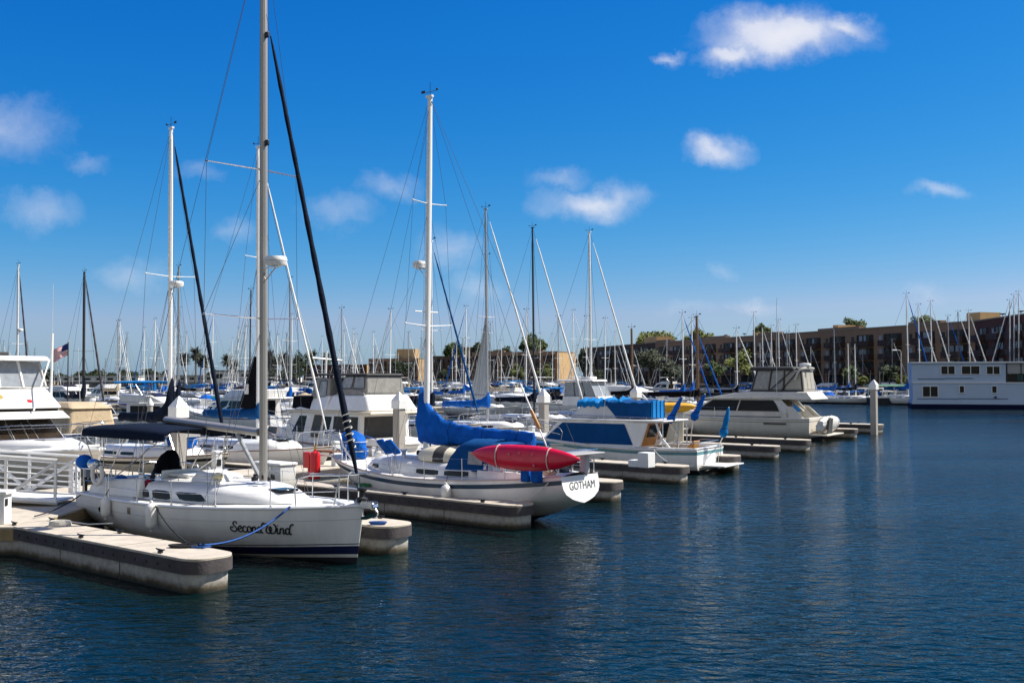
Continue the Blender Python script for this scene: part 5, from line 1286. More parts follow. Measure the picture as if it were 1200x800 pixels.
# stern pole with varnished grip, self steering post and table
b = MB(); b.tube([(-L2 + .45, .35, 1.35), (-L2 + 1.9, .25, 3.85)], .022, 6); b.build('stern_pole', SPARW, GO)
MB().tube([(-L2 + 1.15, .30, 2.60), (-L2 + 1.25, .30, 2.74), (-L2 + 1.47, .29, 3.10)], [.045, .062, .05], 10).build('pole_grip', VARN, GO)
b = MB(); b.box((-L2 - .02, .1, 1.95), (.75, 1.5, .045)); b.build('stern_table', HYPALG, GO, bevel=.015)
b = MB(); b.box((-L2 + .05, -.30, 1.66), (.22, .20, .56)); b.build('self_steering_post', GELG, GO, bevel=.03)
b = MB(); b.tube([(-L2 + .2, .2, 1.25), (-L2 + .05, .15, 1.95)], .02, 6); b.tube([(-L2 + .2, -.2, 1.25), (-L2 + .05, -.25, 1.95)], .02, 6); b.build('table_leg', STEEL, GO)
MG = Matrix.Translation(GO.location) @ Matrix.Rotation(AU + math.pi, 4, 'Z')
# red kayak lashed on edge outside the guard rail
kc = MG @ Vector((-L2 + .72, 1.58, 1.88))
ky = thing('kayak', 'red plastic kayak lashed on edge along the rail of the GOTHAM sloop', 'kayak', kc, AU + math.pi)
b = MB(); rings = []; KL = 3.75; N = 18
for i in range(33):
    e = -1 + 2 * i / 32; x = e * KL / 2; k = max(1 - abs(e) ** 2.3, 0.0) ** .75; hv = .345 * max(k, .02); hd = .20 * max(k, .05) ** .8
    rock = .05 * abs(e) ** 3
    ring_ = []
    for j in range(N):
        a = 2 * math.pi * j / N; yy, zz = math.sin(a), math.cos(a)
        ridge = 1 + .10 * math.exp(-((zz - .42) / .10) ** 2) - .07 * math.exp(-((zz - .18) / .10) ** 2) if yy > 0 else 1
        ring_.append((x, yy * hd * ridge * (1.0 if yy > 0 else .55) - rock, zz * hv + .04 * e * e))
    rings.append(ring_)
b.loft(rings).build('hull', KAYAK, ky, smooth=60)
for x, z in ((-.5, .12), (-.05, .14), (-.55, -.16), (.3, .10)): MB().lathe([(.03, 0), (.035, .006), (.02, .01)], (0, 0, 0), 10, 0, Matrix.Translation((x, .21, z)) @ Matrix.Rotation(R(-90), 4, 'X')).build('scupper_hole', KAYAKL, ky, smooth=0)
for x in (-.95, .80):
    b = MB(); kk = (1 - abs(x / (KL / 2)) ** 2.3) ** .75
    b.tube([(x, math.sin(a) * (.225 if math.sin(a) > 0 else .13) * kk ** .8, math.cos(a) * .365 * kk) for a in [2 * math.pi * j / 20 for j in range(21)]], .014, 5); b.build('lashing_strap', ROPEW, ky, smooth=0)
# inflatable dinghy upside down on the coach roof
dp = MG @ Vector((-.25, .30, 1.60)); dg = thing('inflatable_dinghy', 'cream inflatable dinghy with a dark band lying upside down before the blue dodger', 'dinghy', dp, AU + math.pi + .12)
b = MB(); rings = []
for i in range(15):
    e = i / 14; x = .62 - 1.75 * e; k = math.sin(math.pi * min(max(e * .86 + .10, .0), 1)) ** .5; w = .62 * k; hh = .40 * k ** .7
    rings.append([(x, w * math.cos(a) * abs(math.cos(a)) ** -.25 if abs(math.cos(a)) > .01 else 0, hh * max(math.sin(a), -.15) * (1 - .02 * math.sin(9 * a))) for a in [2 * math.pi * (j + .5) / 16 for j in range(16)]])
b.loft(rings)
mi = []
for i in range(14): mi += [1 if i in (6, 7, 8) else 0] * 16
b.m[:len(mi)] = mi
b.build('tube', [HYPAL, CCHAR], dg, smooth=60); MB().tube([(.55, -.3, .18), (.1, -.5, .30), (-.5, -.52, .3)], .012, 5).build('grab_line', ROPEK, dg, smooth=0)
# blue bagged sail on the foredeck
bp_ = MG @ Vector((L2 - 1.25, .05, 1.78)); sb = thing('sail_bag', 'bulging blue sail bag lashed on the foredeck of the GOTHAM sloop', 'sail bag', bp_, AU + math.pi)
b = MB(); rings = []
for i in range(13):
    a = -math.pi / 2 + math.pi * i / 12; rr = max(math.cos(a), .05) ** .7
    rings.append([(.52 * rr * math.cos(t) * (1 + .10 * math.sin(3 * t + i)) + .14 * math.sin(a), .36 * rr * math.sin(t) * (1 + .12 * math.sin(4 * t + i * 1.3)), .48 * math.sin(a) * (1 + .05 * math.sin(t * 2))) for t in [2 * math.pi * k / 16 for k in range(16)]])
b.loft(rings).build('bag', CBLUE, sb, smooth=60)
b = MB(); b.tube([(.40, .28, .42), (.02, .42, -.02), (-.35, .36, -.45)], .035, 6); b.build('white_pole', SPARW, sb)
b = MB()
for z in (-.15, .15): b.tube([(.54 * math.cos(t) + .14 * z, .38 * math.sin(t), z) for t in [2 * math.pi * k / 16 for k in range(17)]], .012, 5)
b.build('lashing', ROPEW, sb, smooth=0)
# two blue cushions drying on the lifeline
for i, (dx, lb) in enumerate(((0.0, 'left one of two blue cushions propped on the rail before the blue sail cover'), (-.36, 'right one of two blue cushions propped on the rail before the blue sail cover'))):
    cp = MG @ Vector((1.35 + dx, 1.12, 1.92)); cu = thing('cushion', lb, 'cushion', cp, AU + math.pi, 'blue cushions on the lifeline')
    b = MB(); b.box((0, 0, 0), (.32, .10, .55), 0, 0, Matrix.Rotation(R(-38), 4, 'X') @ Matrix.Rotation(R(12), 4, 'Y')); b.build('pad', CBLUE, cu, bevel=.04)
    MB().tube([(-.08, -.05, -.2), (-.1, -.1, -.66)], .012, 5).build('stand', STEEL, cu)
for i, (x, lb) in enumerate(((-L2 + .62, 'blue jerry can behind the tail of the red kayak, nearer the stern'), (-L2 + .98, 'blue jerry can behind the tail of the red kayak, nearer the bow'))):
    jp = MG @ Vector((x, 1.10, 1.36)); j = thing('jerry_can', lb, 'jerry can', jp, AU + math.pi, 'blue jerry cans at the GOTHAM stern rail')
    MB().box((0, 0, 0), (.30, .20, .34)).build('body', CBLUE, j, bevel=.05); MB().box((0, 0, .20), (.16, .05, .05)).build('handle', BLACKP, j, bevel=.015); MB().lathe([(.03, .16), (.03, .21)], (.1, 0, 0), 8).build('spout', BLACKP, j)
fender('single white fender hanging from the GOTHAM sloop amidships', (GOh, GO), -1.75, 1, .80, .42, .15, top=.45, group=None)
line_thing('white stern line from the GOTHAM sloop to its finger dock', sag(MG @ Vector((-L2 + .3, 1.0, 1.2)), FEND['F2'] - UV * .5 + Vector((0, 0, .05)), .15), .016, ROPEW)

# ================================================================== blue covered sport cruiser
L = 9.6; nc = PX(817.5, 556, 0); BA = AU + R(8); BU = Vector((math.cos(BA), math.sin(BA), 0)); st = nc + Vector((-BU.y, BU.x, 0)) * 1.45
o = st - BU * (L / 2)
BC = thing('motor_cruiser', 'white sport cruiser with blue window covers and blue flybridge canvas', 'motorboat', (o.x, o.y, 0), BA + math.pi)
h = Hull(L, 3.3, (1.0, 1.02, 1.5), tw=.90, tm=.40, draft=.4, rake=1.0, trake=.03, p=(5.0, 1.5), kz0=-.35, be=2.3); L2 = L / 2
h.build(BC, [('s', 0), ('s', .07), ('s', .20), ('s', .205), ('f', .6), ('w', .16), ('w', .06), ('w', 0), ('k', 0)], [GEL, mat('teal_band', (.10, .26, .30), .4, var=.2), ANTIF, mat('red_boot', (.16, .02, .02), .6)], [0, 1, 0, 0, 0, 2, 2, 2], n=28)
S0 = -L2
h.deck(BC, DECKM, t0=.30, n=20); h.rail(BC, GEL, r=.045, dz=.0, out=.0, n=26)
MB().box((S0 + 1.48, 0, .30), (2.8, 2.7, .06)).build('cockpit_floor', TEAK, BC)
b = MB()
for sd in (1, -1): b.box((S0 + 1.5, sd * 1.40, .66), (2.75, .16, .76))
b.box((S0 + .16, 0, .66), (.20, 2.7, .76)); b.build('cockpit_side', GEL, BC, bevel=.03)
b = MB()
for sd in (1, -1): b.box((S0 + 1.45, sd * 1.40, 1.055), (2.8, .24, .035))
b.box((S0 + .14, 0, 1.055), (.26, 2.9, .035)); b.build('covering_board', GEL, BC, bevel=.015)
hs = Fr((S0 + 2.7, S0 + 8.0, 1.34, .95, .98), (S0 + 2.35, S0 + 6.9, 1.22, .95, 2.12)); ho = hs.mesh('deckhouse', GELG if False else GEL, BC, .05)
for sd in 'PS':
    hs.window(ho, sd, [(.07, .12), (.985, .12), (.93, .90), (.24, .90)], CCOV, 'window_cover', t=.02)
hs.window(ho, 'F', rect_uv(.04, .96, .2, .9), CCOV, 'window_cover')
hs.window(ho, 'A', rect_uv(.04, .56, .08, .93), VARN, 'aft_door'); hs.window(ho, 'A', rect_uv(.62, .96, .3, .9), GLASS, 'window', frame=VARN); hs.window(ho, 'A', rect_uv(.12, .48, .42, .88), GLASS, 'door_glass', t=.03, off=.012)
MB().box((S0 + 5.35, 0, 1.035), (5.3, 2.86, .04)).build('side_deck', DECKM, BC)
rf = Fr((S0 + 1.55, S0 + 7.0, 1.36, 1.02, 2.12), (S0 + 1.55, S0 + 6.9, 1.36, 1.0, 2.20)); rf.mesh('flybridge_deck', GEL, BC, .03)
fz = Fr((S0 + 2.6, S0 + 6.6, .66, .58, 2.20), (S0 + 2.6, S0 + 5.8, .62, .55, 2.92)); fzo = fz.mesh('flybridge', GELG, BC, .10)
# blue canvas: flat wrap over the after part of the bridge and a rumpled cover on top
b = MB(); rings = []
for i in range(15):
    e = i / 14; x = S0 + 2.5 + 2.3 * e; w = .69 - .03 * e; zt = 2.98 + .03 * math.sin(i * 1.7); zl = 2.24 if e < .70 else 2.24 + (e - .70) / .30 * .75
    rings.append([(x, -w - .015 * math.sin(i * 2.1), zl), (x, -w - .01, (zl + zt) / 2 + .1), (x, -w + .02, zt - .06), (x, -w * .6, zt + .03), (x, 0, zt + .05 + .03 * math.sin(i)), (x, w * .6, zt + .03), (x, w - .02, zt - .06), (x, w + .01, (zl + zt) / 2 + .1), (x, w + .015 * math.sin(i * 2.1), zl)])
b.loft(rings).build('flybridge_cover', CCOV, BC, smooth=40)
b = MB(); rings = []
for i in range(20):
    e = i / 19; x = S0 + 3.9 + 2.25 * e; w = (.66 - .08 * e) * (1 + .02 * math.sin(i * 2.7)); zt = 2.98 + .09 * math.sin(i * 1.1) * (1 - e) + .05 * math.sin(i * 2.3)
    rings.append([(x, w * math.cos(a), zt - .22 + (.30 + .05 * math.sin(a * 5 + i * 1.9)) * math.sin(a) ** .6 if 0 < a < math.pi else zt - .26) for a in [math.pi * k / 12 for k in range(13)]])
b.loft(rings).build('rumpled_cover', CSKY, BC, smooth=60)
b = MB(); b.box((S0 + 2.44, .0, 2.62), (.06, 1.32, .78)); b.build('bridge_back_curtain', CSKY, BC, bevel=.01)
for k in range(4): MB().box((S0 + 2.395, -.62 + .413 * k, 2.62), (.025, .05, .78)).build('curtain_batten', CCOV, BC, smooth=0)
b = MB()
for sd in (1, -1):
    b.tube([(S0 + 1.62, sd * 1.30, 1.06), (S0 + 1.62, sd * 1.32, 2.14)], .028, 6)
    b.tube([(S0 + 1.58, sd * 1.3, 2.30), (S0 + 6.4, sd * .98, 2.36)], .016, 6)
    for k in range(7): b.tube([(S0 + 1.6 + .8 * k, sd * (1.3 - .053 * k), 2.18), (S0 + 1.6 + .8 * k, sd * (1.3 - .053 * k), 2.33)], .014, 5)
b.build('roof_rail', STEEL, BC)
b = MB()
for s in (-.2, .2): b.tube([(S0 + 1.85, -.5 + s, .35), (S0 + 1.72, -.5 + s, 2.4)], .022, 6)
for k in range(6): b.tube([(S0 + 1.84 - .022 * k, -.7, .6 + .3 * k), (S0 + 1.84 - .022 * k, -.3, .6 + .3 * k)], .018, 6)
b.build('ladder', STEEL, BC)
b = MB()
b.loft([[(S0 + .55, .45 - .28, .35), (S0 + 1.05, .45 - .28, .35), (S0 + 1.05, .45 + .28, .35), (S0 + .55, .45 + .28, .35)], [(S0 + .5, .15, .95), (S0 + 1.0, .15, .8), (S0 + 1.0, .75, .8), (S0 + .5, .75, .95)], [(S0 + .40, .12, 1.35), (S0 + .50, .12, 1.35), (S0 + .50, .78, 1.35), (S0 + .40, .78, 1.35)]]); b.build('fighting_chair', VARN, BC, bevel=.04)
b = MB(); b.tube(smoothpath([(S0 + 1.3, 1.35, 1.06), (S0 + 1.7, 1.3, 1.5), (S0 + 1.95, 1.25, 2.1)], 4), .05, 6); b.build('roof_strut', GEL, BC)
MB().box((S0 - .55, 0, .34), (1.05, 2.3, .07)).build('swim_platform', GEL, BC, bevel=.025)
b = MB()
for y in (-.7, .7): b.tube([(S0 - .02, y, .08), (S0 - .65, y, .30)], .03, 6)
b.build('platform_bracket', STEEL, BC)
b = MB()
for y in (-.95, -.75): b.tube([(S0 - .06, y, .38), (S0 - .10, y, 1.12), (S0 + .05, y, 1.18)], .016, 6)
for k in range(3): b.tube([(S0 - .085, -.95, .55 + .18 * k), (S0 - .085, -.75, .55 + .18 * k)], .014, 5)
b.build('transom_ladder', STEEL, BC)
b = MB(); b.tube(smoothpath([(S0 + 1.1, -1.36, 1.08), (S0 + 1.0, -1.36, 1.30), (S0 + .25, -1.3, 1.30), (S0 + .12, -1.1, 1.30), (S0 + .12, 1.1, 1.30), (S0 + .25, 1.3, 1.30), (S0 + .8, 1.36, 1.30), (S0 + .9, 1.36, 1.08)], 3), .016, 6); b.build('stern_rail', STEEL, BC)
pulpit(h, BC, True, back=3.0, height=.62)
b = MB()
for x in (5.4, 6.1): b.box((S0 + x, 1.30, 1.075), (.46, .22, .04))
b.build('deck_board', YELP, BC)
MB().box((S0 + 4.2, 0, 3.05), (.1, .1, .2)).build('antenna_base', GELG, BC); wire(BC, [(S0 + 4.6, 1.0, 2.2), (S0 + 4.2, 1.05, 5.6)], .012, SPARW, 'whip_antenna')
MBc = Matrix.Translation(BC.location) @ Matrix.Rotation(BA + math.pi, 4, 'Z')
line_thing('pale stern line from the blue covered cruiser down to its finger dock', sag(MBc @ Vector((S0 + 2.0, 1.5, 1.02)), PX(783, 541.5, .68), .06), .016, ROPEW)
# three rolled blue umbrellas leaning out of rod holders
def rolled(label, a, c, foot):
    a, c, foot = Vector(a), Vector(c), Vector(foot); t = thing('rolled_umbrella', label, 'umbrella', foot, 0, 'rolled blue umbrellas on the cruiser stern')
    b = MB(); pts, rs = [], []; seq = (.10, .17, .20, .12, .11, .125, .12, .105, .09, .07, .03)
    for i, r_ in enumerate(seq): pts.append(c.lerp(a, i / (len(seq) - 1)) - foot); rs.append(r_ * (1 + .08 * math.sin(i * 2.2)))
    b.tube(pts, rs, 10); o_ = b.build('canopy', CBLUE if 'right' not in label else CSKY, t, smooth=60)
    MB().tube([Vector((0, 0, 0)), c - foot], .022, 6).build('pole', SPARW, t); MB().ball(a - foot, .03, 0, 8, 5).build('tip', PILECAP, t)
    k = MB(); k.tube([c.lerp(a, .30) - foot + Vector((.14 * math.cos(u), .14 * math.sin(u), 0)) for u in [R(30 * j) for j in range(13)]], .012, 5); k.build('tie', CNAVY, t, smooth=0)
    return t
rolled('left one of three rolled blue umbrellas leaning over the cruiser cockpit', PY(799, 465, 46.0), PY(784, 495, 46.4), MBc @ Vector((S0 + 1.9, -1.3, 1.07)))
rolled('middle one of three rolled blue umbrellas leaning over the cruiser cockpit', PY(826, 462, 46.4), PY(812, 492, 46.6), MBc @ Vector((S0 + 1.5, -1.38, 1.07)))
rolled('right hand upright one of three rolled blue umbrellas at the cruiser transom', PY(854, 477.5, 45.4), PY(847, 512, 45.4), MBc @ Vector((S0 + .12, -1.3, 1.07)))
b = MB(); rings = []
# yellow kayak on the walkway rack behind the cruiser
yk = thing('kayak', 'yellow kayak resting behind the blue flybridge canvas', 'kayak', PY(783, 478, 57), R(-12))
for i in range(17):
    e = -1 + i / 8; k = max(1 - abs(e) ** 2.4, .01) ** .7
    rings.append([(e * 1.5, math.sin(a) * .34 * k, math.cos(a) * .30 * k + .12 * e * e) for a in [2 * math.pi * j / 12 for j in range(12)]])
b.loft(rings).build('hull', YELP, yk, smooth=60); MB().tube([(-1.3, -.32, .12), (1.3, -.32, .12)], .02, 5).build('rub_strip', VARN, yk)
MB().box((0, 0, -1.3), (1.6, .5, 2.2)).build('rack', GEL, yk, bevel=.03)

# ================================================================== cream flybridge cruiser with enclosed bridge
L = 14.0; nc = PX(949, 517, 0); st = nc + Vector((-BU.y, BU.x, 0)) * 2.0
o = st - BU * (L / 2)
CC = thing('motor_yacht', 'cream flybridge cruiser with grey bridge enclosure and covered dinghy on its stern', 'motorboat', (o.x, o.y, 0), BA + math.pi)
h = Hull(L, 4.4, (1.40, 1.38, 1.95), tw=.92, tm=.40, draft=.5, rake=1.5, trake=.1, p=(4.0, 1.4), kz0=-.4, be=2.3); L2 = L / 2; S0 = -L2
h.build(CC, [('s', 0), ('s', .05), ('s', .16), ('s', .19), ('f', .6), ('w', .2), ('w', .1), ('w', 0), ('k', 0)], [GELB, mat('dark_trim', (.02, .018, .016), .4), ANTIF], [0, 0, 1, 0, 0, 2, 2, 2], n=28)
h.deck(CC, DECKM, n=20, t0=.10); h.rail(CC, GELB, r=.05, dz=.0, out=.0, n=24)
MB().box((S0 + .85, 0, 1.0), (1.5, 3.7, .06)).build('cockpit_floor', NONSKID, CC)
b = MB()
for sd in (1, -1): b.box((S0 + .8, sd * 1.92, 1.22), (1.55, .14, .5))
b.box((S0 + .12, 0, 1.22), (.16, 3.7, .5)); b.build('cockpit_side', GELB, CC, bevel=.03)
sk = Fr((S0 + 1.5, S0 + 11.6, 1.86, 1.0, 1.36), (S0 + 1.6, S0 + 9.0, 1.80, 1.35, 1.80)); sk.mesh('cabin_base', GELB, CC, .06)
MB().box((S0 + 6.0, 1.885, 1.50), (8.2, .03, .05)).build('trim_strip', mat('dark_trim'), CC, smooth=0)
hs = Fr((S0 + 1.35, S0 + 8.2, 1.66, 1.25, 1.80), (S0 + 2.3, S0 + 6.9, 1.55, 1.2, 2.62)); ho = hs.mesh('deckhouse', GELB, CC, .04)
for sd in 'PS':
    hs.window(ho, sd, [(.10, .06), (.53, .06), (.53, .92), (.04, .92)], GLASS, t=.02); hs.window(ho, sd, [(.545, .06), (.97, .06), (.95, .92), (.545, .92)], GLASS, t=.02)
hs.window(ho, 'F', rect_uv(.04, .96, .08, .92), GLASS, 'windshield'); hs.window(ho, 'A', rect_uv(.2, .8, .0, .95), GLASSB, 'saloon_door')
for sd in (1, -1): MB().hexa([(S0 + .75, sd * 1.62, 1.38), (S0 + 1.5, sd * 1.62, 1.38), (S0 + 1.5, sd * 1.70, 1.38), (S0 + .75, sd * 1.70, 1.38)], [(S0 + 1.95, sd * 1.56, 2.6), (S0 + 2.5, sd * 1.56, 2.6), (S0 + 2.5, sd * 1.62, 2.6), (S0 + 1.95, sd * 1.62, 2.6)]).build('saloon_curtain', CWHITE, CC, smooth=0)
for sd in (1, -1): MB().hexa([(S0 + .35, sd * 1.80, 1.40), (S0 + 1.4, sd * 1.80, 1.40), (S0 + 1.4, sd * 1.9, 1.40), (S0 + .35, sd * 1.9, 1.40)], [(S0 + 1.15, sd * 1.72, 2.15), (S0 + 1.5, sd * 1.72, 2.2), (S0 + 1.5, sd * 1.8, 2.2), (S0 + 1.15, sd * 1.8, 2.15)]).build('side_wing', GELB, CC, bevel=.03)
fz = Fr((S0 - .15, S0 + 7.6, 1.88, 1.30, 2.62), (S0 + .25, S0 + 4.6, 1.66, 1.35, 3.12)); fz.mesh('flybridge', GELB, CC, .05)
b = MB()
for sd in (1, -1):
    b.tube([(S0 + .3, sd * 1.78, 2.78), (S0 + 6.6, sd * 1.46, 2.72)], .016, 5)
    for k in range(6): b.tube([(S0 + .5 + k * 1.15, sd * (1.78 - .06 * k), 2.60), (S0 + .5 + k * 1.15, sd * (1.78 - .06 * k), 2.77)], .014, 5)
b.build('roof_rail', STEEL, CC)
en = Fr((S0 + .55, S0 + 4.2, 1.30, 1.15, 3.10), (S0 + .7, S0 + 3.8, 1.22, 1.05, 4.50)); eo = en.mesh('bridge_enclosure', CGREY, CC, .05)
for sd in 'PS':
    en.window(eo, sd, rrect_uv(.40, .62, .14, .92, .02, .03), VINYL, 'clear_curtain'); en.window(eo, sd, rrect_uv(.68, .95, .14, .92, .02, .03), VINYL, 'clear_curtain')
    en.window(eo, sd, rrect_uv(.04, .34, .14, .90, .02, .03), mat('curtain_beige', (.42, .39, .33), .6, var=.25, vscale=2, bump=.4, bscale=6), 'rolled_curtain', t=.02)
    for u in (.02, .37, .65, .975): en.window(eo, sd, rect_uv(u - .012, u + .012, 0, 1), CCHAR, 'curtain_seam', t=.035)
    en.window(eo, sd, rect_uv(0, 1, .02, .09), CCHAR, 'curtain_seam', t=.033)
for u0, u1 in ((.04, .32), (.35, .65), (.68, .96)): en.window(eo, 'A', rect_uv(u0, u1, .14, .9), mat('curtain_beige'), 'clear_curtain'); en.window(eo, 'F', rect_uv(u0, u1, .14, .9), VINYL, 'clear_curtain')
for sd in (1, -1):
    MB().tube([(S0 + 2.9, sd * 1.36, 3.12), (S0 + 1.35, sd * 1.28, 4.5)], .035, 6).build('enclosure_strut', CCHAR, CC); MB().tube([(S0 + 2.1, sd * 1.36, 3.12), (S0 + .95, sd * 1.28, 4.45)], .035, 6).build('enclosure_strut', CCHAR, CC)
rt = Fr((S0 + 1.2, S0 + 4.3, 1.30, 1.12, 4.50), (S0 + 1.3, S0 + 4.2, 1.22, 1.05, 4.76)); rt.mesh('bridge_top', CCHAR, CC, .10)
b = MB()
b.tube(smoothpath([(S0 + 1.1, 1.34, 3.9), (S0 + .9, 1.32, 4.4), (S0 + .65, 1.05, 4.62), (S0 + .65, -1.05, 4.62), (S0 + .9, -1.32, 4.4), (S0 + 1.1, -1.34, 3.9)], 4), .12, 8, 0, .6); b.build('radar_arch', GELB, CC)
radome(CC, (S0 + .75, .35, 4.86), .38)
wire(CC, [(S0 + 2.2, 1.75, 2.7), (S0 + 2.15, 1.75, 9.2)], .015, SPARW, 'whip_antenna'); wire(CC, [(S0 + 2.4, -1.6, 2.7), (S0 + 2.4, -1.6, 7.6)], .015, SPARW, 'whip_antenna')
MB().box((S0 - .55, 0, .38), (1.1, 3.9, .09)).build('swim_platform', GELB, CC, bevel=.03)
pulpit(h, CC, True, back=5.0, height=.72, r=.02); guard_rail(h, CC, .45, .62, 3, .7)
MB().box((S0 + 2.2, 2.23, 1.08), (1.5, .02, .10)).build('name_scroll', mat('dark_trim'), CC, smooth=0)
MC = Matrix.Translation(CC.location) @ Matrix.Rotation(BA + math.pi, 4, 'Z')
dp = MC @ Vector((S0 - .62, .1, .95)); dn = thing('covered_dinghy', 'white covered dinghy tilted on the stern platform of the cream cruiser', 'dinghy', dp, BA + math.pi)
b = MB(); rings = []
for i in range(15):
    e = i / 14; y = -1.9 + 3.8 * e; k = math.sin(math.pi * min(max(.08 + .84 * e, 0), 1)) ** .45
    rings.append([((.42 * math.cos(a) * k) - .18 * math.sin(a) * k + .03 * math.sin(7 * a + i), y, (.58 * math.sin(a) * k) * (1 + .06 * math.sin(5 * a + 2 * i)) + .05) for a in [2 * math.pi * j / 16 for j in range(16)]])
b.loft(rings).build('cover', CWHITE, dn, smooth=40)
MB().hexa([(-.50, .9, -.45), (-.45, 1.6, -.45), (-.38, 1.6, -.45), (-.42, .9, -.45)], [(-.52, .6, .5), (-.47, 1.3, .55), (-.40, 1.3, .55), (-.45, .6, .5)]).build('dark_gap', CCHAR, dn, smooth=0)
b = MB()
for y in (-.8, .9): b.tube([(.46 * math.cos(a) - .2 * math.sin(a), y, .64 * math.sin(a) + .05) for a in [2 * math.pi * j / 16 for j in range(17)]], .014, 5)
b.build('strap', CCHAR, dn, smooth=0)

# ================================================================== grey curtained trawler
L = 9.8; sp = W(-13.8, 21.5); o = sp - UV * (L / 2)
TR = thing('trawler', 'white trawler with raked dark windows and a grey curtained flybridge', 'motorboat', (o.x, o.y, 0), AU + math.pi)
h = Hull(L, 3.8, (1.0, 1.02, 1.6), tw=.86, tm=.40, draft=.5, rake=1.0, trake=.0, p=(3.4, 1.4), kz0=-.3, be=2.2); L2 = L / 2; S0 = -L2
h.build(TR, BANDS['power'][0], [GELG, GEL, ANTIF], BANDS['power'][1], n=24); h.deck(TR, DECKM, n=18); h.rail(TR, TEAK, r=.035, n=22)
fc = Fr((S0 + 6.6, S0 + 8.7, 1.15, .75, 1.10), (S0 + 6.6, S0 + 8.5, 1.10, .70, 1.66)); fo = fc.mesh('fore_cabin', GEL, TR, .05)
for sd in 'PS': fc.window(fo, sd, rect_uv(.48, .95, .30, .95), GLASSB, frame=VARN)
hs = Fr((S0 + .9, S0 + 7.0, 1.55, 1.2, 1.0), (S0 + .9, S0 + 6.1, 1.48, 1.12, 2.42)); ho = hs.mesh('deckhouse', GEL, TR, .04)
for sd in 'PS':
    hs.window(ho, sd, [(.72, .34), (.88, .34), (.86, .88), (.755, .88)], GLASS); hs.window(ho, sd, [(.50, .20), (.62, .20), (.64, .92), (.52, .92)], GLASSB, 'door', frame=VARN); hs.window(ho, sd, [(.39, .34), (.47, .34), (.49, .88), (.39, .88)], GLASS)
    hs.window(ho, sd, [(.03, .36), (.34, .36), (.36, .90), (.03, .90)], CCHAR, 'window_screen')
for u0, u1 in ((.05, .33), (.36, .64), (.67, .95)): hs.window(ho, 'F', rect_uv(u0, u1, .4, .9), GLASS)
hs.window(ho, 'A', rect_uv(.08, .92, .1, .9), CCHAR, 'window_screen')
rf = Fr((S0 + .0, S0 + 6.7, 1.72, 1.25, 2.42), (S0 + .05, S0 + 6.55, 1.68, 1.2, 2.52)); rf.mesh('roof', mat('roof_edge_cream', (.66, .56, .40), .5), TR, .03)
fz = Fr((S0 + .3, S0 + 3.4, 1.55, 1.45, 2.52), (S0 + .75, S0 + 3.1, 1.3, 1.2, 3.26)); fz.mesh('flybridge', GEL, TR, .10)
fz2 = Fr((S0 + 3.3, S0 + 6.1, 1.5, 1.1, 2.52), (S0 + 3.2, S0 + 4.2, 1.3, 1.1, 3.2)); fz2.mesh('flybridge_brow', GEL, TR, .06)
en = Fr((S0 + .85, S0 + 2.95, 1.22, 1.15, 3.24), (S0 + .95, S0 + 2.5, 1.1, 1.05, 4.12)); eo = en.mesh('bridge_enclosure', CGREY, TR, .12)
for sd in 'PS':
    en.window(eo, sd, rrect_uv(.06, .46, .34, .93, .03, .05), VINYL, 'clear_curtain', frame=CCHAR); en.window(eo, sd, rrect_uv(.52, .94, .34, .93, .03, .05), VINYL, 'clear_curtain', frame=CCHAR)
    en.window(eo, sd, [(.02, .02), (.98, .02), (.9, .16), (.7, .26), (.48, .30), (.26, .26), (.06, .14)], CGREY, 'arched_flap', t=.05)
en2 = Fr((S0 + 3.35, S0 + 4.9, 1.25, 1.1, 3.0), (S0 + 3.35, S0 + 4.5, 1.18, 1.0, 4.02)); e2 = en2.mesh('bridge_enclosure', CGREY, TR, .08)
for sd in 'PS': en2.window(e2, sd, rrect_uv(.12, .6, .14, .86, .06, .08), VINYL, 'clear_curtain', frame=CCHAR)
tp = Fr((S0 + .85, S0 + 4.6, 1.18, 1.05, 4.12), (S0 + .95, S0 + 4.5, 1.1, 1.0, 4.22)); tp.mesh('bridge_top', CCHAR, TR, .05)
bk = Fr((S0 + 4.6, S0 + 6.3, 1.3, 1.0, 2.56), (S0 + 4.6, S0 + 6.2, 1.28, 1.0, 3.16)); bk.mesh('weather_cloth', CBLACK, TR, .02)
b = MB(); b.tube([(S0 + 4.9, .2, 2.5), (S0 + 4.75, .2, 5.3)], [.07, .05], 8); b.tube([(S0 + 4.75, -.75, 4.85), (S0 + 4.8, 1.0, 4.95)], .05, 6); b.build('signal_mast', SPARW, TR)
pulpit(h, TR, True, back=4.6, height=.75, r=.016); guard_rail(h, TR, .1, .5, 5, .75)
b = MB(); b.hexa([(S0 - .2, -1.3, 1.02), (S0 + .9, -1.4, 1.02), (S0 + .9, 1.4, 1.02), (S0 - .2, 1.3, 1.02)], [(S0 - .1, -1.2, 1.30), (S0 + .9, -1.3, 1.34), (S0 + .9, 1.3, 1.34), (S0 - .1, 1.2, 1.30)]); b.build('aft_locker', GEL, TR, bevel=.04)
MB().box((S0 - .3, 0, .3), (.6, 3.0, .07)).build('swim_platform', TEAK, TR, bevel=.02)

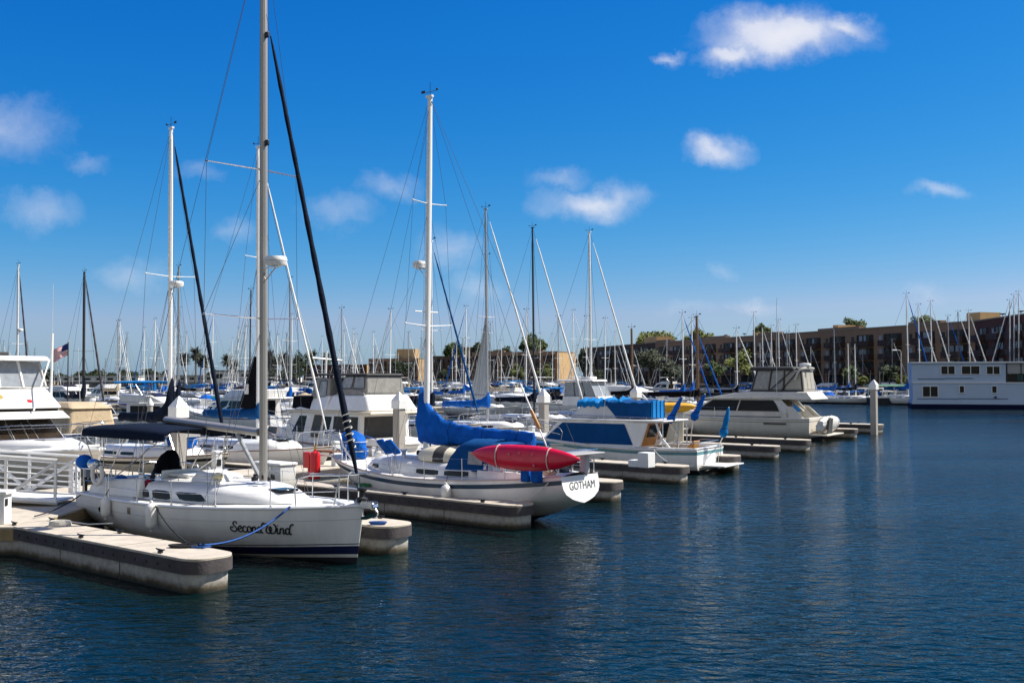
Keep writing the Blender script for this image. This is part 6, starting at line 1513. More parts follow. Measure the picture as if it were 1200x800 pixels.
# ================================================================== motor yacht at the left edge
L = 13.5; bw = W(-13.0, 5.3); o = bw - UV * (L / 2)
MY = thing('motor_yacht', 'white motor yacht at the left edge with raked windshield and clear bridge curtains', 'motorboat', (o.x, o.y, 0), AU)
h = Hull(L, 4.4, (1.35, 1.45, 1.80), tw=.9, tm=.40, draft=.5, rake=1.6, trake=.0, p=(4.0, 1.35), kz0=-.4, be=2.3); L2 = L / 2
h.build(MY, BANDS['power'][0], [GELB, GEL, ANTIF], BANDS['power'][1], n=26); h.deck(MY, DECKM, n=22, camber=.16); h.rail(MY, GEL, r=.05, dz=0, out=0, n=24)
fk = Fr((L2 - 4.4, L2 - 1.3, 1.55, .5, 1.62), (L2 - 4.2, L2 - 2.0, 1.35, .5, 1.98)); fko = fk.mesh('fore_cabin', GEL, MY, .16)
MB().box((L2 - 3.0, -.1, 1.99), (.7, .7, .08)).build('hatch', mat('hatch_grey', (.22, .22, .24), .5), fko, bevel=.02)
LX = L2 - .95
hs = Fr((-L2 + 2.5, LX - 3.5, 1.85, 1.35, 1.70), (-L2 + 2.5, LX - 4.75, 1.75, 1.25, 2.62)); ho = hs.mesh('deckhouse', GEL, MY, .03)
for u0, u1 in ((.02, .34), (.355, .645), (.66, .98)): hs.window(ho, 'F', rect_uv(u0, u1, .10, .97), GLASSB, 'windshield', t=.02)
for sd in 'PS':
    hs.window(ho, sd, [(.60, .12), (.97, .12), (.985, .95), (.60, .95)], GLASSB, 'windshield', t=.02); hs.window(ho, sd, rect_uv(.1, .56, .2, .9), GLASS)
for y in (-.55, .0): MB().tube([(LX - 3.45, y, 1.72), (LX - 4.5, y + .1, 2.45)], .03, 6).build('wiper', STEEL, MY)
br = Fr((-L2 + 1.5, LX - 3.75, 1.98, 1.5, 2.62), (-L2 + 1.5, LX - 4.15, 1.9, 1.42, 2.86)); br.mesh('brow', GEL, MY, .03)
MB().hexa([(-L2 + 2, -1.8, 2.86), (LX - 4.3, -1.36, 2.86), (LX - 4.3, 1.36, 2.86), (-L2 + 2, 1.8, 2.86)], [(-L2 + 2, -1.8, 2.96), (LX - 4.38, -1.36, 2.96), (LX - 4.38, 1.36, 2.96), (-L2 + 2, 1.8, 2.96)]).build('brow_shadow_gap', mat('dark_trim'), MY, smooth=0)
fz = Fr((-L2 + 1.5, LX - 4.1, 1.85, 1.42, 2.96), (-L2 + 1.5, LX - 4.95, 1.7, 1.25, 3.62)); fzo = fz.mesh('flybridge', GEL, MY, .10)
fz.window(fzo, 'F', rrect_uv(.24, .32, .5, .72, .03, .1), mat('brass_horn', (.5, .36, .1), .4, metal=.6), 'fog_light'); fz.window(fzo, 'F', rrect_uv(.60, .66, .3, .45, .02, .05), REDP, 'nav_light')
MB().tube([(-L2 + 1.6, -1.70, 3.66), (LX - 4.98, -1.25, 3.68), (LX - 4.98, 1.25, 3.68), (-L2 + 1.6, 1.7, 3.66)], .05, 6).build('coaming_pad', CWHITE, MY)
en = Fr((-L2 + 2.2, LX - 5.0, 1.66, 1.22, 3.66), (-L2 + 2.3, LX - 5.4, 1.55, 1.12, 4.60)); e = MB()
for sd, n_ in (('F', 3), ('P', 4), ('S', 4), ('A', 3)):
    q = en.q(sd)
    for k in range(n_): MB().panel(q, rrect_uv(k / n_ + .02, (k + 1) / n_ - .02, .02, .97, .02, .04), .012, -.006).build('clear_curtain', CLEARV, MY, smooth=0)
    for k in range(n_ + 1):
        bl, br_, tr_, tl = q; u = k / n_; e.tube([bl.lerp(br_, u), tl.lerp(tr_, u)], .055, 6)
e.build('hardtop_post', GEL, MY)
ht = Fr((-L2 + 1.8, LX - 4.95, 1.85, 1.4, 4.60), (-L2 + 1.9, LX - 5.1, 1.75, 1.3, 4.78)); ht.mesh('hardtop', GEL, MY, .07)
b = MB(); b.tube([(LX - 4.35, -1.55, 3.0), (LX - 5.0, -1.6, 4.7)], .035, 6); b.tube([(LX - 4.0, .3, 2.9), (LX - 5.0, 1.3, 4.6)], .03, 6); b.build('outrigger', SPARW, MY)
b = MB(); b.tube([(LX - 5.2, 1.5, 3.0), (LX - 5.2, 1.52, 5.6)], .05, 6); b.tube([(LX - 5.2, 1.52, 5.6), (LX - 5.2, 1.52, 7.4)], .008, 4); b.build('whip_antenna', SPARW, MY)
MB().box((-L2 + 5.2, 0, 4.86), (1.6, 1.2, .16)).build('roof_hatch', CCHAR, MY, bevel=.03)
pulpit(h, MY, True, back=4.2, height=.78, r=.019); guard_rail(h, MY, .3, .62, 4, .75)

# ================================================================== second row and other single boats
USED = []                                                # (x, y) centres of boats already placed
for o_ in (SW, GO, BC, CC, TR, MY): USED.append((o_.location.x, o_.location.y, 7))
def sloop(label, bowpx, bowpy, mastpx, toppy, L=10.5, back=False, **k):
    zb = 1.22 * L / 10; b_ = PX(bowpx, bowpy, zb)
    dirv = UV * (-1 if back else 1)
    kx = (mastpx - CX) / F * 1.0
    best = min((abs(to_px(b_ - dirv * (s * .05) + Vector((0, 0, 2)))[0] - mastpx), s * .05) for s in range(20, 200))[1]
    Y = (b_ - dirv * best).y; zm = PY(mastpx, toppy, Y).z
    mp = min(max(best / L, .3), .62)
    r, hh = sailboat('sailboat', label, b_, AU + (math.pi if back else 0), L=L, mpos=mp, zm=zm, **k)
    USED.append((r.location.x, r.location.y, L * .5)); return r, hh
RB, hRB = sloop('cream sloop behind the nearest sloop with white radar mast and navy furled sail', 268, 532, 199.5, 150, L=10.4, hm=GELB, stripe=BLACKP, bands='sheer', furl=CNAVY, furlr=.085, cover=CNAVY, coverh=1.35, spr=((.53, 1.05),), radar=7.6, wr=.008, seed=11, tarp=CBLUE, rad=.095, windows=2)
def on_hull(hh, x, z, sd): q = hh.pt(hh.tx(x), z, sd, .006); return Vector((x, q.y, z))
lettering(RB, '0001 A', lambda x, y: on_hull(hRB, hRB.L / 2 - 1.55 + x, .62 + y, -1), .26, INKG, bold=.01)
rw, hrw = sloop('white sloop with white furled sail and black mainsail cover behind the nearest mast', 389, 524, 302.5, 172, L=11, furl=SAILW, furlr=.05, cover=CCOV, coverh=.25, spr=((.62, .62),), wr=.008, seed=12, stripe=NAVY, rad=.085, windows=2)
sloop('sloop with slim white mast and dark blue furled sail close behind the tall white mast', 565, 497, 506.5, 283, L=11.5, cover=CNAVY, furl=CCOV, furlr=.075, spr=((.5, .8),), wr=.009, seed=33, coverh=.4, rad=.085)
sloop('sloop with bare grey mast and white furled sail right of the blue sail cover', 646, 499, 571, 245, L=10.5, mastm=ALUG, cover=CBLUE, furl=SAILW, furlr=.075, spr=((.49, .8),), wr=.010, seed=13, coverh=.5)
sloop('sloop with black mast and white furled sail beyond the square pile', 690, 489, 626, 267, L=10.5, mastm=SPARK, cover=CNAVY, furl=SAILW, furlr=.085, spr=((.30, .95),), wr=.011, seed=14, coverh=.5)
sloop('sloop with white mast, dark mast boot and white furled sail beyond the blue flybridge canvas', 755, 486, 693, 272, L=10.8, mastm=SPARW, cover=CNAVY, furl=SAILW, furlr=.085, spr=((.40, .85),), wr=.011, seed=15, coverh=1.0, rad=.11)
sloop('sloop with dark brown mast and dark furled sail right of the flag', 124, 482, 98, 319, L=9.5, mastm=SPARD, cover=CNAVY, furl=SPARD, furlr=.11, spr=((.42, .9),), wr=.011, seed=16, coverh=1.6, rad=.12)
sloop('sloop with light grey mast and dark furled sail above the motor yacht hardtop', 38, 482, 25, 310, L=9.5, mastm=SPARW, cover=CBLUE, furl=SPARD, furlr=.10, spr=((.45, .8),), wr=.011, seed=17, radar=8.2, rad=.10)
sloop('sloop with slim grey mast just right of the white radar mast', 246, 482, 209, 313, L=10, mastm=ALUG, cover=CNAVY, furl=None, spr=((.40, .8),), wr=.011, seed=18, coverh=1.3, rad=.10)
sloop('sloop with slim grey mast right of the tall nearest mast', 386, 481, 340, 327, L=10, mastm=ALUG, cover=CBLUE, furl=ALUG, furlr=.05, spr=((.52, .9),), wr=.011, seed=19, rad=.085)
sloop('sloop with white mast and blue covers left of the brown wooden ketch mast', 836, 472, 801, 368, L=9.6, cover=CBLUE, furl=CBLUE, furlr=.10, spr=((.48, .8),), wr=.014, seed=20, det=0, coverh=.9)
sloop('sloop with white mast and blue furled sail between the white and the wooden masts', 850, 471.5, 812, 374, L=9.6, cover=CBLUE, furl=CBLUE, furlr=.10, spr=((.44, .8),), wr=.014, seed=21, det=0, coverh=1.2)
sloop('sloop with white mast and white furled sail just left of the bridge enclosure', 899, 470, 864, 386, L=9.5, cover=CBLACK, furl=SAILW, furlr=.10, spr=((.40, .7),), wr=.014, seed=22, det=0)
kt, hk = sloop('varnished wooden ketch with brown masts beyond the rolled umbrellas', 872, 481, 839, 370, L=13, hm=VARN, stripe=BLACKP, mastm=SPARB, cover=CBLACK, coverh=.25, furl=None, spr=((.45, .9),), wr=.012, seed=23, det=1, woodtrim=True, mizzen=(-3.4, 8.0), rad=.13, windows=2)
sg, hsg = sloop('distant sloop with a grey white sail hoisted behind the bare grey mast', 606, 476, 572, 300, L=9.5, cover=None, furl=None, wr=.012, seed=24, det=0, mastm=ALUG)
# black mainsail luff cover of the white sloop, standing against its mast
xw = hrw.L / 2 - 4.8; bw_ = [x for x in rw.children if x.name.startswith('boom')][0]
b = MB(); b.loft([[(xw + .12 - f, -.16 * g, z), (xw + .12, -.10 * g, z), (xw + .12, .10 * g, z), (xw + .12 - f, .16 * g, z)] for z, f, g in ((2.75, .92, 1.3), (3.0, .90, 1.4), (3.6, .66, 1.2), (4.3, .38, 1.0), (4.9, .13, .8))]).build('luff_cover', CBLACK, rw, smooth=40)
MB().box((xw - .35, -.235, 3.55), (.30, .02, .42)).build('cover_patch', CWHITE, rw, smooth=0)
# hoisted sail, slightly bellied
xm_ = hsg.L / 2 - 3.8; b = MB(); rings = []
for i in range(13):
    e = i / 12; z = 2.0 + 8.4 * e; lead = xm_ - .25 - .15 * e; ch = 2.5 * (1 - e) ** 1.15 + .08 + .25 * math.sin(math.pi * e) * 0; row = []
    for j in range(9):
        q = j / 8; row.append((lead - ch * q, .35 * math.sin(math.pi * q) * (1 - .5 * e) + .05 * math.sin(7 * q + 4 * e), z - .5 * q * (1 - e) + (.9 * (1 - q) * 0)))
    rings.append(row + [(p[0], p[1] + .025, p[2]) for p in reversed(row)])
b.loft(rings).build('hoisted_sail', SAILW, sg, smooth=60)

def mboat(label, px, py, heading, stern_out=True, **k):
    r, hh = motorboat('motorboat', label, PX(px, py, 0), heading, stern_out, **k); USED.append((r.location.x, r.location.y, k.get('L', 9) * .5)); return r, hh
# tan tented boat
tb, ht_ = mboat('motorboat under a big tan canvas tent behind the navy bimini', 150, 541, AU, False, L=9.5, B=3.4, style='none', det=1, fb=(1.0, 1.05, 1.4), hm=GEL)
t1 = Fr((-3.0, 1.5, 1.55, 1.35, 1.05), (-2.6, 1.3, 1.25, 1.10, 2.50)); o_ = t1.mesh('canvas_tent', CTAN, tb, .16)
b = MB()
for k in range(9): b.tube([(-2.9 + .5 * k, -1.56 + .03 * k, 1.08), (-2.75 + .48 * k, -1.42 + .03 * k, 1.9), (-2.5 + .44 * k, -1.26 + .02 * k, 2.42)], [.06, .035, .05], 6)
b.build('tent_fold', CTAN, o_); Fr((-2.75, 1.45, 1.32, 1.2, 2.47), (-2.0, .8, .9, .85, 2.78)).mesh('tent_top', CTAN, tb, .12)
Fr((1.5, 3.6, 1.2, .6, 1.25), (1.5, 2.8, .9, .5, 1.75)).mesh('bow_cover', CTAN, tb, .15)
# blue bimini flybridge cruiser
mboat('white flybridge cruiser under a sky blue bimini left of the round pile', 122, 505, AU + R(25), True, L=10.5, B=3.6, style='flybridge', canvas=CSKY, det=1, fb=(1.0, 1.05, 1.45))
kp, hkp = mboat('white cruiser showing its lettered transom right of the nearest mast', 343, 514, AU + math.pi, True, L=12, B=4.0, style='flybridge', canvas=None, det=1, fb=(1.5, 1.4, 1.8))
lettering(kp, 'Kaii Palii', lambda x, y: Vector((-hkp.L / 2 - .03, -x, 1.02 + y)), .50, INK, shear=.3, bold=.0)
mboat('white express cruiser with raked arch behind the grey boom', 316, 508, AU + math.pi, True, L=10.5, B=3.5, style='express', canvas=CTAN, det=1, fb=(1.0, 1.1, 1.4))
mboat('motorboat with teal canvas right of the nearest square pile', 290, 497, AU + math.pi, True, L=9.5, B=3.3, style='express', canvas=CTEAL, det=0)
mboat('long white sport cruiser with swept arch beyond the blue sail cover', 692, 488, AU + math.pi, True, L=15, B=4.6, style='express', canvas=None, det=1, fb=(1.3, 1.5, 2.2))
pc, hpc = mboat('white pilot house cruiser with clear curtains under the white mast', 752, 507, AU, False, L=9.5, B=3.3, style='none', det=1, fb=(1.2, 1.3, 1.7))
z0 = 1.9
f1 = Fr((-1.6, 2.1, 1.35, 1.0, z0), (-1.6, 1.5, 1.2, .95, z0 + .75)); f1.mesh('deckhouse', GEL, pc, .06)
f2 = Fr((-1.4, 1.3, 1.2, .95, z0 + .75), (-1.4, .75, 1.1, .9, z0 + 1.85)); q_ = f2
for sd in 'PSFA':
    n_ = 3 if sd in 'PS' else 2
    for k in range(n_): f2.window(pc, sd, rrect_uv(k / n_ + .02, (k + 1) / n_ - .02, .03, .95, .02, .04), CLEARV, 'clear_curtain', off=-.01)
fr_ = MB()
for sd in 'PSFA':
    bl, br_, tr_, tl = f2.q(sd)
    for u in (0, .5, 1): fr_.tube([bl.lerp(br_, u), tl.lerp(tr_, u)], .045, 6)
fr_.build('curtain_frame', GEL, pc); Fr((-2.2, 1.1, 1.3, 1.0, z0 + 1.85), (-2.1, 1.0, 1.2, .9, z0 + 2.0)).mesh('hardtop', GEL, pc, .05); MB().box((0, 0, z0 + 2.12), (.9, .9, .2)).build('life_raft', GEL, pc, bevel=.06)
mboat('white flybridge cruiser with dark side windows left of the yellow kayak', 806, 487, AU, False, L=12, B=3.9, style='flybridge', canvas=None, det=1, fb=(1.1, 1.3, 1.7))
mboat('pale sedan cruiser beyond the yellow kayak before the small round tree', 835, 478, AU, False, L=9, style='sedan', det=0)
mboat('boat with a flat sky blue awning right of the hoisted sail', 622, 475, AU + math.pi, True, L=9.5, B=3.6, style='flybridge', canvas=CSKY, det=0, hm=GELG)

# boats on the far right, before the apartments
FR = [(886, 'rose', 367), (895.5, 'x', 384), (906, 'x', 383), (914.5, 'x', 376), (924, 'x', 390), (935, 'x', 382), (979.5, 'x', 386), (995.5, 'x', 403), (1003.5, 'x', 403.5)]
frl = ['sloop, tallest of the bare masts rising behind the bridge enclosure', 'sloop, second bare mast from the left behind the bridge enclosure', 'sloop, third bare mast from the left behind the bridge enclosure', 'sloop, fourth bare mast from the left behind the bridge enclosure', 'sloop, short bare mast above the bridge enclosure middle', 'sloop with bare mast beside the radar dome of the bridge enclosure',
       'grey masted sloop with blue cover between the cream cruiser and the lone pile', 'sloop with short white mast, left of a matching pair', 'sloop with short white mast, right of a matching pair']
for i, (px, _, top) in enumerate(FR):
    d = 176 - i * 1.2; z = PY(px, top, d).z; b_ = Vector(((px - CX) / F * d, d, 0)) + UV * 3.6
    r, hh = sailboat('sailboat', 'far ' + frl[i], b_, AU + R(6), L=9, zm=z, mpos=.4, mastm=SPARW if i not in (4, 6) else ALUG, cover=(CBLUE, CNAVY, CBLUE, CNAVY, CBLACK, CBLUE, CBLUE, CBLUE, CNAVY)[i], furl=SAILW if i in (1, 3, 5) else None, furlr=.09, spr=((.5, .8),), det=0, wr=.016, seed=60 + i, rad=.10, coverh=.9)
    USED.append((r.location.x, r.location.y, 4))
HBM = [(1064.5, 345, SPARW, CBLUE, 1), (1078, 358, SPARW, SAILW, 1), (1092.5, 354, SPARW, SAILW, 1), (1112.5, 371, ALUG, CBLUE, 1), (1124.5, 366, SPARD, SAILW, 1), (1137, 365, SPARW, SAILW, 1), (1183, 353, SPARW, SAILW, -1), (1188, 346.5, SPARW, CNAVY, -1), (1193.5, 343, SPARW, None, -1)]
hbl = ['tall white mast with blue furled sail at the left end of the houseboat', 'white mast with white furled sail, second from the houseboat left end', 'white mast with white furled sail, third from the houseboat left end', 'grey mast with blue furled sail above the houseboat upper windows', 'dark mast with white furled sail above the houseboat middle', 'white mast with white furled sail beside the dark red block corner',
       'white mast, leftmost of three at the right edge, furled sail sloping left', 'white mast, middle of three at the right edge', 'white mast, tallest and rightmost of three at the right edge']
for i, (px, top, mm, fu, sg_) in enumerate(HBM):
    d = (160, 170, 172, 174, 172, 174, 170, 172, 168)[i]; z = PY(px, top, d).z; hd = AU if sg_ > 0 else AU + math.pi
    b_ = Vector(((px - CX) / F * d, d, 0)) + Vector((math.cos(hd), math.sin(hd), 0)) * 4.2
    r, hh = sailboat('sailboat', 'sloop with ' + hbl[i], b_, hd, L=10.5, zm=z, mpos=.4, mastm=mm, cover=CBLUE if i in (0, 3, 6) else CNAVY, furl=fu, furlr=.11, spr=((.5, .85),), det=0, wr=.016, seed=80 + i, rad=.11, coverh=1.6)
    USED.append((r.location.x, r.location.y, 4))
SMALL = [(872, 471.5, 'covered', CBLUE, 6.5), (884, 471.5, 'express', CBLUE, 7), (897, 471, 'sedan', None, 7.5), (910, 471.5, 'covered', CSKY, 6.5), (923, 471, 'express', CNAVY, 7), (937, 471.5, 'express', None, 7.5), (951, 471, 'sedan', CBLUE, 8.5), (966, 470.5, 'flybridge', None, 9.5), (984, 471, 'covered', CBLUE, 7.5), (1000, 470, 'covered', CNAVY, 7), (1014, 470, 'express', CBLUE, 8), (1034, 470, 'express', None, 8), (1049, 470, 'express', CWHITE, 8)]
sml = ['small motorboat under a royal blue cover just left of the cream cruiser bridge', 'small white motorboat with blue bimini behind the cream cruiser bridge', 'small white hardtop boat behind the cream cruiser stern', 'small boat under a bright blue cover behind the cream cruiser stern', 'small white boat with navy bimini right of the cream cruiser', 'open white boat with raked arch and no canvas right of the cream cruiser', 'white hardtop cruiser left of the grey masted sloop', 'larger white flybridge boat under the grey masted sloop', 'boat under a rumpled blue cover left of the matching white masts',
       'boat under a navy cover beneath the matching white masts', 'white runabout with blue bimini just left of the lone pile', 'low white runabout just right of the lone pile', 'white runabout with pale bimini beside the houseboat']
for i, (px, py, stl, cv, L_) in enumerate(SMALL):
    r, hh = motorboat('motorboat', sml[i], PX(px, py, 0), R(110 + (i * 7) % 9), True, L=L_ * .85, B=L_ * .33, style=stl, canvas=cv, det=0, hm=(GEL, GEL, GELB)[i % 3], stripe=(NAVY, GEL, REDP, TEALP)[i % 4])
    USED.append((r.location.x, r.location.y, 3))
XS = [(958, 'covered', CTAN, 5.6, 'tan covered boat close right of the cream cruiser stern'), (973, 'sedan', None, 6.4, 'white hardtop boat between the grey mast and the blue covered boat'), (992, 'sedan', CBLUE, 6.2, 'white hardtop boat right behind the twin white masts'), (1007, 'covered', CSKY, 5.4, 'bright blue covered boat right of the twin white masts'), (1022, 'express', CNAVY, 5.8, 'small boat half hidden behind the lone pile'), (1041, 'covered', CBLUE, 5.2, 'blue covered boat behind the green awning')]
for px, stl, cv, L_, lb in XS:
    r, hh = motorboat('motorboat', lb, PX(px, 469, 0), R(112), True, L=L_, B=L_ * .38, style=stl, canvas=cv, det=0); USED.append((r.location.x, r.location.y, 2))
# green roofed pontoon beside the houseboat
pt_ = thing('pontoon_boat', 'dark pontoon boat with long pale green awning left of the houseboat', 'pontoon', PX(1044, 474, 0), R(4))
MB().box((0, 0, .45), (6.6, 2.6, 1.2)).build('hull', ANTIF, pt_, bevel=.1); MB().box((0, 0, 1.09), (6.7, 2.7, .1)).build('deck', DECKM, pt_)
Fr((-3.4, 3.3, 1.3, 1.3, 2.75), (-3.3, 3.2, 1.15, 1.15, 3.05)).mesh('awning', mat('awning_green', (.16, .34, .24), .8, var=.2), pt_, .05)
b = MB()
for x in (-3, 0, 3):
    for y in (-1.2, 1.2): b.tube([(x, y, 1.1), (x, y, 2.8)], .05, 5)
b.build('awning_post', STEEL, pt_); MB().box((3.4, -1.2, .7), (.25, .3, 1.5)).build('end_fender', TEALP, pt_)

# houseboat
hp = PX(1070, 478.5, 0); HBt = thing('houseboat', 'pale blue white two storey houseboat with dark windows at the right edge', 'houseboat', hp, R(-17))
HW = mat('houseboat_siding', (.40, .49, .64), .55, var=.08, vscale=.6)
hb = MB(); MB().box((10, 4, .85), (20.2, 8.2, .5)).build('hull_side', HW, HBt, smooth=0); hb.box((10, 4, 0), (20.4, 8.4, 1.25)).build('hull', mat('houseboat_hull', (.005, .009, .035), .85, spec=.1), HBt, bevel=.15)
lo = Fr((.0, 20, 0, 0, 1.0), (0, 20, 0, 0, 3.4))
def sider(x0, x1, z0, z1): return (Vector((x0, 0, z0)), Vector((x1, 0, z0)), Vector((x1, 0, z1)), Vector((x0, 0, z1)))
MB().box((10, 4, 2.2), (20, 8, 2.3)).build('lower_storey', HW, HBt, smooth=0); MB().box((10, 4, 3.42), (20.2, 8.24, .12)).build('deck_edge', STRIPEW, HBt, smooth=0)
MB().box((5.6, 3.9, 4.72), (11.4, 7.7, 2.48)).build('upper_storey', HW, HBt, smooth=0); MB().box((10, 3.9, 6.06), (20.4, 8.3, .18)).build('roof', STRIPEW, HBt, smooth=0)
def hwin(x0, x1, z0, z1, y, n=2):
    o_ = MB().box(((x0 + x1) / 2, y - .03, (z0 + z1) / 2), (x1 - x0, .06, z1 - z0)).build('window', GLASS, HBt, smooth=0)
    f = MB()
    for z in (z0, z1): f.box(((x0 + x1) / 2, y - .05, z), (x1 - x0 + .14, .10, .07))
    for i in range(n + 1): f.box((x0 + (x1 - x0) * i / n, y - .05, (z0 + z1) / 2), (.08, .102, z1 - z0 - .08))
    f.build('window_frame', STRIPEW, o_, smooth=0)
hwin(1.2, 3.1, 1.55, 2.95, 0); hwin(5.7, 6.3, 2.1, 3.0, 0, 1); hwin(9.6, 10.2, 2.1, 3.0, 0, 1); hwin(14.2, 16.2, 2.1, 3.05, 0, 3); hwin(17.2, 19, 2.1, 3.05, 0, 2)
hwin(3.5, 5.2, 4.5, 5.6, .05); hwin(6.0, 8.2, 4.5, 5.6, .05); hwin(9.0, 10.6, 4.5, 5.55, .05)
for x0, x1, z, y in ((.5, 5.6, 1.28, 0), (5.6, 11.5, 1.33, 0), (.6, 4.0, 3.92, .05), (4, 7.4, 3.98, .05)): MB().box(((x0 + x1) / 2, y - .03, z), (x1 - x0, .06, .12)).build('trim_strip', mat('trim_blue', (.10, .16, .26), .5), HBt, smooth=0)
b = MB(); b.box((15.6, 4, 4.0), (8.4, 7.4, 1.0))
b.build('sun_room_base', GLASS, HBt, smooth=0)
b = MB()
for i in range(6):
    for y in (.15, 7.6): b.box((11.45 + i * 1.68, y, 4.74), (.10, .1, 2.5))
for z in (3.52, 4.55, 5.93): b.box((15.7, .13, z), (8.5, .11, .09))
b.build('sun_room_frame', BLACKP, HBt, smooth=0); MB().box((15.6, .25, 5.22), (8.3, .03, 1.3)).build('sun_room_glass', CLEARV, HBt, smooth=0)
MB().box((13.0, .6, 4.1), (.7, .6, .9)).build('green_cooler', TEALP, HBt, bevel=.05)
b = MB(); b.lathe([(.02, 0), (.16, .02), (.16, .2), (.02, .25)], (10.0, -.2, 1.42), 8).build('deck_light', BLACKP, HBt)

# US flag on a staff, far left
fp = PY(79, 476, 84); fl = thing('flagpole', 'slim dark flagpole flying the stars and stripes at the far left', 'flagpole', (fp.x, fp.y, .6), 0)
tz = PY(79, 401, 84).z - .6
MB().tube([(0, 0, 0), (0, 0, tz)], [.06, .035], 6).build('pole', SPARD, fl); MB().ball((0, 0, tz + .05), .07, 0, 8, 5).build('finial', CTAN, fl)
b = MB(); vs, fs, ms = [], [], []
nx, ny = 16, 13
for i in range(nx + 1):
    for j in range(ny + 1):
        e, v = i / nx, j / ny; vs.append((-.05 - 1.25 * e, .18 * math.sin(e * 7 + v), tz - .15 - .42 * e - .95 * v + .10 * math.sin(e * 5 + 1)))
for i in range(nx):
    for j in range(ny):
        a = i * (ny + 1) + j; fs.append((a, a + ny + 1, a + ny + 2, a + 1)); ms.append(2 if (i < 6 and j < 7) else (0 if j % 2 == 0 else 1))
b.add(vs, fs, ms); fo = b.build('flag', [mat('flag_red', (.50, .005, .015), .8), mat('flag_white', (.85, .82, .80), .8), mat('flag_blue', (.015, .03, .16), .8)], fl, smooth=60)
fb_ = mboat('white cabin boat under the flagpole', 84, 499, AU, True, L=8, style='sedan', det=0)
# grey dinghy on the deck of the cream sloop
MR = Matrix.Translation(RB.location) @ Matrix.Rotation(AU, 4, 'Z')
gdp = MR @ Vector((1.9, -.15, 1.85)); gg = thing('inflatable_dinghy', 'grey inflatable dinghy upside down on the cream sloop behind the nearest bimini', 'dinghy', gdp, AU)
b = MB(); rings = []
for i in range(13):
    e = i / 12; x = -1.3 + 2.6 * e; k = math.sin(math.pi * min(max(.12 + e * .80, 0), 1)) ** .5
    rings.append([(x, .62 * k * math.cos(a), .42 * k * max(math.sin(a), -.12)) for a in [2 * math.pi * (j + .5) / 14 for j in range(14)]])
b.loft(rings).build('tube', HYPALG, gg, smooth=60)

# finger docks between the boats of the second row
for v, lb in ((8.3, 'finger dock between the motor yacht and the cream sloop'), (13.6, 'finger dock between the cream sloop and the white sloop'), (18.8, 'finger dock between the white sloop and the trawler'), (26.5, 'finger dock beyond the trawler'), (33, 'finger dock left of the sloop with the bare grey mast'), (41.5, 'finger dock right of the sloop with the bare grey mast')):
    p = W(-24.5, v); finger(lb, p, 11, 1.0, rz=AU + math.pi, cleats=(3,), group='finger docks on the far side of the main walkway')

# ================================================================== rows of boats farther off
index_children()
PS, PM = [], []
NOWHERE = Vector((0, -400, 0))
for i, (L_, hm, mm, cv, fu, zm, sp, extra) in enumerate([
    (9.0, GEL, SPARW, CBLUE, SAILW, 10.8, ((.5, .85),), {}), (11.0, GEL, SPARW, CBLUE, CBLUE, 13.6, ((.36, 1.0), (.66, .8)), {'radar': 7.0}), (8.2, GELB, ALUG, CTAN, None, 9.8, ((.5, .75),), {}), (12.0, GELBLUE, SPARW, CWHITE, SAILW, 14.6, ((.36, 1.0), (.66, .8)), {'dodger': CBLUE}),
    (9.6, GEL, ALUG, CNAVY, CNAVY, 11.6, ((.5, .85),), {}), (10.2, GELG, SPARW, CSKY, SAILW, 12.2, ((.5, .9),), {'bimini': CSKY}), (7.6, GEL, ALUG, CBLUE, None, 9.0, ((.5, .7),), {}), (10.0, GELRED, ALUG, CTAN, SAILW, 11.6, ((.5, .9),), {'woodtrim': False}), (11.4, GEL, SPARD, CBLACK, SAILW, 13.0, ((.38, .9), (.68, .7)), {})]):
    r, hh = sailboat('sailboat', None, NOWHERE, 0, L=L_, hm=hm, mastm=mm, cover=cv, furl=fu, zm=zm, spr=sp, det=0, wr=.010, seed=100 + i, rad=.082, furlr=.07, B=L_ * .32, group='sailboats moored in the far rows', **extra)
    nm = {GEL: 'white', GELB: 'cream', GELG: 'grey', GELBLUE: 'navy', GELRED: 'maroon'}[hm]; mn = {SPARW: 'white', ALUG: 'grey', SPARB: 'wooden', SPARD: 'dark'}[mm]
    cn = {CBLUE: 'blue', CTAN: 'tan', CWHITE: 'white', CNAVY: 'navy', CSKY: 'cyan', CBLACK: 'black'}[cv]
    PS.append((r, L_, nm + ' sloop', mn + ' mast', cn + ' sail cover'))
for i, (L_, stl, cv, hm, st_) in enumerate([(8.0, 'express', CBLUE, GEL, NAVY), (10.0, 'flybridge', CNAVY, GEL, NAVY), (9.0, 'sedan', None, GELB, TEALP), (11.5, 'flybridge', None, GEL, GEL), (7.0, 'covered', CBLUE, GEL, REDP), (9.0, 'express', CTAN, GELB, NAVY), (12.5, 'flybridge', CWHITE, GEL, NAVY), (7.2, 'covered', CTAN, GEL, NAVY), (8.6, 'express', None, GEL, GELBLUE), (9.4, 'sedan', None, GEL, NAVY)]):
    r, hh = motorboat('motorboat', None, NOWHERE, 0, True, L=L_, B=L_ * .35, style=stl, canvas=cv, hm=hm, stripe=st_, det=0, group='motorboats moored in the far rows')
    cn = {CBLUE: 'blue', CTAN: 'tan', CWHITE: 'white', CNAVY: 'navy', None: 'no'}[cv]
    PM.append((r, L_, {'express': 'open cruiser', 'flybridge': 'flybridge cruiser', 'sedan': 'hardtop boat', 'covered': 'small boat'}[stl], {'covered': 'a ' + cn + ' full cover'}.get(stl, cn + ' canvas'), ''))
index_children()
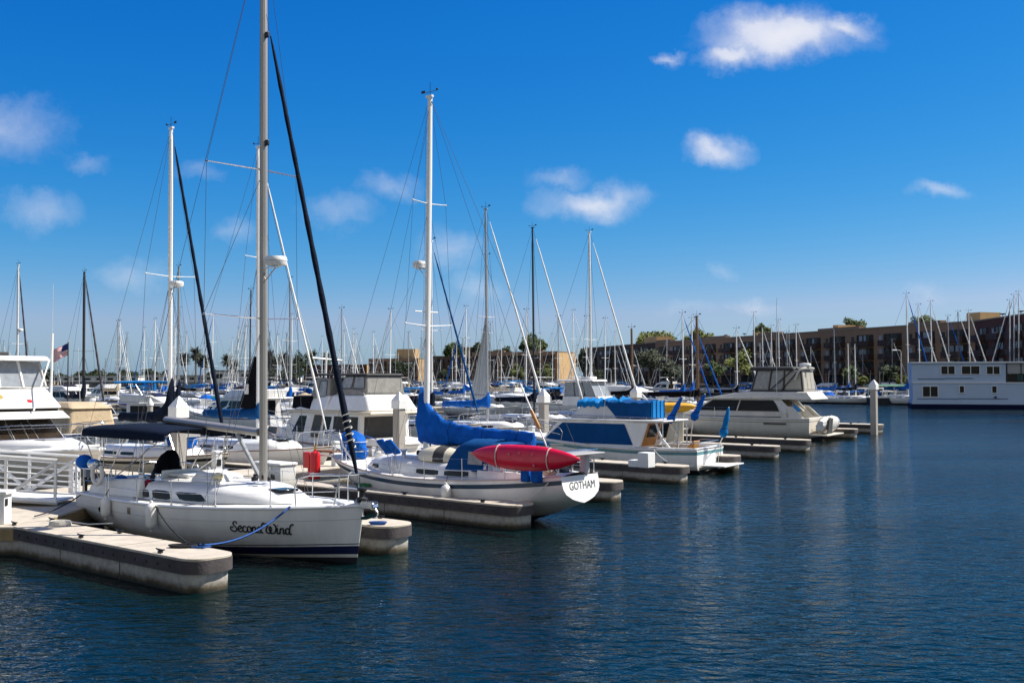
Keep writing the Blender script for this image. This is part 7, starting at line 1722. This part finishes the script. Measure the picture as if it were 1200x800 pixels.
def shore_gap(p):
    best = 1e9; inside = True
    for i in range(len(SHORE) - 1):
        a = Vector((*SHORE[i], 0)); b_ = Vector((*SHORE[i + 1], 0)); d = b_ - a; t = min(max((p - a).dot(d) / d.length_squared, 0), 1); q = a + d * t
        ds = (p - q).length
        if ds < best: best = ds; nrm = Vector((-d.y, d.x, 0)).normalized(); inside = (p - q).dot(nrm) > 0
    return best if inside else -best
q = random.Random(21); auto = []
for k, (u0, va, vb) in enumerate(rows_dock):
    step = 5.6 + .35 * k
    for side in (1, -1):
        v = va + q.uniform(0, 3)
        while v < vb:
            v += step * q.uniform(.93, 1.1)
            if q.random() < (.10 if k < 2 else .45): continue
            sail = q.random() < (.58 if k < 1 else .68 if k < 3 else .8)
            pr = q.choice(PS if sail else PM)
            hd = AU if q.random() < .5 else AU + math.pi
            c = W(u0 + side * (1.9 + pr[1] / 2), v)
            px, py = to_px(c + Vector((0, 0, 2)))
            if not (-40 < px < 1230) or c.y < 70: continue
            if shore_gap(c) < pr[1] / 2 + 9: continue
            if any((c.x - x) ** 2 + (c.y - y) ** 2 < (rr + 3.2) ** 2 for x, y, rr in USED): continue
            if px > 850 and c.y < 172: continue
            n_ = copy_tree(pr[0]); n_.location = c; n_.rotation_euler = (0, 0, hd); USED.append((c.x, c.y, 1.2)); auto.append((n_, px, sail, pr, k))
# the row along the seawall
for i in range(1, 5):
    a = Vector((*SHORE[i], 0)); b_ = Vector((*SHORE[i + 1], 0)); d = b_ - a; ln = d.length; d.normalize(); nrm = Vector((-d.y, d.x, 0)); s = 3.0
    while s < ln:
        s += q.uniform(5.4, 7.5) * (1 if i < 3 else 1.3); sail = q.random() < .6; pr = q.choice(PS if sail else PM); c = a + d * s + nrm * (pr[1] / 2 + 3)
        px, py = to_px(c + Vector((0, 0, 2)))
        if not (-40 < px < 1060) or (px > 868 and c.y < 186): continue
        if any((c.x - x) ** 2 + (c.y - y) ** 2 < (rr + 3.0) ** 2 for x, y, rr in USED): continue
        n_ = copy_tree(pr[0]); n_.location = c; n_.rotation_euler = (0, 0, AU + (math.pi if q.random() < .7 else 0)); USED.append((c.x, c.y, 1.2)); auto.append((n_, px, sail, pr, 9))
for r, *_ in PS + PM: hide_tree(r)
LAND = [(-60, 'the left edge'), (25, 'the hardtop mast'), (79, 'the flagpole'), (98, 'the dark brown mast'), (152, 'the sky blue bimini'), (200, 'the white radar mast'), (232, 'the clustered palms'), (270, 'the paired palms'), (309, 'the tallest mast'), (340, 'the slim grey mast'), (385, 'the navy furled sail'), (432, 'the trawler bridge'), (502, 'the tall white mast'), (548, 'the hoisted sail'), (571, 'the bare grey mast'), (624, 'the black mast'),
        (664, 'the ochre wall'), (693, 'the dark footed mast'), (760, 'the round tree'), (801, 'the blue covered masts'), (839, 'the brown mast'), (864, 'the bridge enclosure'), (940, 'the enclosure radome'), (1004, 'the twin white masts'), (1024, 'the lone pile')]
ORD = ['first', 'second', 'third', 'fourth', 'fifth', 'sixth', 'seventh', 'eighth', 'ninth', 'tenth', 'eleventh', 'twelfth', 'thirteenth', 'fourteenth']
cnt = {}
for n_, px, sail, pr, k in sorted(auto, key=lambda a: a[1]):
    lm = [t for x, t in LAND if x <= px][-1]; key = (lm, pr[2], pr[3], pr[4]); cnt[key] = cnt.get(key, 0) + 1
    n_['_k'] = cnt[key]
for n_, px, sail, pr, k in auto:
    lm = [t for x, t in LAND if x <= px][-1]; key = (lm, pr[2], pr[3], pr[4]); i = n_['_k']; del n_['_k']
    s = 'far %s, %s%s, ' % (pr[2], pr[3], (', ' + pr[4]) if pr[4] else '')
    n_['label'] = s + (('%s such right of %s' % (ORD[i - 1], lm)) if cnt[key] > 1 else 'right of ' + lm)
print('AUTO', len(auto), 'sail', sum(a[2] for a in auto))

for o_ in bpy.data.objects:
    if o_.parent is None and 'label' in o_ and len(o_['label'].split()) > 16: print('LONG', o_.name, len(o_['label'].split()), o_['label'])
